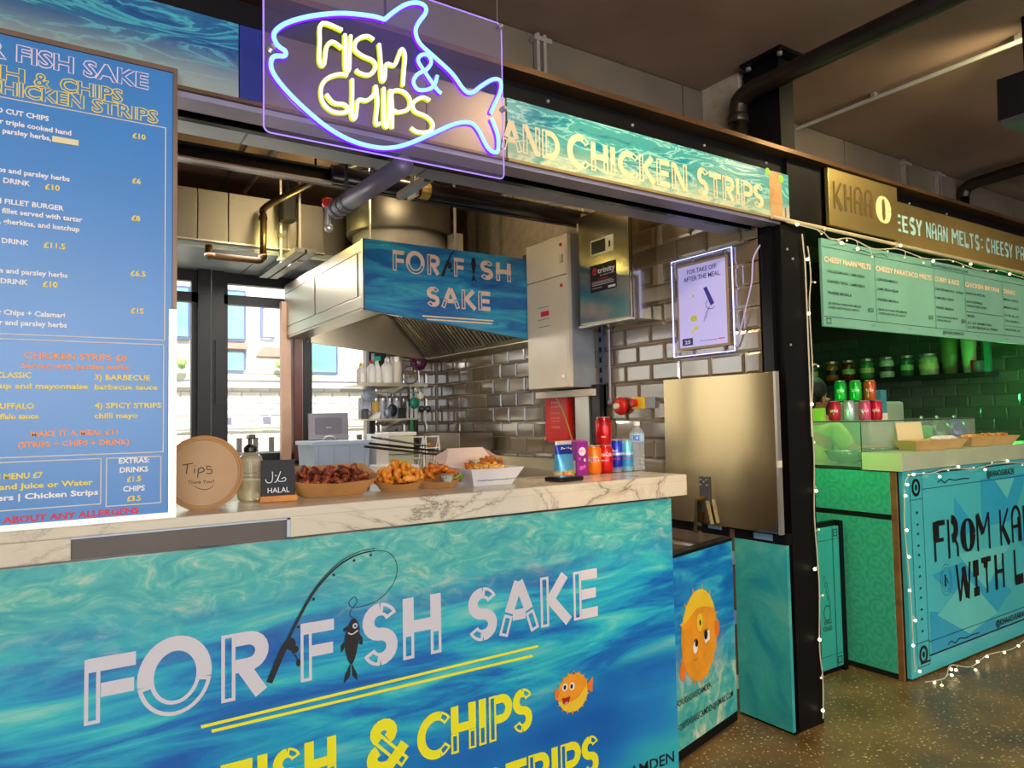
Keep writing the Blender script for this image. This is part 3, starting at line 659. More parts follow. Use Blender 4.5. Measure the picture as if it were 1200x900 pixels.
p = Print(); p.rect(.003, 2.080, .056, 2.094); mput(p, 'cover_strip', plain('cream_tape', '#efe0a8', .6, 0, 0), .003)
# ================================================================== COUNTER
ct = wroot('serving_counter', (.3, 2.0, 0), 'serving counter with turquoise ocean print front and a fishing rod in its lettering', 'counter')
fr = MB().box((-1.9, 1.985, .0), (2.028, 2.0, 1.088)).build('front_panel', w_counter, ct)
MB().box((-1.9, 2.0, 0), (2.02, 2.16, 1.08)).build('carcass', brownwood, ct)
def cput(p, n, m, off=.0015): p.put(n, m, fr, (0, 1.985, 0), off=off)
ea = lambda q: cput(q, 'letter', silverprint)
logo_ = lambda p, *a, **k: logo(None, *a, **k, each=ea)
logo_(p, 'F', .079, .706, .152, .116); logo_(p, 'O', .192, .683, .198, .168, 'logo'); logo_(p, 'R', .384, .688, .172, .124); logo_(p, 'F', .590, .697, .158, .100)
logo_(p, 'SH', .766, .696, .180, .264, sp=.08); logo_(p, 'SAKE', 1.116, .703, .167, .538, sp=.06)

p = Print(); p.poly([(.335, .645), (.337, .637), (1.386, .642), (1.384, .650)]); p.poly([(.36, .628), (.362, .620), (1.362, .615), (1.36, .623)])
cput(p, 'double_line', yellowprint); ey = lambda q: cput(q, 'letter', yellowprint)
for a_ in (('FISH', .383, .400, .132, .31), ('&', .775, .392, .145, .137), ('CHIPS', .938, .380, .142, .418), ('CHICKEN STRIPS', .47, .162, .137, 1.165)): logo(None, *a_, each=ey)
# rod, reel, line and hooked fish, all flat vinyl
p = Print()
rod = cat([(.505, .715), (.545, .80), (.585, .873), (.63, .94), (.69, .995), (.75, 1.023), (.808, 1.030)], 5)
p.rib(rod, .008, ws=[.017 if i < 6 else .010-.007*i/len(rod) for i in range(len(rod))]); p.rib([(a, b+.007) for a, b in rod[8:]], .0022)
for i in (9, 14, 19, 24, 28): p.disc((rod[i][0]+.006, rod[i][1]-.010), .004)
p.disc((.563, .806), .013, .017); p.disc((.574, .79), .010); p.rib(cat([(.566, .785), (.578, .768), (.583, .752)], 4), .003); p.disc((.583, .752), .006, .010); p.rib([(.556, .795), (.572, .81)], .014)
ln = cat([(.808, 1.030), (.853, 1.018), (.878, .978), (.866, .928), (.822, .888), (.776, .876), (.740, .876), (.728, .892), (.745, .906), (.752, .89), (.736, .872), (.730, .856), (.742, .846)], 6)
p.rib(ln, .0016)
p.poly(cat([(.742, .846), (.758, .822), (.756, .78), (.745, .735), (.734, .718), (.722, .735), (.714, .78), (.722, .820)], 4, True))
p.poly([(.734, .722), (.750, .688), (.752, .668), (.736, .686)]); p.poly([(.732, .722), (.730, .686), (.711, .668), (.715, .692)])
p.poly([(.758, .80), (.768, .786), (.768, .766), (.757, .770)]); p.poly([(.713, .785), (.702, .774), (.705, .755), (.714, .768)]); p.poly([(.728, .828), (.712, .822), (.711, .812), (.724, .815)])
cput(p, 'rod_print', blackprint, .003)
p = Print(); p.disc((.745, .824), .0075); p.rib(cat([(.724, .808), (.736, .802), (.754, .810)], 4), .0035); cput(p, 'fish_eye_print', silverprint, .0045)
p = Print(); p.disc((.745, .824), .0035); cput(p, 'fish_pupil_print', blackprint, .006)
p = Print(); p.text('CAMDEN', 2.003, .100, .040, .27, .012, 'r'); cput(p, 'address_lettering', blackprint)
def puffer(par, put, cx, cz, r, flip=1, happy=True):
    q = lambda a, b: (cx+a*r, cz+b*r*flip)
    p = Print()
    for i in range(18):
        a = R(i*20+6); p.poly([q(.93*math.cos(a-.09), .93*math.sin(a-.09)), q(1.13*math.cos(a), 1.13*math.sin(a)), q(.93*math.cos(a+.09), .93*math.sin(a+.09))])
    p.poly([q(math.cos(R(a)), math.sin(R(a))) for a in range(0, 360, 12)]); put(p, 'pufferfish_body_print', puff_o, .0015)
    p = Print(); p.poly([q(*t) for t in cat([(-.95, -.25), (-.3, -.42), (.3, -.32), (.75, .05), (.97, .2), (.9, -.42), (.5, -.85), (0, -.98), (-.5, -.85), (-.85, -.5)], 4, True)]); put(p, 'belly_print', puff_y, .002)
    p = Print(); p.poly([q(*t) for t in cat([(-.9, .2), (-1.15, .45), (-1.2, .1), (-1.1, -.15)], 4, True)]); p.poly([q(*t) for t in cat([(.9, .1), (1.2, .45), (1.35, .5), (1.3, .1), (1.25, -.25)], 4, True)]); put(p, 'fin_print', puff_d, .0025)
    p = Print(); p.poly([q(-.55+.17*math.cos(R(a)), .38+.2*math.sin(R(a))) for a in range(0, 360, 20)]); p.poly([q(-.08+.17*math.cos(R(a)), .34+.2*math.sin(R(a))) for a in range(0, 360, 20)]); put(p, 'eye_print', whiteprint, .003)
    p = Print(); p.poly([q(-.55+.09*math.cos(R(a)), .38+.12*math.sin(R(a))) for a in range(0, 360, 20)]); p.poly([q(-.11+.09*math.cos(R(a)), .34+.12*math.sin(R(a))) for a in range(0, 360, 20)]); put(p, 'pupil_print', blackprint, .0036)
    if happy:
        p = Print(); p.poly([q(-.74, -.12), q(-.5, -.17), q(-.2, -.13), q(-.32, -.45), q(-.55, -.5), q(-.7, -.4)]); put(p, 'mouth_print', plain('mouth_red', '#a8161c', .5, 0, 0), .0036)
        p = Print(); p.poly([q(-.62, -.38), q(-.38, -.36), q(-.42, -.48), q(-.56, -.49)]); put(p, 'tongue_print', plain('tongue_pink', '#e58aa0', .5, 0, 0), .0042)
puffer(fr, cput, 1.528, .462, .066)
# marble slab: deep front at both ends, thin lip over the recess between them
mt = wroot('marble_worktop', (1.0, 2.1, 1.10), 'white grey-veined marble worktop along the serving hatch', 'worktop')
MB().bbox((-1.9, 1.96, 1.150), (2.092, 2.222, 1.178), .004).build('slab', marble_m, mt)
MB().bbox((.556, 1.96, 1.098), (2.092, 1.985, 1.152), .003).bbox((-1.9, 1.96, 1.098), (.05, 1.985, 1.150), .003).build('front_edge', marble_m, mt)
MB().bbox((2.066, 1.985, 1.10), (2.092, 2.222, 1.150), .003).build('end_edge', marble_m, mt)
MB().box((.05, 1.972, 1.098), (.556, 1.984, 1.150)).build('recess_board', recess_m, mt)
MB().box((.05, 1.962, 1.146), (.556, 1.972, 1.150)).box((.548, 1.962, 1.10), (.556, 1.972, 1.150)).build('trim_strip', plain('pale_blue_strip', '#b8c8dc', .4, 0, 0), mt)
# ================================================================== GATE, COLUMN PANEL, STEEL SCREEN
gt = wroot('swing_gate', (2.1, 2.08, 0), 'low swing gate printed with an upside-down orange pufferfish', 'gate')
G0, G1 = Vector((2.095, 2.078, 0)), Vector((2.645, 2.214, 0)); gd = (G1-G0).normalized(); gn = Vector((gd.y, -gd.x, 0))
def gbox(mb, u0, u1, n0, n1, z0, z1):
    c8 = []
    for z in (z0, z1):
        for u, n in ((u0, n0), (u1, n0), (u1, n1), (u0, n1)): q = G0+gd*u-gn*n; c8.append((q.x, q.y, z))
    return mb.hexa(c8)
gf = gbox(MB(), 0, .566, 0, .03, .062, .828).build('panel', w_gate, gt)
gbox(MB(), -.02, .566, .03, .05, .02, .84).build('backing', brownwood, gt); gbox(gbox(MB(), 0, .57, .002, .05, .02, .062), 0, .57, 0, .05, .828, .842).build('edge', black, gt)
gput = lambda p, n, m, off=.0015: p.put(n, m, gf, tuple(G0), U=tuple(gd), V=(0, 0, 1), off=off)
q = lambda a, b: (.237+.155*a, .478+.19*b)
el_ = lambda p, a, b, ra, rb: p.poly([q(a+ra*math.cos(R(t)), b+rb*math.sin(R(t))) for t in range(0, 360, 15)])
p = Print()
for t in (18, 52, 78, 106, 134, 158, 200, 250, 272, 292, 335):
    t = R(t); p.poly([q(.95*math.cos(t-.06), .95*math.sin(t-.06)), q(1.14*math.cos(t), 1.14*math.sin(t)), q(.95*math.cos(t+.06), .95*math.sin(t+.06))])
el_(p, 0, 0, 1, 1); gput(p, 'pufferfish_body_print', puff_o, .0015)
p = Print(); p.poly([q(math.cos(R(t)), math.sin(R(t))) for t in range(28, 162, 6)]+[q(*t) for t in cat([(-.93, .34), (-.55, .46), (-.1, .60), (.3, .58), (.7, .49), (.86, .46)], 4)]); gput(p, 'belly_print', puff_y, .0022)
p = Print(); el_(p, -.97, -.60, .15, .2); el_(p, 1.0, -.02, .14, .2); gput(p, 'fin_print', puff_d, .0028)
p = Print(); el_(p, .02, .27, .21, .23); gput(p, 'mouth_ring_print', plain('ring_ochre', '#d99a1a', .5, 0, 0), .003)
p = Print(); el_(p, .02, .27, .18, .2); gput(p, 'mouth_print', puff_y, .0036)
p = Print(); el_(p, -.27, -.22, .13, .13); p.poly([q(.2, -.05), q(.28, -.24), q(.55, -.20), q(.55, .02), q(.36, .0)]); gput(p, 'eye_print', whiteprint, .003)
p = Print(); el_(p, .02, .27, .05, .06); el_(p, -.21, -.14, .08, .08); el_(p, .32, -.06, .10, .10); p.rib([q(-.36, -.08), q(-.2, -.04)], .003); p.rib([q(.2, .04), q(.42, .06)], .003); p.rib(cat([q(-.35, -.45), q(-.26, -.5), q(-.18, -.46)], 4), .002); gput(p, 'pupil_print', blackprint, .0045)
p = Print(); p.text('FORFISHSAKECAMDEN', .035, .235, .026, .29, .008); p.text('FORFISHSAKECAMDEN@GMAIL.COM', .035, .14, .026, .49, .008); gput(p, 'lettering', blackprint)
for z in (.16, .45, .72): gbox(MB(), .566, .578, -.006, .012, z, z+.06).build('hinge', alu, gt)
sp_ = wroot('column_side_panel', (2.76, 2.13, 0), 'teal water print panel fixed beside the black column, below the steel screen', 'panel')
MB().box((2.745, 1.998, .012), (2.765, 2.283, .822)).build('panel', w_teal, sp_)
MB().box((2.747, 2.283, .0), (2.77, 2.31, .86)).build('edge_strip', brownalu, sp_)
MB().box((2.755, 1.995, 0), (2.79, 2.70, .012)).box((2.75, 2.0, .822), (2.79, 2.72, .872)).box((2.76, 2.283, 0), (2.79, 2.36, .83)).build('frame', black, sp_)
MB().box((2.744, 2.07, .835), (2.75, 2.17, .862)).box((2.744, 2.36, .85), (2.75, 2.44, .868)).build('tape', plain('blue_grey_tape', '#6b8aa0', .5, 0, .05), sp_)
sc = wroot('steel_screen', (2.73, 2.35, .87), 'brushed steel splash screen standing between marble worktop and black column', 'screen')
MB().bbox((2.722, 2.012, .872), (2.737, 2.695, 1.598), .002).build('sheet', stain_door, sc)
MB().box((2.716, 2.0, .872), (2.74, 2.013, 1.598)).build('edge_trim', alu, sc)
MB().box((2.70, 1.992, 1.17), (2.73, 2.0, 1.20)).build('catch', cream_m, sc)
lb = wroot('latch_bracket', (2.70, 2.43, .84), 'dark hinge plate with chrome latch bracket low on the steel screen', 'bracket')
MB().box((2.714, 2.40, .93), (2.722, 2.462, 1.105)).build('plate', darkgrey, lb)
for y, z in ((2.412, 1.09), (2.43, 1.08), (2.45, 1.09), (2.41, 1.065), (2.452, 1.065)): MB().lathe([(.005, 0), (.005, -.006)], (2.714, y, z), 8, 'x').build('screw', alu, lb)
MB().prism([(2.455, .83), (2.478, .83), (2.462, 1.0), (2.445, 1.0)], 0, 2.68, 2.714).build('arm', stain_shiny, lb); MB().prism([(2.375, .88), (2.395, .88), (2.412, .99), (2.402, .99)], 0, 2.69, 2.714).build('arm', stain_shiny, lb)
MB().lathe([(.012, 0), (.012, -.03), (.006, -.034)], (2.712, 2.437, 1.0), 10, 'x').build('pin', plain('brass', '#b08a48', .3, .9, 0), lb)
# ================================================================== ON THE MARBLE
ZM = 1.1785
def wrap(txt, r, h, w=None, bold=0.0, ang=-60, c=(0, 0), z=0):
    """lettering wrapped on a cylinder of radius r, centred on direction ang (degrees)"""
    p = Print(); p.text(txt, 0, 0, h, w, bold, 'c'); mb = MB()
    mb.v = [(c[0]+(r+.0006)*math.cos(R(ang)+u/r), c[1]+(r+.0006)*math.sin(R(ang)+u/r), z+v) for u, v in p.v]; mb.f = p.f; mb.m = [0]*len(p.f); return mb
def can(x, y, r, h, body, label, group=None, ztxt=None, face=-130, z=ZM, txts=()):
    o = root('drink_can', (x, y, z), label, 'can', group)
    MB().lathe([(r*.80, 0), (r*.86, .003), (r, .012), (r, h-.016), (r*.83, h-.004)], (0, 0, 0), 24, cap=False).build('body', body, o, smooth=True)
    MB().lathe([(r*.82, h-.004), (r*.86, h), (r*.82, h), (r*.79, h-.005), (.002, h-.005)], (0, 0, 0), 20).lathe([(.002, .004), (r*.7, .005), (r*.80, 0), (r*.84, .002)], (0, 0, 0), 20, cap=False).build('rim', alu, o)
    for t, zz, hh, w, m, a in txts: wrap(t, r, hh, w, .01, face+a, z=zz).build('lettering', m, o)
    return o
def bandm(name, cols, rough=.25, metal=.3, axis=2, sc=1, ofs=0):
    m, nt, b = mk(name); b.inputs['Roughness'].default_value = rough; b.inputs['Metallic'].default_value = metal
    v = coords(nt); sep = N(nt, 'ShaderNodeSeparateXYZ'); nt.links.new(v, sep.inputs[0])
    ma = N(nt, 'ShaderNodeMath', operation='MULTIPLY_ADD'); nt.links.new(sep.outputs[axis], ma.inputs[0]); ma.inputs[1].default_value = sc; ma.inputs[2].default_value = ofs
    c = ramp(nt, ma.outputs[0], cols); nt.links.new(c, b.inputs['Base Color']); return m
cokered = plain('can_red', '#cf1414', .25, .35, .04)
cokezero = bandm('can_red_black_top', [(0, '#c4121a'), (.78, '#c4121a'), (.8, '#a30f16'), (1, '#8e0d14')], sc=8.7)
orangecan = plain('can_orange', '#ee7a12', .28, .25, .04)
c1 = can(1.927, 2.252, .033, .115, cokered, 'red can with white script lettering, lower one of the stacked pair', 'soft drink cans on the marble', txts=[('Coca-Cola', .070, .016, .062, whiteprint, 0), ('ORIGINAL', .05, .005, .03, whiteprint, 0)])
c2 = can(1.921, 2.250, .033, .115, cokezero, 'red can with dark lettering standing on top of the other red can', 'soft drink cans on the marble', z=ZM+.1155, txts=[('Coca-Cola', .080, .014, .058, blackprint, 0), ('ZERO', .030, .006, .02, whiteprint, 0)])
c3 = can(1.855, 2.240, .033, .115, orangecan, 'orange fizzy drink can with blue lettering and green leaf', 'soft drink cans on the marble', txts=[('FANTA', .050, .020, .052, whiteprint, 0), ('FANTA', .0515, .017, .048, bluedeep, 0)])
p = wrap('o', .033, .010, .012, .06, -128, z=.074); p.build('leaf_print', plain('leaf_green', '#37a82a', .5, 0, 0), c3)
slimb = bandm('slim_can_blue_silver', [(0, '#c9ccd4'), (.18, '#1d2ba4'), (.5, '#1d2ba4'), (.56, '#c9ccd4'), (.62, '#2335b8'), (1, '#2335b8')], sc=7.5)
sliml = bandm('slim_can_sky_blue', [(0, '#b8dcea'), (.2, '#3fa6d8'), (.5, '#2d92d0'), (.56, '#cfe2ec'), (.62, '#5cb8dc'), (1, '#8accdf')], sc=7.5)
can(2.000, 2.265, .0265, .134, slimb, 'tall slim can in dark blue and silver beside the red cans', 'slim cans on the marble', txts=[('Red Bull', .050, .011, .034, redprint, 0), ('Bull', .085, .008, .02, whiteprint, -10)])
can(2.045, 2.250, .0265, .134, sliml, 'tall slim can in light blue beside the water bottle', 'slim cans on the marble', txts=[('Red Bull', .050, .011, .034, redprint, 0)])
# water bottle
bt = root('water_bottle', (2.118, 2.262, ZM), 'clear ribbed plastic water bottle at the right end of the drinks', 'bottle')
prof = [(.028, 0), (.031, .006)]
for i in range(6): z = .012+i*.017; prof += [(.031, z), (.0285, z+.006), (.0285, z+.009), (.031, z+.015)]
prof += [(.031, .12), (.031, .150), (.027, .168), (.014, .185), (.0125, .19)]
petm = plain('clear_plastic', '#eef6fb', .04, 0, 0, trans=.75, ior=1.3, alpha=.75)
MB().lathe(prof, (0, 0, 0), 24).build('body', petm, bt, smooth=True)
MB().lathe([(.0145, .19), (.0145, .206), (.012, .208)], (0, 0, 0), 16).build('cap', white_m, bt)
MB().lathe([(.0315, .122), (.0315, .156)], (0, 0, 0), 24, cap=False).build('label', plain('bottle_label', '#a9cfe6', .3, 0, .1), bt)
wrap('ICE', .0318, .022, .03, .03, -133, z=.127).build('lettering', bluedeep, bt)
# juice pouch and carton
po = wroot('juice_pouch', (1.686, 2.24, ZM), 'blue foil juice pouch standing left of the purple carton', 'juice pouch')
bm = MB(); n = 8
P0, P1 = Vector((1.640, 2.205, 0)), Vector((1.732, 2.225, 0))
sec = [(0, .027, .94), (.012, .03, .98), (.06, .024, 1.0), (.105, .012, 1.0), (.133, .003, 1.04), (.140, .002, 1.04)]
vs = []; fs = []
for z, t, w in sec:
    for i in range(16):
        a = 2*math.pi*i/16; q = (P0+P1)/2+(P1-P0)*(.5*w)*math.copysign(abs(math.cos(a))**.6, math.cos(a)); vs.append((q.x-.23*math.sin(a)*t, q.y+math.sin(a)*t, ZM+z))
for k in range(len(sec)-1):
    for i in range(16): fs.append((k*16+i, k*16+(i+1) % 16, (k+1)*16+(i+1) % 16, (k+1)*16+i))
fs += [tuple(range(16))[::-1], tuple(80+i for i in range(16))]
m, nt, b = mk('pouch_foil'); b.inputs['Metallic'].default_value = .35; b.inputs['Roughness'].default_value = .3
sep = N(nt, 'ShaderNodeSeparateXYZ'); nt.links.new(coords(nt), sep.inputs[0]); ma = N(nt, 'ShaderNodeMath', operation='MULTIPLY'); nt.links.new(sep.outputs[2], ma.inputs[0]); ma.inputs[1].default_value = 7.1
nt.links.new(ramp(nt, ma.outputs[0], [(0, '#e0a53c'), (.12, '#e6c888'), (.2, '#5aa6cc'), (.62, '#4a9cd0'), (.64, '#1c2f92'), (.88, '#24309c'), (.9, '#cfd6da'), (1, '#d8dcdc')]), b.inputs['Base Color'])
MB().add(vs, fs).build('pouch', m, po, smooth=True)
pv = tuple((P1-P0).normalized())
p = Print(); p.text('Capri-Sun', .048, .103, .013, .062, .02, 'c'); p.put('lettering', whiteprint, po, (P0.x+.006, P0.y-.018, ZM), U=pv, V=(0, .08, 1))
p = Print(); p.disc((.02, .014), .009); p.disc((.036, .018), .008); p.disc((.055, .014), .012); p.put('fruit_print', puff_d, po, (P0.x+.006, P0.y-.030, ZM), U=pv, V=(0, .08, 1))
p = Print(); p.disc((.07, .016), .008); p.disc((.012, .02), .005); p.put('leaf_print', plain('fruit_green', '#5b9a2a', .5, 0, 0), po, (P0.x+.006, P0.y-.0305, ZM), U=pv, V=(0, .08, 1))
ca = root('juice_carton', (1.750, 2.210, ZM), 'purple juice carton between blue pouch and orange can', 'carton', rz=R(4))
MB().bbox((-.002, -.0, 0), (.058, .045, .134), .002).build('box', plain('carton_purple', '#8c1f86', .35, 0, .08), ca)
MB().box((.004, .004, .134), (.048, .041, .140)).build('top_fold', plain('carton_magenta', '#b04aa0', .4, 0, .05), ca)
p = Print(); p.disc((.026, .095), .019, .017); p.rect(.034, .055, .043, .066); p.put('pale_print', pinkprint, ca, (0, 0, 0), off=.0006)
p = Print(); p.disc((.02, .03), .011, .009); p.disc((.036, .034), .008); p.disc((.012, .066), .006); p.put('berry_print', plain('berry_pink', '#d05aa8', .5, 0, .1), ca, (0, 0, 0), off=.0007)
p = Print(); p.text('JUICY', .026, .093, .008, .030, .01, 'c'); p.put('lettering', redprint, ca, (0, 0, 0), off=.0012)
p = Print(); p.rect(.008, .012, .036, .06); p.put('info_panel', pinkcard, ca, (-.0021, .045, 0), U=(0, -1, 0), off=.0006)
cr = root('card_reader', (1.57, 2.03, ZM), 'flat black card reader lying on the marble near the drinks', 'card reader', rz=R(8))
MB().bbox((-.045, 0, 0), (.075, .085, .016), .005).build('body', plain('reader_black', '#141012', .25, 0, .1), cr)
MB().box((-.035, .01, .016), (.05, .075, .0172)).build('screen', plain('reader_screen', '#3a2824', .15, 0, .1), cr)
# ---- kraft trays
def boat(name, loc, rz, label, wb, db, wt, dt, h, hb, ex, mat=kraft):
    o = root(name, loc, label, 'food tray', 'open trays of food on the marble', rz)
    n = 40; mb = MB()
    def ring(w, d, zf, t=0):
        r = []
        for i in range(n):
            a = 2*math.pi*i/n; c_, s_ = math.cos(a), math.sin(a)
            x = (w/2-t)*math.copysign(abs(c_)**ex, c_); y = (d/2-t)*math.copysign(abs(s_)**ex, s_); r.append((x, y, zf(x, y)))
        return r
    top = lambda x, y: (h+(hb-h)*(y/dt+.5))-.012*math.cos(math.pi*x/wt)*(1 if y < 0 else .3)
    r0 = ring(wb, db, lambda x, y: 0); r1 = ring(wt, dt, top); r2 = ring(wt, dt, lambda x, y: top(x, y), .0016); r3 = ring(wb, db, lambda x, y: .002, .0016)
    vs = r0+r1+r2+r3; fs = []
    for k in range(3):
        for i in range(n): fs.append((k*n+i, k*n+(i+1) % n, (k+1)*n+(i+1) % n, (k+1)*n+i))
    fs.append(tuple(range(n))[::-1]); fs.append(tuple(3*n+i for i in range(n)))
    mb.add(vs, fs).build('tray', mat, o); return o
t1 = boat('food_tray', (.755, 2.215, ZM), R(-2), 'square kraft tray heaped with dark red chicken wings', .19, .10, .275, .175, .052, .092, .22)
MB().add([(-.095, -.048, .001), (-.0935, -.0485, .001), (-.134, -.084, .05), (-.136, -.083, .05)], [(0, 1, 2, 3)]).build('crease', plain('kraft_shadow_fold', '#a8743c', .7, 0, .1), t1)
t2 = boat('food_tray', (.978, 2.185, ZM), R(-18), 'oval kraft tray of battered squid rings beside the wings', .12, .06, .175, .115, .036, .052, .75)
t3 = boat('food_tray', (1.118, 2.185, ZM), R(-18), 'oval kraft tray of fried fish bites with dip and lime', .12, .06, .18, .115, .034, .048, .75)
wing = foodmat('glazed_wing', [(.3, '#2a0c06'), (.43, '#5e1d0c'), (.55, '#8e3a16'), (.65, '#c46a26'), (.78, '#e0a048')], 75, .5)
batter = foodmat('golden_batter', [(.3, '#b5520f'), (.45, '#e0811a'), (.6, '#f0a02c'), (.75, '#f6c060')], 70)
batterd = foodmat('dark_batter', [(.3, '#8a3208'), (.5, '#d0680f'), (.7, '#f09a2c')], 80)
chip_m = foodmat('potato_chip', [(.3, '#d9861c'), (.5, '#f0b040'), (.7, '#f8d078')], 60)
herb = foodmat('parsley_leaf', [(.3, '#234d10'), (.6, '#4a8a22'), (.75, '#7ab03a')], 90)
rf = random.Random(11); bank = {}
def lump(key, mat, r, sc, jit, name, seed):
    k = (key, seed)
    if k not in bank:
        o = MB().ball((0, 0, 0), r, 2, sc, jit, random.Random(seed)).build(name, mat, smooth=True); bank[k] = o.data; bpy.data.objects.remove(o)
    return bank[k]
def scatter(name, key, mat, tray, spots, r, sc, jit, label, cat_, group):
    M_ = Matrix.Translation(tray.location) @ Matrix.Rotation(tray.rotation_euler.z, 4, 'Z')
    for i, (x, y, z) in enumerate(spots):
        o = bpy.data.objects.new(name, lump(key, mat, r, sc, jit, name, i % 5)); COL.objects.link(o)
        o.location = M_ @ Vector((x, y, z)); o.rotation_euler = (rf.uniform(-.7, .7), rf.uniform(-.7, .7), rf.uniform(0, 6.3)); tag(o, label, cat_, group)
sp1 = []
for j, (yy, zz, nn, x0, x1) in enumerate(((-.035, .034, 7, -.095, .10), (.0, .046, 8, -.105, .105), (.035, .060, 7, -.095, .10), (.02, .074, 5, -.075, .085))):
    sp1 += [(x0+(x1-x0)*i/(nn-1)+rf.uniform(-.007, .007), yy+rf.uniform(-.008, .008), zz+rf.uniform(-.004, .006)) for i in range(nn)]
scatter('chicken_wing', 'w', wing, t1, sp1, .0175, (1.25, .85, .8), .34, 'dark red glazed chicken wing in the square kraft tray', 'chicken wing', 'wings in the square tray')
# squid rings
gbank = []
for s in range(4):
    q = random.Random(s); mb = MB(); k = 14; pts = [(.019*math.cos(2*math.pi*i/k)*q.uniform(.85, 1.1), .019*math.sin(2*math.pi*i/k)*q.uniform(.85, 1.1), q.uniform(-.003, .003)) for i in range(k)]
    o = mb.tube(pts, [q.uniform(.007, .0105) for _ in range(k)], 7, closed=True).build('squid_ring', batter, smooth=True); gbank.append(o.data); bpy.data.objects.remove(o)
M_ = Matrix.Translation(t2.location) @ Matrix.Rotation(t2.rotation_euler.z, 4, 'Z')
for i, (x, y, z) in enumerate([(-.07, 0, .040), (-.048, .012, .052), (-.045, -.02, .045), (-.02, .02, .062), (-.02, -.012, .060), (.0, .002, .074), (.005, -.03, .05), (.015, .022, .07), (.025, -.012, .068), (.045, .012, .062), (.045, -.02, .05), (.068, .0, .048), (-.03, .03, .05), (-.01, .0, .08), (.03, .03, .055), (-.06, -.01, .055)]):
    o = bpy.data.objects.new('squid_ring', gbank[i % 4]); COL.objects.link(o); o.location = M_ @ Vector((x*.86, y, z))
    o.rotation_euler = (rf.uniform(.4, 1.4), rf.uniform(-.6, .6), rf.uniform(-1, 1)); tag(o, 'golden battered squid ring in the oval kraft tray', 'squid ring', 'squid rings in the oval tray')
o = MB().ball((0, 0, 0), .02, 2, (1.25, .7, .6), .05, rf).build('dip_pot', plain('orange_dip', '#f0a040', .3, 0, .05), smooth=True, loc=tuple(M_ @ Vector((.028, -.047, .042)))); tag(o, 'pale orange dip at the front of the squid rings', 'dip')
for i, (x, y, z) in enumerate([(-.03, -.005, .092), (-.022, .005, .096), (-.026, .0, .1)]):
    pass
def sprig(name, loc, n, spread, label, s=.006, seed=1):
    q = random.Random(seed); mb = MB()
    for i in range(n):
        c_ = Vector((q.uniform(-1, 1)*spread[0], q.uniform(-1, 1)*spread[1], q.uniform(0, 1)*spread[2])); a = q.uniform(0, 6.3); d = Vector((math.cos(a), math.sin(a), q.uniform(-.2, .6)))*s; e = d.cross(Vector((0, 0, 1))).normalized()*s*.6
        mb.add([c_-d, c_+e, c_+d, c_-e, c_+Vector((0, 0, -.001))], [(0, 1, 2, 3), (0, 3, 4), (1, 0, 4), (2, 1, 4), (3, 2, 4)])
    o = mb.build(name, herb, loc=loc); return tag(o, label, 'parsley', kind='stuff')
sprig('parsley_sprig', tuple(M_ @ Vector((-.018, .0, .092))), 16, (.009, .006, .008), 'curly parsley sprig on top of the squid rings', seed=2)
sp3 = [(-.08, 0, .036), (-.06, .014, .046), (-.06, -.018, .042), (-.04, .0, .056), (-.035, .024, .05), (-.035, -.026, .046), (-.015, .012, .062), (-.012, -.012, .06), (.008, .0, .066), (.012, .024, .056), (.03, .01, .062), (.05, .0, .056), (.05, .02, .05), (.07, .006, .045), (.0, .03, .052), (-.05, .008, .06), (-.02, -.003, .072), (.03, -.006, .064)]
sp3 = [(a*.80, b, c) for a, b, c in sp3]
scatter('fish_bite', 'f', batterd, t3, sp3, .014, (1.5, .9, .75), .16, 'golden fried fish bite in the tray with the lime', 'fish bite', 'fish bites in the oval tray')
M3 = Matrix.Translation(t3.location) @ Matrix.Rotation(t3.rotation_euler.z, 4, 'Z')
sprig('parsley_flakes', tuple(M3 @ Vector((-.005, .005, .068))), 40, (.05, .014, .004), 'chopped parsley scattered over the fish bites', .004, 3)
dp = root('dip_tub', tuple(M3 @ Vector((.028, -.040, .020))), 'clear tub of green-flecked white dip among the fish bites', 'dip tub')
MB().lathe([(.018, 0), (.025, .028), (.026, .028)], (0, 0, 0), 18, cap=False).build('tub', petm, dp, smooth=True)
MB().lathe([(.0175, .002), (.0235, .023), (.001, .024)], (0, 0, 0), 16).build('dip', foodmat('herb_dip', [(.4, '#8fae5c'), (.5, '#dfe3c4'), (.7, '#f0efdf')], 150), dp, smooth=True)
lm = root('lime_wedge', tuple(M3 @ Vector((.066, -.026, .038))), 'green lime wedge at the right end of the fish bites', 'lime wedge')
k = 10; arcp = [(.020*math.cos(math.pi*i/k), .020*math.sin(math.pi*i/k)) for i in range(k+1)]
lm.rotation_euler = (R(25), R(-30), R(-40))
MB().add([(x, 0, -z) for x, z in arcp]+[(x*.2, .012, -z) for x, z in arcp]+[(x*.2, -.012, -z) for x, z in arcp], [(i, i+1, k+2+i, k+1+i) for i in range(k)]+[(i+1, i, 2*k+2+i, 2*k+3+i) for i in range(k)]).build('peel', plain('lime_peel', '#4f8a1e', .35, 0, .1), lm, smooth=True)
MB().prism([(x*.86, -z*.86) for x, z in arcp], 1, -.004, .004).build('flesh', plain('lime_flesh', '#c7d268', .3, 0, .1), lm)
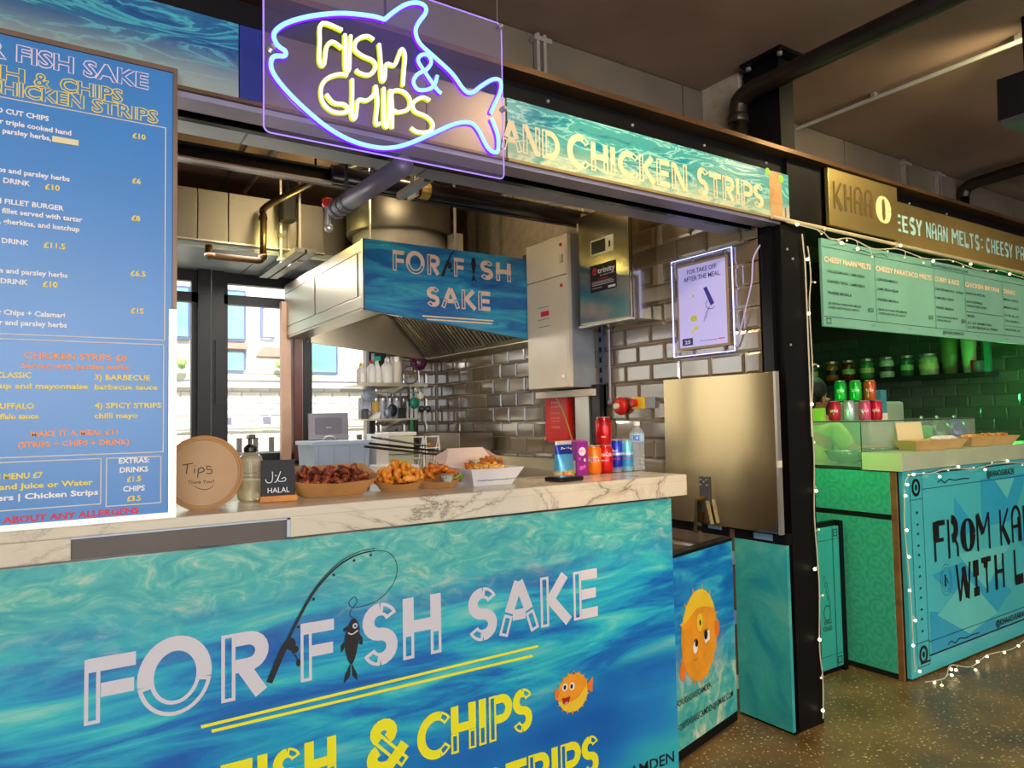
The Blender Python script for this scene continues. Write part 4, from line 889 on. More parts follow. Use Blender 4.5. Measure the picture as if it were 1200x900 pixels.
# ---- white box with printed message and open pale lid
wbx = wroot('chip_box', (1.29, 2.2, ZM), 'white takeaway box of loaded chips with open lid and small blue print', 'food box')
def flare(x0, x1, y0, y1, z0, X0, X1, Y0, Y1, z1, t=.0015):
    mb = MB(); b_ = [(x0, y0), (x1, y0), (x1, y1), (x0, y1)]; T = [(X0, Y0), (X1, Y0), (X1, Y1), (X0, Y1)]
    ins = [(1, 1), (-1, 1), (-1, -1), (1, -1)]
    vs = [(x, y, z0) for x, y in b_]+[(x, y, z1) for x, y in T]+[(x+a*t, y+b*t, z1) for (x, y), (a, b) in zip(T, ins)]+[(x+a*t, y+b*t, z0+t) for (x, y), (a, b) in zip(b_, ins)]
    fs = [(3, 2, 1, 0), (12, 13, 14, 15)]
    for k in range(3):
        for i in range(4): fs.append((k*4+i, k*4+(i+1) % 4, (k+1)*4+(i+1) % 4, (k+1)*4+i))
    return mb.add(vs, fs)
flare(1.222, 1.378, 2.115, 2.245, ZM, 1.200, 1.415, 2.090, 2.280, ZM+.060).build('box', whitecard, wbx)
ld = flare(1.190, 1.425, 2.281, 2.287, ZM+.060, 1.225, 1.375, 2.310, 2.315, ZM+.125).build('lid', pinkcard, wbx)
MB().add([(1.160, 2.235, ZM+.068), (1.200, 2.280, ZM+.060), (1.230, 2.308, ZM+.124), (1.160, 2.295, ZM+.098)], [(0, 1, 2, 3)]).add([(1.415, 2.279, ZM+.060), (1.44, 2.205, ZM+.062), (1.375, 2.308, ZM+.124)], [(0, 1, 2)]).build('lid_flap', pinkcard, wbx)
p = Print(); p.text('Freshly Prepared From the Sea to You', .105, .021, .0062, .155, .012, 'c'); p.put('lettering', plain('navy_print', '#3a4a80', .5, 0, 0), wbx, (1.205, 2.113, ZM+.0), V=(0, -.42, 1), off=.004)
p = Print()
for i in range(3):
    for j in range(4): p.text(('Fish', 'Sea', 'chips', 'Fresh')[(i+j) % 4], .02+j*.035, .02+i*.014, .006)
p.put('lid_lettering', plain('grey_print', '#7a7276', .5, 0, 0), wbx, (1.215, 2.283, ZM+.060), V=(0, .44, 1), off=.001)
stickd = {}
for s in range(4):
    q = random.Random(s+40); l = q.uniform(.03, .045); o = MB().bbox((-l/2, -.0045, -.0045), (l/2, .0045, .0045), .002).build('chip', chip_m, smooth=False); stickd[s] = o.data; bpy.data.objects.remove(o)
for i in range(46):
    a, b_ = rf.uniform(-1, 1), rf.uniform(-1, 1); o = bpy.data.objects.new('chip', stickd[i % 4]); COL.objects.link(o)
    o.location = (1.308+a*.078, 2.182+b_*.055, ZM+.046+.024*(1-a*a)*(1-.5*b_*b_)+rf.uniform(-.004, .004)); o.rotation_euler = (rf.uniform(-.3, .3), rf.uniform(-.35, .35), rf.uniform(0, 3.1)); tag(o, 'golden chip in the white takeaway box', 'chip', 'chips in the white box')
class T_: pass
tb = T_(); tb.location = Vector((1.308, 2.182, ZM+.006)); tb.rotation_euler = T_(); tb.rotation_euler.z = 0
scatter('fried_prawn', 'p', batterd, tb, [(-.07, 0, .062), (-.045, .02, .068), (-.02, -.02, .07), (.0, .01, .075), (.02, -.015, .074), (.04, .012, .078), (.058, -.008, .076), (.075, .015, .068), (.03, .03, .082), (.05, .03, .08)], .011, (1.4, .85, .8), .15, 'orange fried nugget on top of the boxed chips', 'nugget', 'nuggets on the boxed chips')
sprig('parsley_topping', (1.308, 2.175, ZM+.076), 70, (.07, .035, .014), 'chopped parsley over the boxed chips', .0048, 7)
# ---- tips lid
tp = root('tips_lid', (.356, 2.085, ZM), 'round kraft lid with handwritten Tips Thank you, standing upright', 'lid')
tp.rotation_euler = (R(-8), 0, R(-14))
rr = .099; Ps = [(rr*math.cos(R(a)), rr*1.0*math.sin(R(a))+rr) for a in range(-150, 151, 6)]
Ps = [(x, z) for x, z in Ps]; 
MB().prism(Ps, 1, .004, .006).build('disc', kraft_in, tp)
MB().tube([(x, .004, z) for x, z in Ps], .0042, 7, closed=True).tube([(x*.92, .003, (z-rr)*.92+rr) for x, z in Ps], .0018, 5, closed=True).build('rim', kraft, tp)
MB().bbox((-.03, -.002, .190), (.022, .006, .198), .002).build('tab', kraft, tp)
p = Print(); s_ = .0026
for pts in ([(-.052, .122), (-.026, .126)], [(-.040, .124), (-.042, .098)], [(-.022, .112), (-.023, .098)], [(-.022, .118), (-.021, .120)], cat([(-.012, .112), (-.014, .086)], 3), cat([(-.012, .110), (-.002, .113), (.002, .104), (-.012, .099)], 5), cat([(.020, .114), (.010, .117), (.010, .108), (.021, .106), (.020, .097), (.008, .097)], 5)): p.rib(pts, s_)
p.text('Thank You!!', -.005, .070, .009, .066, 0, 'c'); p.rib(cat([(-.022, .064), (-.006, .055), (.012, .054), (.026, .062)], 6), .0016)
p.rib([(-.078, .045), (-.078, .152)], .0018)
p.put('handwriting', plain('brown_marker', '#3a2416', .6, 0, 0), tp, (0, .004, 0), off=.001)
# ---- soap bottle
sb = root('soap_bottle', (.512, 2.225, ZM), 'clear rounded pump bottle behind the black HALAL card', 'soap bottle')
MB().lathe([(.030, 0), (.036, .006), (.037, .02), (.037, .115), (.033, .132), (.018, .142), (.014, .146)], (0, 0, 0), 24).build('bottle', plain('soap_bottle_plastic', '#f2e9c8', .06, 0, 0, trans=.7, ior=1.3, alpha=.8), sb, smooth=True)
MB().lathe([(.031, .004), (.033, .02), (.033, .06), (.001, .061)], (0, 0, 0), 20).build('liquid', plain('soap_liquid', '#f0e6c0', .1, 0, .03, trans=.5), sb, smooth=True)
pm = MB().lathe([(.017, .144), (.019, .147), (.019, .158), (.012, .164), (.006, .168), (.006, .186)], (0, 0, 0), 16).bbox((-.010, -.030, .184), (.010, .010, .197), .003).build('pump', plain('pump_black', '#0e0d10', .3, 0, .1), sb)
m_ = wrap('hand soap', .0372, .006, .04, .01, -103, z=.082); m_.build('label_lettering', plain('soap_print', '#6e6a62', .5, 0, 0), sb)
m_ = wrap('moisturising', .0372, .006, .045, .01, -103, z=.070); m_.build('label_lettering', MATS['soap_print'], sb)
# ---- halal card
hc = root('halal_card', (.572, 2.135, ZM), 'small black chalk card reading HALAL on an orange wooden foot', 'sign')
hc.rotation_euler = (0, 0, R(-6))
MB().bbox((-.050, .0, .014), (.047, .004, .121), .0015).build('card', plain('chalk_black', '#15161c', .6, 0, .1), hc)
MB().bbox((-.053, -.012, 0), (.052, .016, .018), .002).build('foot', plain('orange_wood', '#d9861e', .45, 0, .12, 30), hc)
p = Print(); p.text('HALAL', .0, .026, .015, .062, .006, 'c')
for pts in ([(-.037, .066), (-.032, .057), (-.020, .058), (-.017, .075), (-.018, .088)], [(-.010, .078), (-.006, .074)], [(.002, .078), (-.006, .06), (-.012, .056)], [(.006, .088), (-.002, .062), (.012, .058), (.020, .062), (.018, .069), (.008, .066)]): p.rib(cat(pts, 5), .0022)
p.put('chalk_lettering', plain('chalk_white', '#e8e6ea', .8, 0, 0), hc, (0, 0, 0), off=.001)
# ================================================================== KITCHEN
hd = wroot('extractor_hood', (2.1, 4.5, 1.89), 'stainless extractor hood with blue water print sign on its front end', 'extractor hood')
zb = lambda x: 2.030-(x-1.47)*.108
x0, x1, y0, y1, zt = 1.47, 2.755, 3.73, 5.30, 2.432
hs = MB().hexa([(x0, y0, zb(x0)), (x0+.02, y0, zb(x0+.02)), (x0+.02, y1, zb(x0+.02)), (x0, y1, zb(x0)), (x0, y0, zt), (x0+.02, y0, zt), (x0+.02, y1, zt), (x0, y1, zt)])
hs.build('side_panel', stain_h, hd)
MB().hexa([(x0, y0, zb(x0)), (x1, y0, zb(x1)), (x1, y0+.02, zb(x1)), (x0, y0+.02, zb(x0)), (x0, y0, zt), (x1, y0, zt), (x1, y0+.02, zt), (x0, y0+.02, zt)]).build('end_panel', stain_h, hd)
MB().hexa([(x0, y1-.02, zb(x0)), (x1, y1-.02, zb(x1)), (x1, y1, zb(x1)), (x0, y1, zb(x0)), (x0, y1-.02, zt), (x1, y1-.02, zt), (x1, y1, zt), (x0, y1, zt)]).build('end_panel', stain_h, hd)
MB().box((x0, y0, zt-.01), (x1, y1, zt)).build('top_panel', stain_h, hd)
# panel joints on the side: raised sheets with gaps
for a, b, c_, d in ((y0+.03, y1-.01, 2.365, zt-.006), (y0+.09, y0+.83, 2.115, 2.36), (y0+.86, y1-.01, 2.115, 2.36), (y0+.03, y1-.01, 2.045, 2.11)):
    MB().bbox((x0-.006, a, c_), (x0, b, d), .002).build('side_sheet', stain_h, hd)
MB().box((x0-.006, y0, 2.04), (x0, y0+.026, zt)).build('corner_strip', stain_h, hd)
# inner lip, ceiling of the hood, slatted filters
MB().hexa([(x0+.02, y0+.02, zb(x0)+.0), (x0+.11, y0+.02, zb(x0)-.01), (x0+.11, y1-.02, zb(x0)-.01), (x0+.02, y1-.02, zb(x0)), (x0+.02, y0+.02, zb(x0)+.01), (x0+.11, y0+.02, zb(x0)+.002), (x0+.11, y1-.02, zb(x0)+.002), (x0+.02, y1-.02, zb(x0)+.01)]).build('lip', stain_h, hd)
MB().hexa([(2.60, y0+.02, 1.905), (x1, y0+.02, zb(x1)), (x1, y1-.02, zb(x1)), (2.60, y1-.02, 1.905), (2.60, y0+.02, 1.925), (x1, y0+.02, zb(x1)+.02), (x1, y1-.02, zb(x1)+.02), (2.60, y1-.02, 1.925)]).build('gutter', stain_h, hd)
MB().add([(x0+.11, y0+.02, zb(x0)), (2.3, y0+.02, 2.30), (2.3, y1-.02, 2.30), (x0+.11, y1-.02, zb(x0))], [(0, 1, 2, 3)]).build('inner_sheet', stain_gold, hd)
fa, fb = Vector((2.30, 0, 2.29)), Vector((2.62, 0, 1.925)); fd = (fb-fa)
for k in range(3):
    ya, yb = y0+.05+k*.49, y0+.05+k*.49+.47
    ff = MB(); 
    for (s0, s1, ya_, yb_) in ((0, .06, ya, yb), (.94, 1, ya, yb), (0, 1, ya, ya+.02), (0, 1, yb-.02, yb)):
        a = fa+fd*s0; b = fa+fd*s1; ff.hexa([(a.x, ya_, a.z), (b.x, ya_, b.z), (b.x, yb_, b.z), (a.x, yb_, a.z), (a.x-.02, ya_, a.z-.012), (b.x-.02, ya_, b.z-.012), (b.x-.02, yb_, b.z-.012), (a.x-.02, yb_, a.z-.012)])
    fo = ff.build('filter', stain_h, hd)
    for i in range(9):
        y = ya+.028+i*.048; a = fa+fd*.06; b = fa+fd*.94
        MB().hexa([(a.x, y, a.z), (b.x, y, b.z), (b.x, y+.026, b.z), (a.x, y+.026, a.z), (a.x-.018, y, a.z-.01), (b.x-.018, y, b.z-.01), (b.x-.018, y+.026, b.z-.01), (a.x-.018, y+.026, a.z-.01)]).build('slat', stain_h, fo)
    a = fa+fd*.25; b = fa+fd*.6; MB().tube([(a.x-.03, ya+.24, a.z-.02), (a.x-.05, ya+.24, a.z-.05), (b.x-.05, ya+.24, b.z-.03), (b.x-.03, ya+.24, b.z-.02)], .005, 6).build('handle', gold_m, fo)
rv = MB()
for i in range(22): rv.lathe([(.006, 0), (.004, -.006)], (x0+.05+i*.055, y1-.035, zb(x0+.05+i*.055)+.004), 6, 'z')
rv.build('rivet_row', alu, hd)['kind'] = 'stuff'
hp = MB().hexa([(x0+.002, y0-.012, zb(x0)+.002), (2.74, y0-.012, zb(2.74)+.002), (2.74, y0-.002, zb(2.74)), (x0+.002, y0-.002, zb(x0)), (x0+.002, y0-.012, 2.43), (2.74, y0-.012, 2.43), (2.74, y0-.002, 2.43), (x0+.002, y0-.002, 2.43)]).build('sign_panel', w_hood, hd)
def hput(p, n, m, off=.0015): p.put(n, m, hp, (0-2.1+2.1, y0-.012, 0), off=off)
hx = hp; 
def hput(p, n, m, off=.0015):
    p.put(n, m, hp, (0, y0-.012, 0), off=off)
pl_ = plain('peach_lettering', '#e3c6b4', .5, 0, 0); eh = lambda q: hput(q, 'letter', pl_)
for a_, k_ in ((('F', 1.640, 2.266, .118, .075), .06), (('O', 1.722, 2.256, .138, .118), .06), (('R', 1.858, 2.262, .122, .085), .06), (('F', 2.036, 2.268, .115, .072), .06), (('SH', 2.215, 2.270, .116, .236), .1), (('SAKE', 1.848, 2.075, .118, .445), .08)): logo(None, *a_, sp=k_, each=eh)
p = Print(); p.rect(1.822, 2.012, 2.308, 2.020); p.rect(1.850, 1.994, 2.30, 2.002); hput(p, 'double_line', creamprint)
p = Print(); p.rib([(1.955, 2.262), (1.985, 2.335), (2.02, 2.405), (2.045, 2.425)], .012, ws=[.02, .016, .009, .004]); p.disc((2.005, 2.33), .016, .02); p.disc((2.018, 2.30), .008)
p.poly(cat([(2.172, 2.40), (2.186, 2.375), (2.184, 2.33), (2.170, 2.29), (2.158, 2.33), (2.156, 2.375)], 4, True)); p.poly([(2.17, 2.295), (2.192, 2.245), (2.172, 2.258), (2.150, 2.245)]); hput(p, 'rod_print', blackprint, .003)
# ducting
du = wroot('square_duct', (.9, 4.8, 2.5), 'long brown-gold sheet metal duct above the kitchen windows', 'duct')
MB().box((-2, 4.655, 2.56), (1.55, 5.30, 2.845)).build('body', stain_gold, du)
for a, b in ((-2, -.9), (-.895, .2), (.205, .755), (.76, .935), (.94, 1.30), (1.305, 1.545)): MB().bbox((a, 4.640, 2.545), (b, 4.655, 2.86), .003).build('panel', stain_gold, du)
MB().box((-2, 4.63, 2.535), (1.55, 4.655, 2.545)).build('edge_strip', alu, du)
du = wroot('square_duct', (1.75, 4.7, 2.42), 'angled steel duct box between long duct and extractor hood', 'duct')
MB().prism([(1.556, 2.86), (1.556, 2.50), (1.60, 2.445), (1.9, 2.445), (1.9, 2.86)], 1, 4.86, 5.2).build('body', stain_gold, du)
MB().box((1.60, 4.845, 2.50), (1.86, 4.86, 2.80)).build('access_panel', stain_gold, du)
du = wroot('round_duct', (1.99, 4.4, 2.44), 'wide vertical stainless drum duct rising from the hood', 'duct')
MB().lathe([(.345, .20), (.35, .21), (.35, .60)], (1.99, 4.40, 2.44), 40).build('drum', stain_gold, du, smooth=True)
MB().lathe([(.40, 0), (.31, .10), (.31, .205)], (1.99, 4.40, 2.435), 40).build('collar', plain('pale_galvanised', '#c8c6c2', .3, .4, .1), du, smooth=True)
MB().box((2.20, 4.0, 2.44), (2.26, 4.1, 2.62)).build('bracket', alu, du); MB().tube([(2.23, 4.05, 2.62), (2.23, 4.05, 3.05)], .010, 8).tube([(1.64, 4.05, 2.5), (1.64, 4.05, 3.05)], .010, 8).build('hanger', alu, du)
bb = wroot('roof_beam', (.9, 3.4, 2.58), 'dark round beam with pale lower edge crossing under the kitchen ceiling', 'beam')
MB().box((-2, 3.38, 2.585), (2.76, 3.42, 2.655)).box((-2, 3.34, 2.645), (2.76, 3.46, 2.655)).build('web', plain('dark_indigo_steel', '#1d1a26', .3, .2, .1), bb)
MB().box((-2, 3.33, 2.578), (1.16, 3.372, 2.586)).build('flange', plain('pale_flange', '#a79c98', .4, .3, .1), bb)
MB().tube([(1.15, 3.33, 2.62), (2.76, 3.33, 2.62)], .045, 14).build('conduit', MATS['dark_indigo_steel'], bb, smooth=True)
MB().lathe([(.047, 0), (.047, .055)], (1.62, 3.33, 2.62), 14, 'x', cap=False).build('label_band', plain('label_yellow', '#c7a860', .5, 0, .15, 30), bb)
gp = wroot('grey_pipe', (.93, 2.3, 2.2), 'thick grey pipe with red valve at its end under the hatch soffit', 'pipe')
pa, pb = Vector((.914, 2.60, 2.215)), Vector((.945, 2.04, 2.222))
MB().tube([pa, pb], .033, 16).build('barrel', plain('violet_grey_pipe', '#6f6a80', .42, .2, .1), gp, smooth=True)
for t in (.03, .12, .20): q = pa.lerp(pb, t); q2 = pa.lerp(pb, t+.03); MB().tube([q, q2], .037, 16).build('clamp', darkgrey, gp)
MB().lathe([(.016, 0), (.022, .012), (.022, .03), (.012, .035)], (.897, 2.64, 2.235), 12).build('valve_cap', red_m, gp); MB().tube([(.897, 2.64, 2.15), (.897, 2.64, 2.235)], .012, 10).ball((.900, 2.64, 2.155), .018, 2).build('valve_body', alu, gp)
MB().tube([(.932, 2.28, 2.25), (.932, 2.28, 2.283)], .008, 8).tube([(.92, 2.5, 2.25), (.92, 2.5, 3.05)], .007, 8).build('hanger', darkgrey, gp)
br = wroot('drop_pipe', (1.12, 4.5, 2.42), 'brown pipe dropping in front of the duct and turning left', 'pipe')
MB().tube(cat([(1.30, 3.9, 2.80), (1.14, 4.5, 2.77), (1.125, 4.53, 2.72)], 4)+[(1.125, 4.54, 2.46)]+cat([(1.125, 4.54, 2.46), (1.11, 4.54, 2.43), (1.08, 4.54, 2.425)], 3)+[(.84, 4.54, 2.425)]+cat([(.84, 4.54, 2.425), (.81, 4.54, 2.43), (.805, 4.54, 2.455)], 3)+[(.805, 4.54, 2.49)], .021, 12).build('pipework', pipe_br, br, smooth=True)
for q in ((1.125, 4.54, 2.70), (1.125, 4.54, 2.455), (.81, 4.54, 2.43)): MB().ball(q, .029, 2).build('elbow', pipe_br, br, smooth=True)
MB().tube([(1.30, 3.9, 2.80), (1.50, 3.35, 2.83), (1.74, 2.56, 2.86)], .035, 12).build('run', plain('blue_grey_pipe', '#4c4a58', .35, .3, .1), br, smooth=True)
s1 = wroot('wall_speaker', (1.27, 4.55, 2.7), 'small black speaker hanging in front of the duct', 'speaker')
MB().bbox((1.235, 4.50, 2.70), (1.325, 4.60, 2.87), .012).build('cabinet', plain('speaker_black', '#0f0f12', .6, 0, .1), s1); MB().box((1.27, 4.54, 2.87), (1.29, 4.56, 3.05)).build('bracket', black, s1)
for x, n_ in ((1.25, 'left of the pair of thin struts in front of the duct'), (1.372, 'right of the pair of thin struts in front of the duct')):
    s1 = wroot('hanging_strut', (x, 4.6, 2.47), 'thin pale hanging strut, '+n_, 'strut'); MB().box((x-.007, 4.59, 2.47), (x+.007, 4.605, 3.05)).build('rod', alu, s1); MB().box((x-.02, 4.585, 2.455), (x+.02, 4.61, 2.475)).build('foot', alu, s1)
    if x < 1.3: MB().lathe([(.012, 0), (.02, .01), (.012, .03)], (x, 4.59, 2.60), 10).build('clamp', alu, s1)
s1 = wroot('unistrut_rail', (1.35, 4.8, 2.46), 'grey slotted channel rail under the soffit by the hood', 'rail')
MB().box((1.27, 4.35, 2.462), (1.33, 5.25, 2.492)).box((1.345, 4.35, 2.462), (1.40, 5.25, 2.492)).box((1.33, 4.35, 2.484), (1.345, 5.25, 2.492)).build('channel', plain('galvanised_channel', '#9b9c98', .35, .6, .1), s1)
for i, (xa, ya, xb, yb, w) in enumerate(((.92, 2.6, .98, 5.1, .009), (1.08, 2.6, 1.14, 5.1, .014))):
    tag(MB().tube([(xa, ya, 3.03), (xb, yb, 3.03)], w, 8).build('ceiling_conduit', alu if i else darkgrey), ('thinner dark', 'thicker pale')[i]+' conduit running along the kitchen ceiling', 'conduit')
sl = wroot('ceiling_spotlight', (1.38, 4.36, 2.86), 'lit round spotlight under the kitchen ceiling in front of the duct', 'spotlight')
MB().lathe([(.03, 0), (.034, .01), (.03, .05)], (1.385, 4.30, 2.905), 16, cap=False).tube([(1.385, 4.30, 2.95), (1.385, 4.30, 3.05)], .008, 8).build('housing', black, sl, smooth=True); MB().lathe([(.024, 0), (.001, -.006)], (1.385, 4.30, 2.907), 16).build('lens', lamp_m, sl)
s1 = wroot('smoke_detector', (1.22, 3.2, 3.0), 'round dark detector on the kitchen ceiling behind the pale soffit', 'detector'); MB().lathe([(.05, .05), (.06, .02), (.045, 0)], (1.14, 3.12, 2.80), 18).tube([(1.14, 3.12, 2.84), (1.14, 3.12, 3.05)], .02, 8).build('body', darkgrey, s1)
s1 = wroot('hanging_bracket', (1.70, 2.7, 2.4), 'pale metal angle bracket hanging below the hatch soffit', 'bracket'); MB().box((1.30, 2.62, 2.40), (1.325, 2.90, 2.43)).box((1.325, 2.62, 2.41), (1.345, 2.90, 2.42)).tube([(1.31, 2.76, 2.43), (1.31, 2.76, 3.05)], .006, 6).build('angle', alu, s1)
s1 = wroot('lighting_track', (1.45, 2.9, 2.5), 'short pale light rail beside the thick grey pipe', 'rail'); MB().tube([(1.50, 3.25, 2.55), (1.46, 2.95, 2.55)], .011, 8).box((1.485, 3.08, 2.50), (1.50, 3.18, 2.55)).tube([(1.49, 3.1, 2.55), (1.49, 3.1, 3.05)], .005, 6).build('rail', cream_m, s1); MB().ball((1.46, 2.93, 2.555), .02, 2).build('lamp', white_m, s1)
for i, (xa, ya, za, xb, yb, zb_) in enumerate(((2.30, 3.55, 2.66, 2.52, 3.15, 2.66), (2.36, 3.55, 2.655, 2.58, 3.15, 2.655), (2.52, 3.05, 2.70, 2.66, 2.72, 2.70))):
    tag(MB().tube([(xa, ya, za), (xb, yb, zb_)], .007, 6).tube([(xa, ya, za), (xa, ya, 3.05)], .005, 6).build('ceiling_rod', pipe_gr), ('left one of two thin rods above the grey cabinet', 'right one of two thin rods above the grey cabinet', 'thin rod above the polished steel cabinet')[i], 'rod')
for x, y, z, t in ((2.70, 3.30, 2.53, 'pale junction box above the cream electrical cabinet'), (2.66, 3.05, 2.62, 'pale junction box above the polished cabinet')):
    tag(MB().bbox((x-.03, y-.03, z), (x+.04, y+.03, z+.10), .006).tube([(x, y, z+.1), (x, y, 3.05)], .006, 6).build('junction_box', cream_m), t, 'box')
# ---- cabinets on the tiled wall
ec = wroot('electrical_cabinet', (2.66, 3.5, 1.585), 'tall cream electrical cabinet with two doors on the tiled wall', 'cabinet')
MB().box((2.585, 3.285, 1.588), (2.758, 3.71, 2.505)).build('body', grey_m, ec)
for z0_, z1_ in ((1.590, 2.258), (2.262, 2.503)):
    d = MB().bbox((2.560, 3.30, z0_), (2.585, 3.712, z1_), .004).build('door', cream_m, ec)
    MB().lathe([(.011, 0), (.011, -.006), (.004, -.008)], (2.56, 3.345, z1_-.06), 12, 'x').build('lock', red_m, d)
    MB().bbox((2.552, 3.325, (z1_-.17 if z0_ > 2 else z0_+.05)), (2.56, 3.355, (z1_-.12 if z0_ > 2 else z0_+.075)), .002).build('latch', alu, d)
    if z0_ < 2:
        p = Print(); p.rect(.12, .50, .235, .503); p.rect(.12, .425, .235, .428); p.rect(.12, .38, .235, .383); p.put('sticker_lines', blackprint, d, (2.56, 3.712, z0_), U=(0, -1, 0), off=.001)
        p = Print(); p.rect(.15, .445, .235, .475); p.put('warning_sticker', redprint, d, (2.56, 3.712, z0_), U=(0, -1, 0), off=.001)
MB().box((2.56, 3.285, 1.588), (2.585, 3.298, 2.50)).build('edge_strip', cream_m, ec)
tk = wroot('cable_trunking', (2.72, 3.5, 1.53), 'pale horizontal trunking right under the cream cabinet', 'trunking'); MB().box((2.66, 3.22, 1.535), (2.755, 3.78, 1.575)).build('trunk', cream_m, tk)
MB().box((2.70, 3.29, 1.15), (2.755, 3.42, 1.535)).build('upright', alu, tk); MB().box((2.70, 3.19, 1.15), (2.755, 3.26, 1.60)).build('dark_upright', plain('navy_black', '#15161f', .4, 0, .1), tk)
MB().tube(cat([(2.66, 3.56, 1.53), (2.66, 3.50, 1.46), (2.66, 3.44, 1.35), (2.67, 3.41, 1.25)], 5), .004, 6).build('wire', plain('green_wire', '#8a9a50', .5, 0, 0), tk)
us = wroot('unistrut_post', (2.74, 3.2, 1.5), 'blue-grey slotted upright between the two wall cabinets', 'post'); MB().box((2.735, 3.19, 1.40), (2.758, 3.235, 2.0)).build('channel', plain('blue_grey_steel', '#53617c', .4, .2, .1), us)
mb = MB()
for i in range(9): mb.box((2.733, 3.205, 1.43+i*.06), (2.736, 3.22, 1.46+i*.06))
mb.build('slots', black, us)
tcab = wroot('gas_control_cabinet', (2.66, 2.96, 1.92), 'polished steel cabinet with black sticker on the tiled wall', 'cabinet')
MB().bbox((2.575, 2.748, 1.925), (2.758, 3.175, 2.565), .003).build('body', stain_shiny, tcab)
dd = MB().bbox((2.556, 2.752, 1.935), (2.574, 3.172, 2.56), .004).build('door', stain_shiny, tcab)
def dput(p, n, m, off=.001): p.put(n, m, dd, (2.556, 3.172, 1.935), U=(0, -1, 0), off=off)
p = Print(); p.rect(.10, .17, .318, .322); dput(p, 'sticker', blackprint, .0006)
p = Print(); p.text('trinity', .165, .27, .030, .145, .02); p.text('gas safety systems', .185, .254, .008, .12); p.rect(.115, .205, .30, .208); p.rect(.115, .215, .30, .217); p.rect(.115, .222, .28, .224); p.rect(.25, .178, .31, .190); p.rect(.115, .190, .2, .192); dput(p, 'sticker_lettering', whiteprint, .0014)
p = Print(); p.rect(.115, .228, .305, .2295); p.text('GAS INTERLOCK', .21, .234, .007, .08, .01, 'c'); p.rib(arc(.140, .285, .017, .017, 0, 360, 16), .006); p.rect(.128, .288, .152, .293); p.rect(.137, .272, .143, .290); dput(p, 'sticker_red_print', plain('sticker_red', '#e04038', .5, 0, 0), .0014)
p = Print(); p.rect(.108, .375, .30, .465); dput(p, 'window_frame', alu, .0006); p = Print(); p.rect(.115, .385, .235, .455); p.rect(.262, .40, .276, .435); dput(p, 'display_window', plain('display_black', '#2a2520', .2, 0, .3, 60), .0014)
MB().box((2.55, 2.745, 1.918), (2.58, 3.178, 1.928)).build('drip_edge', alu, tcab)
fb_ = wroot('fire_blanket_case', (2.71, 3.6, 1.26), 'narrow red fire blanket case hanging under the cream cabinet', 'fire blanket')
fbx = MB().bbox((2.70, 3.50, 1.262), (2.756, 3.735, 1.545), .006).build('case', red_m, fb_); MB().box((2.696, 3.55, 1.255), (2.70, 3.70, 1.265)).build('pull_tab', redprint, fb_)
p = Print(); [p.text(t, .117, v, .014, .09, 0, 'c') for t, v in (('FIRE', .235), ('BLANKET', .21), ('Instructions', .17), ('pull tabs', .14), ('cover fire', .12), ('FIRE', .08))]; p.put('lettering', plain('pink_print', '#ef9a90', .5, 0, 0), fbx, (2.70, 3.735, 1.262), U=(0, -1, 0), off=.001)
gv = wroot('gas_valve', (2.72, 3.05, 1.46), 'red round shut-off knob on the tiled wall', 'valve'); MB().lathe([(.045, 0), (.052, -.02), (.045, -.04), (.02, -.045)], (2.75, 3.04, 1.468), 20, 'x').build('body', red_m, gv, smooth=True); MB().lathe([(.016, 0), (.016, -.02)], (2.705, 3.04, 1.468), 12, 'x').build('knob', cream_m, gv)
es = wroot('emergency_stop', (2.73, 2.88, 1.45), 'yellow and red emergency stop switch right of the red knob', 'switch'); MB().bbox((2.715, 2.835, 1.448), (2.758, 2.935, 1.515), .004).build('box', yellow_m, es); MB().lathe([(.022, 0), (.024, -.02), (.015, -.026)], (2.715, 2.905, 1.482), 16, 'x').build('button', red_m, es); MB().bbox((2.72, 2.79, 1.45), (2.758, 2.834, 1.512), .003).build('cover', grey_m, es)
gp2 = tag(MB().tube([(2.74, 3.14, 1.92), (2.74, 3.14, 1.50)], .008, 8).ball((2.74, 3.14, 1.49), .018, 2).build('thin_pipe', pipe_gr), 'thin pale pipe under the polished cabinet ending at a fitting', 'pipe')
# ---- framed lit poster
po_ = wroot('lit_poster', (2.74, 2.43, 1.7), 'poster in clear frame edged with blue-white light reading FOR TAKE OFF', 'poster')
MB().box((2.738, 2.236, 1.712), (2.744, 2.628, 2.212)).build('acrylic_frame', acrylic, po_)
sh = MB().box((2.736, 2.26, 1.742), (2.738, 2.592, 2.182)).build('backing', plain('poster_backing', '#a08a68', .5, 0, .05), po_)
MB().tube([(2.739, y, z) for y, z in ((2.236, 1.712), (2.628, 1.712), (2.628, 2.212), (2.236, 2.212))], .0035, 5, closed=True).build('light_edge', led_w, po_)
for y, z in ((2.25, 1.728), (2.614, 1.728), (2.614, 2.196), (2.25, 2.196)): MB().lathe([(.007, 0), (.007, -.01)], (2.738, y, z), 8, 'x').build('standoff', alu, po_)
pp = lambda p, n, m, off=.001: p.put(n, m, sh, (2.736, 2.592, 1.742), U=(0, -1, 0), off=off)
p = Print(); p.rect(.012, .012, .318, .428); pp(p, 'sheet', lilac, .0006)
p = Print(); p.text('FOR TAKE OFF', .17, .385, .024, .19, .01, 'c'); p.text('AFTER THE MEAL.', .17, .348, .024, .24, .01, 'c'); p.rect(.03, .022, .10, .058); p.text('with or without wings', .20, .034, .008, .11, 0, 'c')
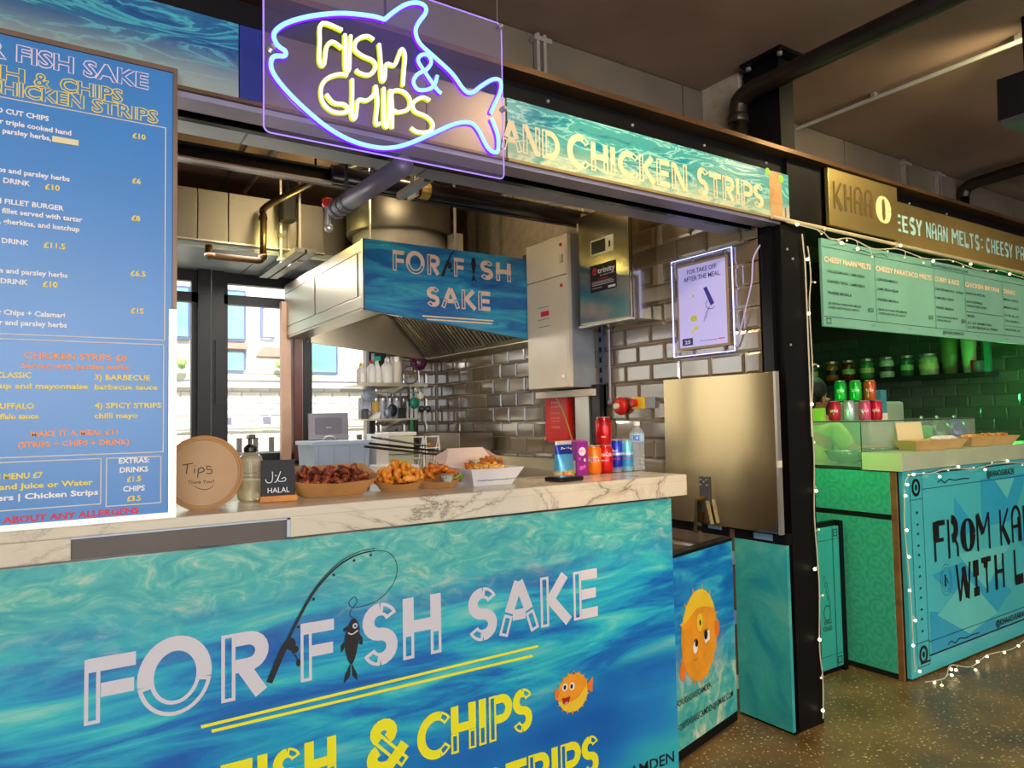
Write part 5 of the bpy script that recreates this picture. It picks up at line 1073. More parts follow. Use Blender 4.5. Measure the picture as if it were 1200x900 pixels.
p.rib(cat([(.20, .235), (.19, .215), (.205, .195), (.23, .19), (.25, .20)], 5), .003); p.rib([(.215, .20), (.19, .17)], .004); p.rib([(.19, .17), (.175, .13)], .0025); p.rib([(.20, .17), (.188, .14)], .0025); pp(p, 'lettering', plain('dark_indigo_print', '#191a48', .5, 0, 0), .0014)
p = Print(); p.poly([(.178, .30), (.200, .305), (.245, .215), (.222, .205)]); pp(p, 'can_print', plain('violet_print', '#3a2fb0', .5, 0, .1), .0014)
p = Print(); p.disc((.11, .155), .022, .016); p.disc((.125, .105), .016, .010); p.disc((.10, .09), .010, .008); p.disc((.11, .27), .006, .009); pp(p, 'yellow_print', plain('lime_yellow_print', '#d7e04a', .5, 0, .1), .0014)
p = Print(); p.text('25', .066, .030, .018, .04, .03, 'c'); pp(p, 'number_lettering', lilac, .0022); p = Print(); p.rect(.262, .036, .302, .041); pp(p, 'red_print', redprint, .0014)
tag(MB().tube(cat([(2.775, 2.09, 2.205), (2.735, 2.11, 2.13), (2.73, 2.12, 2.02), (2.73, 2.16, 1.90), (2.735, 2.20, 1.80), (2.737, 2.232, 1.73)], 6), .004, 6).build('lamp_lead', plain('lilac_cable', '#b8b0e8', .4, 0, 0)), 'pale power lead looping from the lit poster up to the black frame', 'cable')
# ---- benches (mostly hidden by the serving counter)
bn = wroot('steel_bench', (2.4, 4.3, 0), 'stainless bench with raised rim along the tiled wall', 'bench')
MB().box((2.02, 3.30, 1.045), (2.74, 5.30, 1.08)).box((2.715, 3.30, 1.08), (2.745, 5.30, 1.145)).build('worktop', stain, bn)
for x in (2.06, 2.68):
    for y in (3.36, 5.22): MB().box((x-.02, y-.02, 0), (x+.02, y+.02, 1.045)).build('leg', stain, bn)
MB().bbox((2.10, 3.32, .35), (2.70, 4.0, 1.04), .01).build('cupboard', stain, bn)
fy = wroot('fryer', (2.45, 4.5, 1.08), 'stainless fryer with dark steel hood box beside the tiles', 'fryer')
MB().bbox((2.16, 4.42, 1.082), (2.70, 5.0, 1.19), .006).build('body', stain, fy); MB().bbox((2.42, 4.38, 1.19), (2.70, 5.02, 1.318), .004).build('back_box', steel('dark_fryer_steel', '#75695a', .3, 1), fy)
bn2 = wroot('prep_table', (1.5, 4.6, 0), 'steel prep table under the kitchen windows', 'table')
MB().box((.2, 4.0, .93), (2.0, 5.25, .96)).build('worktop', stain, bn2)
for x in (.25, 1.95):
    for y in (4.05, 5.2): MB().box((x-.02, y-.02, 0), (x+.02, y+.02, .93)).build('leg', stain, bn2)
def tub(name, x0, x1, y0, y1, z0, z1, mat, label, cat_, lidc=None):
    o = wroot(name, ((x0+x1)/2, (y0+y1)/2, z0), label, cat_); e = .02
    flare(x0+e, x1-e, y0+e, y1-e, z0, x0, x1, y0, y1, z1, .003).build('body', mat, o)
    MB().bbox((x0-.012, y0-.012, z1-.012), (x1+.012, y1+.012, z1+.012), .004).build('lid', lidc or mat, o)
    for i in range(4): MB().box((x0+.03+i*(x1-x0-.06)/3-.004, y0-.004, z0+.02), (x0+.03+i*(x1-x0-.06)/3+.004, y0+.012, z1-.02)).build('rib', mat, o)
    return o
tub('storage_tub', 1.28, 1.62, 4.03, 4.35, .965, 1.285, plain('pale_blue_plastic', '#c8daf0', .3, 0, .05, trans=.2), 'pale blue plastic storage tub carrying the grey lid', 'tub')
gl = root('pan_lid', (1.42, 4.2, 1.30), 'dark grey rectangular pan lid standing on the blue tub', 'lid'); gl.rotation_euler = (R(-6), 0, R(-8))
MB().bbox((-.115, 0, 0), (.125, .012, .165), .01).build('plate', plain('slate_grey_metal', '#6f6c72', .3, .6, .08), gl)
MB().prism(rrect(-.075, .035, .085, .135, .012), 1, -.006, 0).build('panel', plain('slate_grey_panel', '#5d5a62', .35, .5, .08), gl); p = Print(); p.text('GN 1/2', .005, .072, .008, .03, .01, 'c'); p.put('lettering', whiteprint, gl, (0, -.006, 0), off=.001)
MB().tube(cat([(-.035, -.01, .002), (-.02, -.02, .018), (.005, -.022, .022), (.03, -.02, .016), (.042, -.01, .002)], 5), .004, 6).build('handle', alu, gl)
o = wroot('cream_container', (1.93, 4.2, .965), 'pale green-white square container right of the blue tub', 'container'); MB().bbox((1.76, 4.08, .965), (1.93, 4.26, 1.315), .006).build('body', plain('pale_sage_plastic', '#c9cdae', .4, 0, .05), o); MB().bbox((1.745, 4.07, 1.315), (1.945, 4.27, 1.338), .005).build('lid', white_m, o)
MB().box((1.74, 4.06, 1.20), (1.95, 4.075, 1.204)).build('seam', darkgrey, o)
o = wroot('white_carton', (1.66, 4.15, .965), 'white carton between the blue tub and the sage container', 'carton'); MB().bbox((1.655, 4.02, .965), (1.735, 4.18, 1.33), .004).build('box', white_m, o); MB().box((1.66, 4.017, 1.02), (1.73, 4.02, 1.10)).build('label', plain('carton_teal', '#9fc4c4', .5, 0, .1), o)
o = wroot('paper_stack', (1.35, 3.3, 1.1), 'low white paper box behind the oval trays', 'box'); MB().bbox((1.30, 3.05, 1.06), (1.47, 3.25, 1.20), .004).build('box', whitecard, o)
o2 = wroot('side_shelf', (1.35, 3.2, 0), 'narrow steel shelf behind the serving counter', 'shelf'); MB().box((1.1, 2.9, 1.03), (1.9, 3.35, 1.055)).build('board', stain, o2)
for x in (1.15, 1.85): MB().box((x-.015, 3.1, 0), (x+.015, 3.13, 1.03)).build('leg', stain, o2)
# baskets: long black handles crossing
for i, (a, b, t) in enumerate((((1.50, 3.72, 1.322), (1.80, 3.60, 1.262), 'uppermost of three black fryer basket handles'), ((1.45, 3.62, 1.290), (2.10, 3.85, 1.205), 'middle one of three black fryer basket handles'), ((1.42, 3.62, 1.275), (1.98, 3.70, 1.195), 'lowest of three black fryer basket handles'))):
    o = wroot('basket_handle', ((a[0]+b[0])/2, (a[1]+b[1])/2, b[2]), t, 'basket handle'); A, Bv = Vector(a), Vector(b)
    MB().tube([A, A.lerp(Bv, .35), Bv], [.007, .007, .004], 7).build('grip', plain('handle_black', '#0d0c10', .35, 0, .05), o)
bk = wroot('fryer_basket', (2.10, 3.9, 1.08), 'dark wire fryer basket below the crossing black handles', 'basket')
mb = MB(); Y0, Y1, X0, X1, Z0, Z1 = 3.78, 4.02, 1.96, 2.20, 1.085, 1.20
for i in range(8):
    u = i/7; mb.tube([(X0+(X1-X0)*u, Y0, Z1), (X0+(X1-X0)*u, Y0, Z0), (X0+(X1-X0)*u, Y1, Z0), (X0+(X1-X0)*u, Y1, Z1)], .0018, 4); mb.tube([(X0, Y0+(Y1-Y0)*u, Z1), (X0, Y0+(Y1-Y0)*u, Z0), (X1, Y0+(Y1-Y0)*u, Z0), (X1, Y0+(Y1-Y0)*u, Z1)], .0018, 4)
mb.tube([(X0, Y0, Z1), (X1, Y0, Z1), (X1, Y1, Z1), (X0, Y1, Z1)], .004, 6, closed=True); mb.build('mesh_basket', darkgrey, bk)
for k, x in enumerate((1.99, 2.105)):
    o = wroot('wire_stand', (x+.045, 4.25, 1.08), ('left', 'right')[k]+'-hand white wire stand in front of the dark fryer box', 'stand')
    mb = MB(); w = .095
    for xx in (x, x+w): mb.tube([(xx-.01, 4.22, 1.085), (xx, 4.27, 1.305)], .0055, 6); mb.tube([(xx, 4.36, 1.085), (xx, 4.27, 1.305)], .004, 6)
    mb.build('frame', white_m, o)
    for z in (1.30, 1.225, 1.16): MB().tube([(x-.003, 4.262-(.19-(z-1.1))*.0, z), (x+w, 4.262, z)], .0045, 6).build('rung', white_m, o)
    if k: MB().ball((x+.045, 4.30, 1.24), .026, 2, (1, .8, .8)).build('content', plain('brown_roll', '#9a6a24', .6, 0, .1), o)
# ---- corner shelves with bottles and hanging tools
sh1 = wroot('wall_shelf', (2.2, 5.2, 1.67), 'upper steel wall shelf crowded with bottles beside the window', 'shelf')
MB().box((1.93, 5.02, 1.672), (2.50, 5.365, 1.684)).box((1.93, 5.02, 1.684), (2.50, 5.03, 1.70)).build('board', stain, sh1); MB().prism([(5.02, 1.672), (5.36, 1.672), (5.36, 1.60)], 0, 2.30, 2.312).build('bracket', stain, sh1)
MB().tube([(1.99, 5.10, 1.63), (2.50, 5.10, 1.63)], .006, 6).build('hook_rail', alu, sh1)
sh2 = wroot('wall_shelf', (2.2, 5.2, 1.41), 'lower steel wall shelf with jars beside the window', 'shelf')
MB().box((1.96, 5.05, 1.415), (2.42, 5.365, 1.427)).build('board', stain, sh2); MB().prism([(5.05, 1.415), (5.36, 1.415), (5.36, 1.34)], 0, 2.28, 2.292).build('bracket', stain, sh2)
def bottle(x, y, z, r, h, m1, m2, label, cat_='bottle'):
    o = root('squeeze_bottle', (x, y, z), label, cat_, 'bottles on the upper kitchen shelf'); MB().lathe([(r*.9, 0), (r, .01), (r, h*.68), (r*.45, h*.8), (r*.4, h*.84)], (0, 0, 0), 14).build('body', m1, o, smooth=True); MB().lathe([(r*.45, h*.84), (r*.45, h*.92), (r*.15, h)], (0, 0, 0), 10).build('cap', m2, o); return o
bottle(1.99, 5.12, 1.685, .035, .17, white_m, yellow_m, 'white bottle with yellow cap at the left end of the upper shelf')
bottle(2.065, 5.10, 1.685, .036, .19, white_m, red_m, 'white bottle with red cap on the upper shelf')
o = root('spray_bottle', (2.125, 5.14, 1.685), 'white spray bottle with teal trigger on the upper shelf', 'spray bottle'); MB().lathe([(.034, 0), (.036, .01), (.036, .12), (.014, .17), (.013, .19)], (0, 0, 0), 14).build('body', white_m, o, smooth=True); MB().bbox((-.03, -.012, .19), (.03, .012, .225), .006).box((-.03, -.006, .15), (-.018, .006, .19)).build('trigger', plain('teal_plastic', '#1f9a82', .4, 0, .05), o)
bottle(2.205, 5.13, 1.685, .045, .22, white_m, white_m, 'tall white bottle with blue print on the upper shelf')
o = root('plastic_canister', (2.295, 5.16, 1.685), 'tall white canister beside the strainer on the upper shelf', 'canister'); MB().lathe([(.045, 0), (.046, .01), (.046, .20), (.04, .22)], (0, 0, 0), 16).build('body', cream_m, o, smooth=True); MB().lathe([(.047, .19), (.047, .225), (.02, .228)], (0, 0, 0), 16).build('lid', alu, o)
o = root('storage_box', (2.20, 5.28, 1.685), 'dark square box at the back of the upper shelf', 'box'); MB().bbox((-.05, -.03, 0), (.05, .04, .26), .004).build('box', plain('navy_box', '#14152a', .4, 0, .05), o)
o = wroot('wire_strainer', (2.36, 5.0, 1.6), 'round brown wire strainer leaning above the shelf edge', 'strainer')
mb = MB(); cx, cz, r = 2.335, 1.76, .068; mb.tube([(cx+r*math.cos(R(a)), 4.99, cz+r*math.sin(R(a))) for a in range(0, 360, 15)], .005, 6, closed=True); mb.build('rim', darkgrey, o); mb = MB()
for i in range(-5, 6):
    q = i*.012; hh = math.sqrt(max(0, r*r-q*q)); mb.tube([(cx+q, 4.99, cz-hh), (cx+q, 4.99, cz+hh)], .0012, 4); mb.tube([(cx-hh, 4.99, cz+q), (cx+hh, 4.99, cz+q)], .0012, 4)
mb.build('mesh', plain('brass_mesh', '#7a6648', .4, .4, .1), o); MB().tube([(cx, 4.99, cz-r), (cx+.01, 5.0, cz-r-.04)], .005, 6).build('handle', alu, o)
o = wroot('purple_pan', (2.42, 5.05, 1.8), 'round purple pan hanging under the hood corner', 'pan'); MB().lathe([(.002, -.062), (.045, -.05), (.064, -.015), (.068, .03), (.064, .03), (.045, -.04)], (2.435, 5.05, 1.86), 20, cap=False).build('bowl', plain('aubergine_enamel', '#4a1838', .25, 0, .1), o, smooth=True); MB().tube([(2.435, 5.05, 1.80), (2.44, 5.05, 1.70)], .006, 6).build('handle', alu, o)
for i in range(6):
    x = 2.02+i*.058; o = root('spice_jar', (x, 5.2, 1.428), ('clear jar with pale lid, first from the left on the lower shelf', 'clear jar second from the left on the lower shelf', 'jar of yellow spice on the lower shelf', 'clear jar right of the yellow spice jar', 'clear jar second from the right on the lower shelf', 'clear jar at the right end of the lower shelf')[i], 'jar', 'jars on the lower kitchen shelf')
    MB().lathe([(.024, 0), (.025, .005), (.025, .13), (.02, .14)], (0, 0, 0), 12).build('glass', plain('jar_%d' % (i == 2), '#d6b24a' if i == 2 else '#c4c6d6', .2, 0, .1), o, smooth=True); MB().lathe([(.022, .14), (.022, .16), (.001, .161)], (0, 0, 0), 12).build('lid', alu, o)
o = root('black_mug', (2.00, 5.08, 1.428), 'small dark mug at the front of the lower shelf', 'mug'); MB().lathe([(.028, 0), (.03, .075), (.026, .075), (.024, .01)], (0, 0, 0), 14, cap=False).build('cup', darkgrey, o, smooth=True); MB().tube(cat([(.028, 0, .06), (.045, 0, .05), (.045, 0, .03), (.028, 0, .02)], 4), .004, 5).build('handle', darkgrey, o)
o = root('white_tub', (2.07, 5.07, 1.428), 'white wedge-shaped holder beside the small dark mug', 'holder'); MB().prism([(-.04, 0), (.03, 0), (.045, .05), (.03, .05)], 1, -.03, .03).build('body', white_m, o)
o = root('blue_bowl', (2.05, 5.2, 1.59), 'grey-blue round tin hanging under the upper shelf', 'tin'); MB().lathe([(.055, 0), (.055, -.05), (.01, -.055)], (0, -.05, .02), 18, 'y').build('tin', plain('tin_blue_grey', '#7d879a', .3, .4, .1), o)
for i, (x, L_, hw, col_, t) in enumerate(((2.225, .10, .04, 'navy_black', 'dark blue ladle hanging left under the upper shelf'), (2.30, .12, .035, 'handle_black', 'black slotted turner hanging under the upper shelf'), (2.19, .12, .033, 'tin_blue_grey', 'grey ladle hanging furthest left under the upper shelf'))):
    o = wroot('kitchen_ladle', (x, 5.10, 1.45), t, 'ladle', 'tools hanging from the shelf rail'); MB().tube([(x, 5.10, 1.63), (x, 5.09, 1.63-L_)], .005, 6).build('handle', MATS[col_], o)
    if i == 1: MB().bbox((x-.03, 5.08, 1.63-L_-.09), (x+.04, 5.09, 1.63-L_), .004).build('blade', MATS[col_], o)
    else: MB().ball((x, 5.08, 1.63-L_-.04), hw, 2, (1, .45, 1.25)).build('bowl', MATS[col_], o, smooth=True)
o = wroot('green_sieve_set', (2.42, 5.08, 1.5), 'teal plastic scoop hanging among the tools', 'scoop', 'tools hanging from the shelf rail'); MB().ball((2.41, 5.08, 1.545), .045, 2, (1, .5, 1.05)).build('scoop', plain('teal_green_plastic', '#117a64', .35, 0, .1), o, smooth=True); MB().tube([(2.41, 5.09, 1.58), (2.42, 5.10, 1.63)], .005, 6).build('handle', MATS['teal_green_plastic'], o)
o = wroot('cream_scoop', (2.44, 5.08, 1.58), 'cream plastic scoop hanging above the teal one', 'scoop'); MB().ball((2.455, 5.06, 1.60), .03, 2, (1, .5, 1)).tube([(2.455, 5.06, 1.61), (2.45, 5.1, 1.69)], .005, 6).build('scoop', cream_m, o, smooth=True)
ms = wroot('knife_rack', (2.6, 5.35, 1.5), 'magnetic rack holding knives against the corner tiles', 'rack'); MB().box((2.45, 5.345, 1.50), (2.72, 5.36, 1.53)).build('bar', grey_m, ms)
for x, l1, l2, w, hm, t in ((2.505, .15, .12, .013, plain('knife_green', '#1f8f4a', .35, 0, .05), 'long knife with green handle on the rack'), (2.545, .15, .12, .015, plain('knife_black', '#101014', .35, 0, .05), 'long knife with black handle right of the green one'), (2.47, .05, .05, .007, MATS['knife_black'], 'short dark tool left of the green-handled knife')):
    o = wroot('kitchen_knife', (x, 5.34, 1.3), t, 'knife', 'knives on the rack'); MB().box((x-w, 5.335, 1.515-.09), (x+w, 5.34, 1.515+l1)).build('blade', alu, o); MB().bbox((x-w, 5.325, 1.515-.09-l2), (x+w, 5.345, 1.515-.09), .004).build('handle', hm, o)
o = wroot('scissors', (2.625, 5.33, 1.42), 'black-handled scissors hanging on the rack', 'scissors'); mb = MB()
for s in (-1, 1): mb.tube([(2.625+s*.028+.022*math.cos(R(a)), 5.33, 1.505+.018*math.sin(R(a))) for a in range(0, 360, 30)], .006, 6, closed=True)
mb.build('handle', MATS['knife_black'], o); MB().prism([(2.614, 1.49), (2.638, 1.49), (2.632, 1.37), (2.622, 1.37)], 1, 5.328, 5.334).build('blade', alu, o)
tag(MB().bbox((2.33, 5.30, 1.17), (2.38, 5.35, 1.30), .008).tube([(2.35, 5.32, 1.3), (2.36, 5.3, 1.34)], .008, 6).build('corner_bottle', MATS['navy_black']), 'small navy bottle standing in the tiled corner', 'bottle')
# ================================================================== NEXT STALL
wk = struct('wall_far_stall', B((7.0, 2.3, 0), (7.1, 5.62, 3.05)), grout_d)
lay(wk, 7.0, 2.35, 5.2, 1.125, 2.18, 2.4, tile_g, 'd')
struct('wall_party', B((2.9, 2.40, 0), (3.0, 5.62, 3.05)), plain('party_wall', '#3a3a34', .6, 0, .1))
struct('wall_back_stall', B((3.0, 5.4, 0), (7.1, 5.62, 3.05)), plain('stall_back_wall', '#3c4038', .6, 0, .1))
kg = wroot('name_plaque', (3.43, 1.98, 2.305), 'square gold metal plaque above the left end of the green menu board', 'sign')
pq = MB().bbox((3.124, 1.965, 2.307), (3.738, 1.985, 2.588), .002).build('plate', gold_m, kg)
khp = plain('old_gold_lettering', '#6e5a30', .5, .3, .05); khb = plain('pale_gold_lettering', '#e6dc9c', .5, 0, .0)
def deco(p, s, u, v, h, w, heavy=.22, thin=.07, each=None):
    """tall deco capitals with one heavy and one thin side"""
    G = {'K': ([([(.06, 0), (.06, 1)], thin), ([(.11, .42), (.5, 1)], thin), ([(.16, .5), (.5, 0)], heavy*.6)], .56), 'H': ([([(.1, 0), (.1, 1)], heavy*.5), ([(.46, 0), (.46, 1)], thin), ([(.1, .5), (.46, .5)], thin)], .56),
         'A': ([([(.06, 0), (.06, .7)], thin), (arc(.28, .7, .22, .3, 180, 0, 10), .1), ([(.46, 0), (.46, .7)], heavy*.75), ([(.06, .45), (.46, .45)], thin)], .6), 'O': ([(arc(.33, .5, .23, .41, 0, 360, 24), heavy*.85)], .68),
         'F': ([([(.1, .55), (.1, 1)], heavy), ([(.03, 0), (.03, .6)], thin), ([(.1, .95), (.5, .95)], .12), ([(.05, .52), (.42, .52)], thin)], .52), 'R': ([([(.05, 0), (.05, 1)], thin), (arc(.2, .74, .2, .25, 90, -90, 10), heavy*.8), ([(.3, .5), (.44, .3), (.45, 0)], thin)], .54),
         'M': ([([(.04, 0), (.04, 1)], thin), ([(.05, .98), (.32, .45)], heavy*.7), ([(.32, .45), (.62, .98)], thin), ([(.63, 0), (.63, 1)], thin)], .72), 'W': ([([(.04, 1), (.14, 0)], thin), ([(.15, .05), (.34, .9)], thin), ([(.33, .9), (.46, .05)], heavy*.7), ([(.5, 0), (.62, 1)], thin)], .68),
         'I': ([([(.12, .55), (.12, 1)], heavy), ([(.12, .2), (.12, .6)], .1), ([(.12, 0), (.12, .25)], heavy)], .3), 'T': ([([(.0, .94), (.46, .94)], .12), ([(.23, 0), (.23, .9)], thin), ([(.1, .85), (.3, .85)], heavy*.8)], .5), 'L': ([([(.04, 0), (.04, 1)], thin), ([(.04, .1), (.44, .1)], heavy*.9)], .48),
         'V': ([([(.02, 1), (.22, 0)], thin), ([(.44, 1), (.24, 0)], heavy*.6)], .5), 'E': ([([(.06, 0), (.06, 1)], heavy*.6), ([(.06, .94), (.42, .94)], .11), ([(.06, .5), (.38, .5)], .1), ([(.06, .06), (.42, .06)], .11)], .48), 'C': ([(arc(.3, .5, .22, .42, 50, 310, 16), heavy*.7)], .55), 'S': ([(arc(.24, .72, .17, .22, 30, 250, 8)+arc(.24, .27, .17, .21, 80, -150, 8), heavy*.6)], .5),
         'Y': ([([(.02, 1), (.22, .45)], thin), ([(.44, 1), (.22, .45)], thin), ([(.22, 0), (.22, .5)], heavy*.6)], .48), 'N': ([([(.04, 0), (.04, 1)], thin), ([(.06, .95), (.44, .05)], heavy*.6), ([(.47, 0), (.47, 1)], thin)], .58), 'P': ([([(.05, 0), (.05, 1)], heavy*.6), (arc(.2, .74, .2, .22, 90, -90, 10), .1)], .5), ':': ([([(.05, .7), (.05, .82)], .1), ([(.05, .2), (.05, .32)], .1)], .16), ' ': ([], .3)}
    tot = sum(G[c][1]+.08 for c in s)-.08; kx = w/tot; a = 0
    for c in s:
        if each: p = Print()
        for pts, t in G[c][0]:
            Q = [(u+(a+x)*kx, v+y*h) for x, y in pts]
            if c in 'OCS' and len(pts) > 10: p.rib(Q, 0, ws=[kx*(thin*.6+t*.95*abs(math.cos(R(360*i/24)))**1.5) for i in range(len(Q))])
            else: p.rib(Q, t*kx)
        if each and G[c][0]: each(p)
        a += G[c][1]+.08
    return p
p = Print(); deco(p, 'KHAA', 3.158, 2.390, .135, .35, .3, .1); p.put('lettering', khp, pq, (0, 1.965, 0), off=.002)
p = Print(); deco(p, 'O', 3.535, 2.370, .155, .13, .3, .1); p.put('lettering', khb, pq, (0, 1.965, 0), off=.002)
ks = wroot('long_sign', (5.6, 1.99, 2.28), 'long gold sign board with pale EESY NAAN MELTS lettering', 'sign')
pl = MB().bbox((3.735, 1.985, 2.284), (6.95, 2.012, 2.525), .002).build('plate', gold_m, ks)
tealp = plain('pale_teal_lettering', '#a9d8d0', .5, 0, 0)
el = lambda q: q.put('letter', tealp, pl, (0, 1.985, 0), off=.002)
for t, u, w in (('EESY', 3.745, .27), ('NAAN', 4.06, .24), ('MELTS', 4.345, .33), (':', 4.70, .03), ('CHEESY', 4.76, .36), ('PARATACO', 5.17, .55), ('MELTS', 5.80, .35)): deco(None, t, u, 2.365, .088, w, .26, .14, each=el)
km = wroot('menu_banner', (5.0, 2.0, 1.8), 'long pale green menu board with five columns hanging over the next counter', 'menu board')
kb = MB().bbox((3.10, 2.0, 1.822), (6.6, 2.015, 2.248), .002).build('board', plain('pale_green_board', '#7cb79f', .35, 0, .06, 3), km)
ln_m = plain('green_black_print', '#24483e', .5, 0, 0)
p = Print(); p.rect(3.10, 2.206, 6.6, 2.2085); p.rect(3.10, 1.868, 6.6, 1.8705); p.frame(3.115, 1.835, 3.155, 1.862, .004)
for x in (3.552, 4.148, 4.50, 4.985, 5.5): p.rect(x, 1.87, x+.0025, 2.206)
p.rect(4.51, 1.985, 4.98, 1.988); p.text('FROM KARACHI WITH LOVE', 4.13, 2.214, .018, .42); p.text('@KHAAO.KARACHI', 4.22, 1.842, .018, .24, .01); p.rect(5.0, 1.93, 5.5, 1.932)
for x in (3.5, 3.85, 4.62, 5.0): p.rib(cat([(x, 1.85), (x+.02, 1.845), (x+.035, 1.853)], 4), .002)
p.rib(cat([(3.36, 2.22), (3.45, 2.226), (3.55, 2.218), (3.62, 2.23), (3.68, 2.216)], 5), .003)
Z = [('CHICKEN MASALA', 2.095), ('SHREDDED CHICKEN', 2.055), ('PANEER MASALA', 2.0)]
for u, w, ls in ((3.135, .2, ('CHICKEN MASALA  LAMB KEBAB', 'CHICKEN TIKKA   LAMB SEEKH', 'PANEER MASALA')), (3.57, .2, ('CHICKEN MASALA', 'LAMB SEEKH KEBAB', 'PANEER MASALA')), (4.16, .2, ('CHICKEN MASALA  CHANA', 'LAMB SEEKH KEBAB', 'PANEER MASALA'))):
    for t, v in zip(ls, (2.085, 2.035, 1.98)): p.text(t, u, v, .014, w+(.12 if '  ' in t else 0), .01)
    p.text('SERVED IN A NAAN WITH MELTED', u, 1.93, .011, .28 if u < 4 else .24, .01); p.text('CHEESE AND PICKLED ONION', u, 1.91, .011, .26 if u < 4 else .16, .01); p.text('£8.50', u+(.34 if u < 3.5 else .5 if u < 4 else .28), 1.915, .022, .05, .01)
for t, v, w in (('KARACHI SPECIAL', 2.09, .24), ('SLOW COOKED MASALA', 2.04, .2), ('WITH RAITA AND CHUTNEY', 2.015, .25), ('SIDES', 1.955, .09), ('£1.50 SAMOSA', 1.915, .3), ('£2.50 MASALA FRIES', 1.89, .38)): p.text(t, 4.515, v, .014, w, .01)
for t, v in (('MANGO LASSI £3', 2.09), ('MASALA CHAI £2', 2.04), ('COLA £2', 1.99), ('STILL WATER £1', 1.955), ('WATER £1', 1.90)): p.text(t, 5.0, v, .014, .2, .01)
p.put('lettering', ln_m, kb, (0, 2.0, 0), off=.002)
p = Print()
for t, u, w in (('CHEESY NAAN MELTS', 3.118, .40), ('CHEESY PARATACO MELTS', 3.562, .56), ('CURRY & RICE', 4.155, .28), ('CHICKEN BIRYANI', 4.508, .43), ('DRINKS', 5.0, .16)): p.text(t, u, 2.135, .026, w, .03)
p.put('heading_lettering', plain('peach_heading', '#f6d8b0', .5, 0, 0), kb, (0, 2.0, 0), off=.002)
# ---- counter of the next stall
kc = wroot('stall_counter', (5.3, 2.05, 0), 'turquoise counter of the next stall reading FROM KARACHI WITH LOVE', 'counter')
ktq = plain('turquoise_panel', '#48bcc6', .3, 0, .05, 2)
kf = MB().bbox((3.772, 2.02, .015), (6.98, 2.045, 1.09), .003).build('front_panel', ktq, kc)
kput = lambda p, n, m, off=.0015: p.put(n, m, kf, (0, 2.02, 0), off=off)
p = Print(); p.poly([(4.02, .52), (4.6, .14), (4.95, .30), (4.5, .56)]); p.poly([(4.30, .92), (4.30, .70), (4.56, .70)]); p.poly([(4.62, 1.00), (4.62, .72), (5.0, .72), (5.25, 1.0)]); p.poly([(3.98, .33), (4.45, .25), (4.9, .10), (3.98, .10)]); p.poly([(5.0, .68), (5.4, .3), (5.6, .7)]); kput(p, 'diamond_print', plain('bluer_turquoise_print', '#2ea6cc', .35, 0, .03), .001)
p = Print(); p.poly([(4.3, .60), (4.95, .58), (4.62, .36)]); p.poly([(4.05, .30), (4.40, .46), (4.75, .2), (4.4, .14)]); p.poly([(4.80, .98), (4.95, .86), (5.06, .98)]); kput(p, 'star_print', plain('paler_turquoise_print', '#62cac8', .35, 0, .03), .002)
ek = lambda q: kput(q, 'letter', blackprint, .003); deco(None, 'FROM KARACHI', 4.055, .585, .215, 1.80, .26, .085, each=ek); deco(None, 'WITH LOVE', 4.275, .335, .205, 1.35, .26, .085, each=ek); p = Print()
for (u0, v0, u1, v1) in ((3.83, .06, 3.955, 1.062), (3.955, .175, 8, .178), (3.955, .10, 8, .108), (3.955, .985, 8, .988), (3.955, 1.065, 8, 1.072)):
    if u0 == 3.83: p.frame(3.83, .06, 3.955, 1.062, .003)
    else: p.rect(u0, v0, u1, v1)
p.rect(3.83, .935, 3.955, .938); p.rect(3.83, .185, 3.955, .188); p.rect(3.86, .075, 3.96, .085)
for cz in (1.0, .122): p.rib(arc(3.893, cz, .035, .040, 0, 360, 20), .016); p.disc((3.893, cz), .012, .016)
p.text('@KHAAO.KARACHI', 4.70, 1.005, .038, .36, .02); p.text('@KHAAO.KARACHI', 4.72, .122, .036, .45, .02)
for i, z in enumerate([.86-.056*k for k in range(12)]): (p.disc((3.893, z), .012, .007, 4) if i % 2 else p.rib(cat([(3.882, z), (3.893, z+.012), (3.902, z)], 3), .006))
for x, z in ((4.12, 1.012), (4.15, .125)): p.rib(cat([(x, z), (x+.04, z+.012), (x+.08, z-.006), (x+.13, z+.01), (x+.2, z), (x+.28, z+.004), (x+.36, z)], 4), .006)
p.rib(arc(4.165, .475, .062, .085, 0, 360, 24), .002); p.rib(arc(4.165, .475, .045, .066, 0, 360, 20), .002); p.rect(4.148, .44, 4.163, .505); p.rib([(4.163, .49), (4.178, .47), (4.19, .45)], .005)
kput(p, 'lettering', blackprint, .003)
gpat = pattern('green_lattice_print', '#35a684', '#49b493', 8.5)
for a, b, t in ((.862, 1.088, 'upper'), (.035, .832, 'lower')): MB().bbox((3.742, 2.075, a), (3.76, 2.60, b), .002).build('side_panel', gpat, kc)
MB().box((3.745, 2.045, .0), (3.772, 2.075, 1.10)).build('corner_post', brownwood, kc); MB().box((3.76, 2.045, .0), (6.95, 2.60, 1.088)).build('carcass', plain('near_black_board', '#121514', .6, 0, .1), kc)
wt = wroot('stall_worktop', (5.4, 2.1, 1.09), 'cream and grey-green worktop on the turquoise counter', 'worktop'); MB().bbox((3.732, 2.0, 1.094), (6.95, 2.215, 1.188), .004).build('slab', plain('pale_sage_top', '#a9b79c', .35, 0, .05), wt)
MB().box((3.728, 2.0, 1.094), (3.732, 2.215, 1.188)).build('end_strip', plain('cream_end', '#cfc79a', .4, 0, .04), wt); MB().box((3.745, 2.217, 1.092), (6.95, 2.62, 1.108)).build('rear_top', stain, wt)
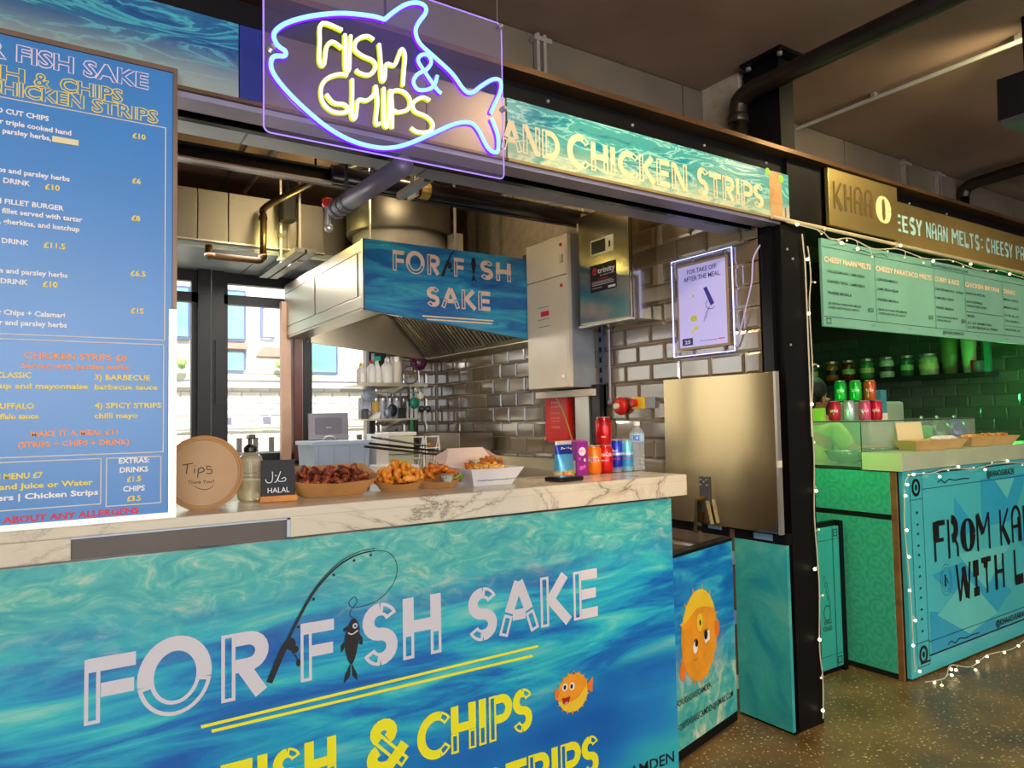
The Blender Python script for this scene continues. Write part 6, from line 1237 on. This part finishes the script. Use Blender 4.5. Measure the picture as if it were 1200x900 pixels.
rb = wroot('rear_bench', (5.7, 3.0, 0), 'dark bench behind the next stall counter carrying warmer and pots', 'bench'); MB().box((4.55, 2.70, 1.07), (6.9, 3.3, 1.108)).build('worktop', stain, rb); MB().box((4.6, 2.75, 0), (6.85, 3.25, 1.07)).build('cupboard', MATS['near_black_board'], rb)
gs = wroot('display_glass', (4.3, 2.35, 1.1), 'glass food display standing behind the turquoise counter edge', 'display case')
for a, b in (((3.742, 2.225, 1.108), (3.748, 2.62, 1.352)), ((3.748, 2.222, 1.108), (5.05, 2.228, 1.352)), ((3.742, 2.222, 1.352), (5.05, 2.62, 1.360))): MB().box(a, b).build('glass_panel', glass_g, gs)
MB().tube([(3.742, 2.62, 1.356), (3.742, 2.222, 1.356), (5.05, 2.222, 1.356)], .003, 6).tube([(3.745, 2.225, 1.108), (3.745, 2.225, 1.352)], .003, 6).build('glass_edge', plain('dark_green_edge', '#0c3c22', .2, 0, 0), gs)
gk = wroot('stall_gate', (3.42, 2.34, 0), 'turquoise half door printed with small black emblems beside the next counter', 'gate')
kgp = MB().bbox((3.14, 2.33, .03), (3.665, 2.36, .785), .003).build('panel', plain('gate_turquoise', '#35a898', .3, 0, .06, 3), gk); MB().box((3.12, 2.345, .0), (3.70, 2.375, .81)).box((3.665, 2.325, .0), (3.70, 2.345, .81)).build('edge', black, gk)
p = Print(); p.frame(3.60, .03, 3.603, .785, .001); p.rect(3.14, .715, 3.665, .718); p.rect(3.14, .10, 3.665, .103); p.rect(3.605, .03, 3.608, .785); p.frame(3.61, .73, 3.65, .77, .006); p.frame(3.61, .045, 3.65, .085, .006); p.rect(3.625, .745, 3.636, .756)
for i, c in enumerate('YOURS'): p.text(c, 3.50+i*.012, .50-i*.035, .03)
p.rib(arc(3.53, .33, .03, .04, 0, 360, 14), .006); p.text('KHAAO', 3.50, .27, .025, .07, .01); p.text('KEBABS', 3.49, .235, .025, .08, .01); p.put('lettering', ln_m, kgp, (0, 2.33, 0), off=.001)
tag(MB().box((2.984, 2.03, .86), (3.004, 2.06, 1.598)).build('steel_edge', plain('tan_steel_edge', '#c49a5c', .35, .3, .1)), 'tan steel edge strip on the right side of the black column', 'edge strip')
tag(MB().box((3.0, 2.30, 1.2), (3.03, 2.36, 2.27)).build('green_post', plain('green_post_paint', '#2a7a50', .4, 0, .1)), 'green vertical post right of the black column', 'post')
# louvred unit seen behind the column
lv = wroot('louvre_unit', (3.3, 2.7, 1.9), 'green-lit unit with shutter slats just right of the column', 'cabinet')
MB().box((3.06, 2.66, 0), (3.5, 2.90, 2.7)).build('back', MATS['near_black_board'], lv)
for i in range(7): MB().box((3.07, 2.63, 1.98+i*.045), (3.40, 2.66, 2.0+i*.045)).build('slat', plain('slat_%d' % (i % 2), ('#7a4a40', '#3f8a70')[i % 2], .4, 0, .05), lv)
# shelf with jars on the far tiled wall
js = wroot('jar_shelf', (6.85, 3.7, 1.72), 'dark shelf of storage jars on the green-lit tiled wall', 'shelf'); MB().box((6.72, 2.86, 1.70), (6.99, 4.9, 1.735)).build('board', plain('dark_shelf', '#16201c', .5, 0, .1), js); MB().box((6.72, 2.815, 1.735), (6.76, 2.86, 2.6)).build('upright', plain('green_upright', '#2f8c6a', .4, 0, .1), js)
jl = ('pale-labelled jar at the left end of the far shelf', 'orange-filled jar on the far shelf', 'dark red-filled jar on the far shelf', 'green-labelled jar right of the red jar', 'jar with pale contents in its lower half', 'jar with round black label on the far shelf', 'wide pale jar beside the tall canister')
jc = ('#5a7a4a', '#b0682a', '#7a2a1a', '#4a8a4a', '#b8d0a8', '#3f6a4a', '#a9c48a')
for i, (y, w) in enumerate(((4.56, .10), (4.35, .135), (4.165, .13), (3.97, .135), (3.77, .14), (3.575, .12), (3.375, .17))):
    o = root('storage_jar', (6.84, y, 1.736), jl[i], 'jar', 'jars on the far shelf'); r = w/2*.95
    MB().lathe([(r*.9, 0), (r, .01), (r, .15), (r*.8, .175)], (0, 0, 0), 18).build('glass', plain('jar_fill_%d' % i, jc[i], .12, 0, .15, 15), o, smooth=True); MB().lathe([(r*.85, .175), (r*.9, .18), (r*.9, .2), (.001, .202)], (0, 0, 0), 16).build('lid', alu, o)
    MB().lathe([(r*1.01, .06), (r*1.01, .11)], (0, 0, 0), 18, cap=False).build('label', plain('jar_label_%d' % (i % 3), ('#c9cf7a', '#1c241c', '#8ad070')[i % 3], .5, 0, .05), o)
for y, r, c_, t in ((3.19, .075, '#6a8a4a', 'tall green canister with pale edges on the far shelf'), (3.03, .065, '#a8d890', 'tall bright green cup stack on the far shelf')):
    o = root('tall_canister', (6.84, y, 1.736), t, 'canister'); MB().lathe([(r*.75, 0), (r, .36), (r*.95, .36)], (0, 0, 0), 20).build('body', plain('canister'+c_, c_, .4, 0, .08), o, smooth=True)
o = root('plate_stack', (6.82, 2.93, 1.736), 'stack of dishes with red rim at the right end of the far shelf', 'dishes'); MB().lathe([(.05, 0), (.06, .02), (.06, .08), (.05, .1)], (0, 0, 0), 16).build('dishes', plain('dish_grey', '#7a8a80', .3, 0, .1), o); MB().bbox((-.03, .04, 0), (.03, .07, .11), .004).build('red_cover', red_m, o)
# cans on the glass display
cols = {'g': plain('can_green', '#1fae3c', .25, .3, .05), 'o': plain('can_rust', '#c4532a', .25, .3, .05), 'r': plain('can_crimson', '#c41a38', .25, .3, .05), 's': plain('can_silver', '#c9cfd4', .25, .5, .05), 'p': plain('can_pink', '#d8527a', .25, .3, .05)}
zt_ = 1.3605
for x, y, zz, k, t in ((3.83, 2.43, 0, 'r', 'crimson can at the left of the lower row on the glass'), (3.88, 2.37, 0, 's', 'silver can in the lower row on the glass'), (3.92, 2.30, 0, 'p', 'pink can in the lower row on the glass'), (3.985, 2.27, 0, 'r', 'crimson can at the right of the lower row on the glass'),
                       (3.85, 2.40, 1, 'g', 'green can at the left of the upper row'), (3.895, 2.335, 1, 'g', 'green can beside the rust-coloured can'), (3.955, 2.285, 1, 'o', 'rust-coloured can at the right of the upper row')):
    can(x, y, .0325, .115, cols[k], t, 'cans stacked on the next stall display', z=zt_+zz*.1155, face=-149, txts=[('COLA', .05, .014, .04, whiteprint, 0)])
o = root('tall_carton', (4.09, 2.31, zt_), 'slim teal drinks carton beside the stacked cans', 'carton'); MB().bbox((-.03, -.03, 0), (.03, .03, .175), .003).build('box', plain('carton_teal_blue', '#3f8f98', .4, 0, .1), o); MB().box((-.031, -.031, 0), (.031, .031, .04)).build('base_band', cream_m, o)
o = root('small_carton', (3.79, 2.50, zt_), 'small yellow and green carton left of the crimson can', 'carton'); MB().bbox((-.02, -.03, 0), (.02, .03, .075), .002).build('box', plain('carton_lime', '#a8cf4a', .4, 0, .1), o)
# worktop food
def kboat(x, y, z, rz, L_, label, fill=None):
    o = root('kraft_tray', (x, y, z), label, 'food tray', 'kraft trays on the next counter', rz); flare(-L_/2, L_/2, -.05, .05, 0, -L_/2-.03, L_/2+.03, -.08, .08, .055, .002).build('tray', plain('sand_kraft', '#c9a46a', .7, 0, .08), o)
    if fill:
        for i in range(6): MB().ball((-L_/2+.02+i*L_/6, rf.uniform(-.02, .02), .055), .03, 2, (1.1, .9, .6), .15, rf).build('filling', fill, o, smooth=True)
kboat(4.14, 2.10, 1.189, R(-12), .22, 'empty kraft tray nearest the white card on the next counter')
kboat(4.40, 2.12, 1.189, R(-20), .16, 'kraft tray with crumpled paper on the next counter', whitecard)
kboat(4.74, 2.11, 1.189, R(-10), .16, 'kraft tray of browned food on the next counter', foodmat('browned_naan', [(.3, '#7a3a14'), (.5, '#c47a34'), (.7, '#e8c48a')], 40))
kboat(5.05, 2.12, 1.189, R(-16), .20, 'kraft tray at the far right of the next counter', MATS['browned_naan'])
o = wroot('price_card', (4.18, 2.17, 1.189), 'folded cream card behind the empty kraft tray', 'card'); MB().hexa([(4.06, 2.185, 1.19), (4.34, 2.185, 1.19), (4.34, 2.188, 1.19), (4.06, 2.188, 1.19), (4.055, 2.20, 1.345), (4.335, 2.20, 1.345), (4.335, 2.203, 1.345), (4.055, 2.203, 1.345)]).build('card', plain('cream_card', '#e2d3a4', .6, 0, .03), o)
for x, y, r, t in ((3.93, 2.42, .13, 'wide glass bowl of salad in the display'), (4.30, 2.42, .12, 'shallow dish of dark food in the display')):
    o = root('salad_bowl', (x, y, 1.109), t, 'bowl'); MB().lathe([(r*.4, 0), (r*.8, .03), (r, .075), (r*.97, .075), (r*.75, .03)], (0, 0, 0), 24, cap=False).build('bowl', plain('bowl_glaze', '#20402c', .2, 0, .1), o, smooth=True)
    for i in range(9): a = i*.7; MB().ball((r*.55*math.cos(a)*(i % 3)/2, r*.55*math.sin(a)*(i % 3)/2, .055), .035, 1, (1, 1, .5), .2, rf).build('filling', herb if i % 2 else chip_m, o)
o = wroot('bain_marie', (4.95, 3.0, 1.1), 'pale rectangular food warmer behind the stacked cans', 'food warmer'); MB().bbox((4.70, 2.72, 1.109), (5.14, 3.0, 1.48), .02).build('body', plain('pale_green_white', '#b4c0a4', .35, .1, .05), o); MB().box((4.76, 2.705, 1.40), (4.78, 2.72, 1.47)).build('lever', alu, o)
for x, c_, t in ((5.62, '#20242a', 'dark round pot on the rear top of the next stall'), (5.85, '#1c5a34', 'green round pot beside the dark pot'), (6.12, '#2a3a8a', 'blue round pot beside the green pot')):
    o = root('round_pot', (x, 2.85, 1.109), t, 'pot', 'round pots on the rear top'); MB().lathe([(.06, 0), (.095, .05), (.10, .13), (.08, .20), (.03, .235)], (0, 0, 0), 20).build('pot', plain('pot'+c_, c_, .2, .2, .1), o, smooth=True); MB().ball((0, 0, .245), .018, 2).build('knob', alu, o)
o = wroot('green_crate', (5.3, 2.75, 1.109), 'bright green tray stack behind the food trays', 'crate'); MB().bbox((5.2, 2.705, 1.109), (5.5, 2.79, 1.30), .01).build('crate', plain('bright_green_plastic', '#2ab04a', .3, 0, .1), o)
# ---- person working behind the display
pn = wroot('person', (4.22, 2.86, 0), 'person with dark hair and yellow-green top leaning over the display, seen from the side', 'person')
def skinned(name, pts, edges, mat, parent, root_i=0, sub=2):
    L = parent.location; me = bpy.data.meshes.new(name); me.from_pydata([tuple(Vector(p[:3])-Vector(L)) for p in pts], edges, []); me.materials.append(mat)
    o = bpy.data.objects.new(name, me); COL.objects.link(o); o.parent = parent; md = o.modifiers.new('skin', 'SKIN'); md.use_smooth_shade = True
    for i, p in enumerate(pts): s = me.skin_vertices[0].data[i]; s.radius = (p[3], p[3] if len(p) < 5 else p[4]); s.use_root = (i == root_i)
    sb = o.modifiers.new('sub', 'SUBSURF'); sb.levels = sub; sb.render_levels = sub; return o
skin_m = plain('skin', '#b07850', .5, 0, .04, 8)
px_, py_ = 4.20, 2.86
P_ = [(px_-.06, py_, .92, .14), (px_-.03, py_, 1.08, .13), (px_+.01, py_, 1.25, .15), (px_+.03, py_, 1.35, .11), (px_+.05, py_-.01, 1.41, .055), (px_+.065, py_-.01, 1.46, .072), (px_+.06, py_-.01, 1.53, .085), (px_+.05, py_-.01, 1.60, .06),
      (px_+.11, py_-.01, 1.435, .028), (px_+.155, py_-.01, 1.49, .013),
      (px_+.03, py_-.16, 1.32, .055), (px_+.12, py_-.24, 1.15, .042), (px_+.30, py_-.28, 1.165, .032), (px_+.37, py_-.29, 1.16, .026),
      (px_+.03, py_+.16, 1.32, .055), (px_+.10, py_+.22, 1.12, .042), (px_+.26, py_+.18, 1.15, .032), (px_+.33, py_+.16, 1.15, .026),
      (px_-.06, py_-.10, .84, .09), (px_-.02, py_-.11, .48, .062), (px_-.06, py_-.12, .10, .042), (px_+.08, py_-.12, .04, .035), (px_-.06, py_+.10, .84, .09), (px_-.02, py_+.11, .48, .062), (px_-.06, py_+.12, .10, .042), (px_+.08, py_+.12, .04, .035)]
E_ = [(0, 1), (1, 2), (2, 3), (3, 4), (4, 5), (5, 6), (6, 7), (5, 8), (6, 9), (3, 10), (10, 11), (11, 12), (12, 13), (3, 14), (14, 15), (15, 16), (16, 17), (0, 18), (18, 19), (19, 20), (20, 21), (0, 22), (22, 23), (23, 24), (24, 25)]
for hx_, hy_, s in ((px_+.37, py_-.29, 13), (px_+.33, py_+.16, 17)):
    for k in range(4):
        b = len(P_); yy = hy_+(k-1.5)*.018; l = (.055, .065, .06, .045)[k]; P_ += [(hx_+.05, yy, 1.158, .010), (hx_+.05+l*.5, yy, 1.155, .009), (hx_+.05+l, yy, 1.14, .008)]; E_ += [(s, b), (b, b+1), (b+1, b+2)]
    b = len(P_); P_ += [(hx_+.01, hy_-.04, 1.155, .011), (hx_+.045, hy_-.055, 1.15, .009)]; E_ += [(s, b), (b, b+1)]
skinned('body', P_, E_, skin_m, pn)
top_m = plain('yellow_green_top', '#b4cc50', .7, 0, .1, 6)
skinned('shirt', [(px_-.06, py_, .90, .155, .17), (px_-.03, py_, 1.08, .145, .16), (px_+.01, py_, 1.25, .165, .18), (px_+.03, py_, 1.345, .12, .15), (px_+.03, py_-.165, 1.315, .068), (px_+.10, py_-.225, 1.18, .058), (px_+.03, py_+.165, 1.315, .068), (px_+.08, py_+.21, 1.16, .058)], [(0, 1), (1, 2), (2, 3), (3, 4), (4, 5), (3, 6), (6, 7)], top_m, pn)
skinned('trousers', [(px_-.06, py_, .93, .15), (px_-.06, py_-.10, .84, .105), (px_-.02, py_-.11, .48, .075), (px_-.06, py_-.12, .12, .058), (px_-.06, py_+.10, .84, .105), (px_-.02, py_+.11, .48, .075), (px_-.06, py_+.12, .12, .058)], [(0, 1), (1, 2), (2, 3), (0, 4), (4, 5), (5, 6)], darkgrey, pn)
h_ = MB().ball((px_+.035, py_-.01, 1.565), .105, 3, (.98, .92, .86), .03, rf).ball((px_-.03, py_-.01, 1.49), .072, 2, (.8, 1, 1.3), .03, rf); h_.build('hair', plain('black_hair', '#0c0a0a', .6, 0, .2, 30), pn, smooth=True)
for s in (-1, 1): MB().ball((px_+.135, py_-.01+s*.03, 1.512), .011, 2).build('eye', plain('eye_dark', '#1c1410', .2, 0, 0), pn, smooth=True); MB().ball((px_+.045, py_-.01+s*.083, 1.49), .02, 2, (.8, .4, 1.3)).build('ear', skin_m, pn, smooth=True)
MB().tube([(px_+.128, py_-.035, 1.452), (px_+.14, py_-.01, 1.452), (px_+.128, py_+.015, 1.452)], .005, 6).build('mouth', plain('lip', '#8a4a3c', .5, 0, 0), pn)
# ================================================================== STRING LIGHTS
def string(label, pts, n, twig, loc, lit=2):
    o = wroot('string_lights', loc, label, 'string lights'); P = cat(pts, 8); MB().tube(P, .0028, 5).build('wire', wire_m, o)
    q = random.Random(len(label))
    for i in range(n):
        a = Vector(P[int((i+.5)*len(P)/n)]); d = Vector((q.uniform(-1, 1)*twig[0], -q.uniform(.2, 1)*twig[1], q.uniform(-1, .4)*twig[2])); e = a+d
        t = MB().tube([a, a.lerp(e, .5)+Vector((0, -.004, .004)), e], .002, 5).build('twig', wire_m, o); MB().ball(e+d.normalized()*.004, .0075 if i % lit == 0 else .005, 2).build('bulb', bulb_m if i % lit == 0 else bulb_off, t, smooth=True)
    return o
string('string of tiny lights down the edge of the black column', [(2.97, 1.985, 2.19), (2.985, 1.985, 2.05), (2.965, 1.985, 1.9), (2.97, 1.985, 1.6), (2.95, 1.985, 1.4), (2.955, 1.985, 1.2), (2.94, 1.985, .95), (2.95, 1.985, .75), (2.955, 1.985, .6), (2.94, 1.985, .35), (2.955, 1.985, .2), (2.945, 1.985, .03)], 13, (.03, .01, .03), (2.96, 1.98, 0), 2)
string('string of lights along the rail above the green menu board', [(2.80, 1.975, 2.278), (3.05, 1.97, 2.268), (3.15, 1.975, 2.24), (3.3, 1.97, 2.262), (3.5, 1.97, 2.235), (3.75, 1.975, 2.262), (4.0, 1.97, 2.24), (4.3, 1.97, 2.26), (4.6, 1.97, 2.24), (4.9, 1.97, 2.262), (5.3, 1.97, 2.245), (5.8, 1.97, 2.26)], 22, (.06, .03, .05), (4.2, 1.97, 2.2), 3)
string('string of lights under the lip of the next counter', [(3.745, 2.0, 1.02), (3.80, 1.995, 1.075), (4.0, 1.995, 1.07), (4.2, 1.995, 1.085), (4.5, 1.995, 1.07), (4.8, 1.995, 1.085), (5.2, 1.995, 1.07), (5.6, 1.995, 1.085)], 14, (.03, .02, .03), (4.6, 1.99, 1.05), 2)
string('string of lights hanging down the corner post of the next counter', [(3.745, 2.0, 1.0), (3.73, 2.0, .8), (3.748, 2.0, .6), (3.758, 2.0, .4), (3.762, 2.0, .2), (3.768, 2.0, .06)], 7, (.025, .015, .02), (3.75, 1.99, .02), 1)
string('string of lights lying along the floor at the foot of the next counter', [(3.80, 1.97, .012), (3.92, 1.93, .02), (4.05, 1.96, .05), (4.2, 1.93, .02), (4.45, 1.95, .03), (4.7, 1.93, .02), (5.0, 1.95, .03), (5.4, 1.93, .02)], 13, (.04, .02, .02), (4.5, 1.95, .0), 1)
tag(MB().tube([(2.70, 1.975, 2.287), (6.5, 1.975, 2.280)], .009, 8).build('cable_rail', plain('pale_rail', '#d9c9a0', .4, .2, .05)), 'thin pale rail running under the signs from column to the next stall', 'rail')
# ================================================================== CEILING FITTINGS IN THE HALL
dp1 = wroot('drain_pipe', (2.7, 1.6, 2.7), 'large dark bent pipe crossing in front of the column head', 'pipe')
MB().tube([(2.70, 2.14, 2.613), (2.70, 2.14, 2.80)]+cat([(2.70, 2.14, 2.80), (2.70, 2.13, 2.87), (2.70, 2.08, 2.895), (2.70, 2.03, 2.90)], 4)+[(2.70, 1.5, 2.90), (2.70, -2, 2.87)], .042, 16).build('pipework', pipe_dk, dp1, smooth=True)
MB().lathe([(.048, 0), (.05, .01), (.05, .03), (.048, .04)], (2.70, 2.14, 2.77), 16).build('collar', pipe_dk, dp1, smooth=True)
dp2 = wroot('drain_pipe', (5.4, 1.9, 2.7), 'dark bent pipe above the long gold sign', 'pipe')
MB().tube([(5.38, 2.37, 2.66), (5.38, 2.37, 2.90)]+cat([(5.38, 2.37, 2.90), (5.38, 2.35, 2.96), (5.38, 2.29, 2.985)], 4)+[(5.3, 1.6, 2.99), (5.25, -1, 2.99)], .04, 14).build('pipework', pipe_dk, dp2, smooth=True)
cd = wroot('ceiling_conduit', (3.55, 1.5, 3.0), 'long pale conduit crossing the brown hall ceiling', 'conduit'); MB().tube([(3.53, 2.40, 3.015), (3.56, -1.0, 3.015)], .011, 8).build('tube', plain('pale_conduit', '#c4c8c0', .4, .3, .1), cd)
for y in (1.95, 1.30, .6): MB().box((3.535, y, 3.02), (3.57, y+.02, 3.05)).build('clip', alu, cd)
sk = wroot('ceiling_speaker', (3.42, 1.25, 2.6), 'black loudspeaker hanging from the ceiling at the right', 'speaker')
MB().prism([(3.335, 2.62), (3.50, 2.62), (3.52, 2.80), (3.345, 2.80)], 1, 1.14, 1.32).build('cabinet', plain('loudspeaker_black', '#131215', .5, 0, .1), sk); MB().prism([(3.348, 2.60), (3.488, 2.60), (3.50, 2.62), (3.335, 2.62)], 1, 1.15, 1.31).build('grille', darkgrey, sk); MB().box((3.40, 1.2, 2.8), (3.44, 1.24, 3.05)).build('bracket', black, sk)
for x, t, w in ((1.715, 'galvanised double strut on the wall sheet right of the neon sign', 2), (4.62, 'thin steel hanger above the square gold plaque', 1), (5.05, 'steel strut above the NAAN MELTS sign', 2)):
    o = wroot('wall_strut', (x, 2.39, 2.66), t, 'strut')
    for i in range(w): MB().box((x+i*.035, 2.375, 2.66), (x+i*.035+.016, 2.40, 3.04)).build('rail', alu, o)
    MB().box((x-.02, 2.36, 3.0), (x+.07, 2.40, 3.02)).build('bracket', alu, o)
# ================================================================== STREET BEHIND THE WINDOWS
struct('ground_street', B((-14, 5.62, -.05), (22, 16, -.001)), plain('street_paving', '#b8b4ac', .8, 0, .1, 2))
bd_ = wroot('house', (3, 9.4, 0), 'white rendered house across the street with brick ground floor', 'building')
MB().box((-8, 9.4, 1.93), (14, 10.4, 8)).build('wall', plain('white_render', '#dcd8d0', .8, 0, .04, 1), bd_)
brk = plain('cream_brick', '#e6e0c8', .8, 0, .1, 8)
bw = MB().box((-8, 9.36, 0), (14, 10.4, 1.92)).build('ground_floor_wall', plain('cream_mortar', '#cfc8b4', .9, 0, .05), bd_)
q = random.Random(3); bme = MB().bbox((0, 0, 0), (.215, .02, .065), .004).build('brick', brk); bdat = bme.data; bpy.data.objects.remove(bme); k = 0
for r_ in range(14):
    for i in range(24):
        x = 1.0+i*.235+(.117 if r_ % 2 else 0); z = .92+r_*.075
        if (1.72 < x+.1 < 1.95 or 2.30 < x+.1 < 2.42) and 1.38 < z < 1.51: continue
        if k < 296: o = bpy.data.objects.new('brick', bdat); COL.objects.link(o); o.parent = bw; o.location = (x-3, 9.345-9.4+q.uniform(-.002, .002), z); k += 1
MB().box((-8, 9.22, 1.95), (14, 9.40, 2.03)).build('ledge', plain('stone_ledge', '#c9c49a', .8, 0, .1), bd_); MB().box((-8, 9.24, 1.86), (14, 9.36, 1.95)).build('canopy', plain('lilac_white_canopy', '#c4c6dc', .5, 0, .05), bd_)
teal_gl = plain('teal_window_glass', '#7fb8b4', .15, .2, .1); frb = plain('blue_grey_window_frame', '#4c5c84', .4, 0, .1); brn = plain('brown_balcony', '#a8806a', .7, 0, .1)
for x0_, x1_, z0_, z1_ in ((1.10, 1.45, 2.45, 3.1), (1.60, 2.10, 2.45, 3.1), (1.60, 2.10, 2.05, 2.34), (2.55, 3.3, 2.05, 2.55), (-.6, .4, 2.3, 3.2)):
    w_o = MB().box((x0_, 9.34, z0_), (x1_, 9.40, z1_)).build('window', frb, bd_); mb = MB(); xm = (x0_+x1_)/2
    for a, b in ((x0_+.03, xm-.015), (xm+.015, x1_-.03)): MB().box((a, 9.33, z0_+.03), (b, 9.345, z1_-.03)).build('pane', teal_gl, w_o)
MB().box((1.55, 9.28, 2.35), (2.12, 9.42, 2.42)).build('balcony_slab', brn, bd_)
f_ = MB().tube([(2.30, 9.36, 2.92), (2.30, 9.36, 2.52), (2.46, 9.36, 2.52)], .02, 6).tube([(2.30, 9.36, 2.92), (2.34, 9.36, 2.96)], .02, 6).build('window_outline', plain('blue_outline', '#5a6ad0', .5, 0, 0), bd_)
MB().prism([(2.06, 2.04), (2.28, 2.38), (2.9, 2.38), (2.9, 2.04)], 1, 9.25, 9.36).build('sloping_gable', plain('weathered_gable', '#b4a89a', .8, 0, .1), bd_); MB().prism([(2.2, 2.26), (2.28, 2.38), (2.9, 2.38), (2.9, 2.26)], 1, 9.22, 9.26).build('gable_band', brn, bd_)
for a, b in ((1.74, 1.93), (2.31, 2.41)): MB().box((a, 9.34, 1.40), (b, 9.365, 1.49)).build('vent', plain('vent_violet_grey', '#5c5670', .6, 0, .1), bd_)
MB().tube([(0, 9.3, 1.35), (6, 9.3, 1.35)], .015, 6).build('pipe', alu, bd_)
rl = wroot('street_railing', (1.6, 6.5, 0), 'railing of dark timber posts just outside the kitchen windows', 'railing')
for i in range(16): MB().box((.70+i*.137, 6.48, 0), (.74+i*.137, 6.52, 1.285)).build('post', plain('dark_timber', '#3a2622', .6, 0, .1), rl)
MB().box((-1, 6.47, 1.13), (4, 6.53, 1.16)).build('rail', plain('rail_blue_grey', '#7c84a0', .5, 0, .1), rl)
q = random.Random(8)
for i, (x, t) in enumerate(((1.15, 'small green planting on the ledge, behind the left pane'), (2.62, 'small green planting on the ledge, behind the right pane'))):
    mb = MB(); [mb.ball((x+q.uniform(-.2, .2), 9.12+q.uniform(-.06, .06), 2.05+q.uniform(0, .12)), .05, 1, (1, 1, 1), .2, q) for _ in range(14)]; tag(mb.build('ledge_plant', plain('bright_leaf', '#8ac050', .7, 0, .15, 12)), t, 'plant')
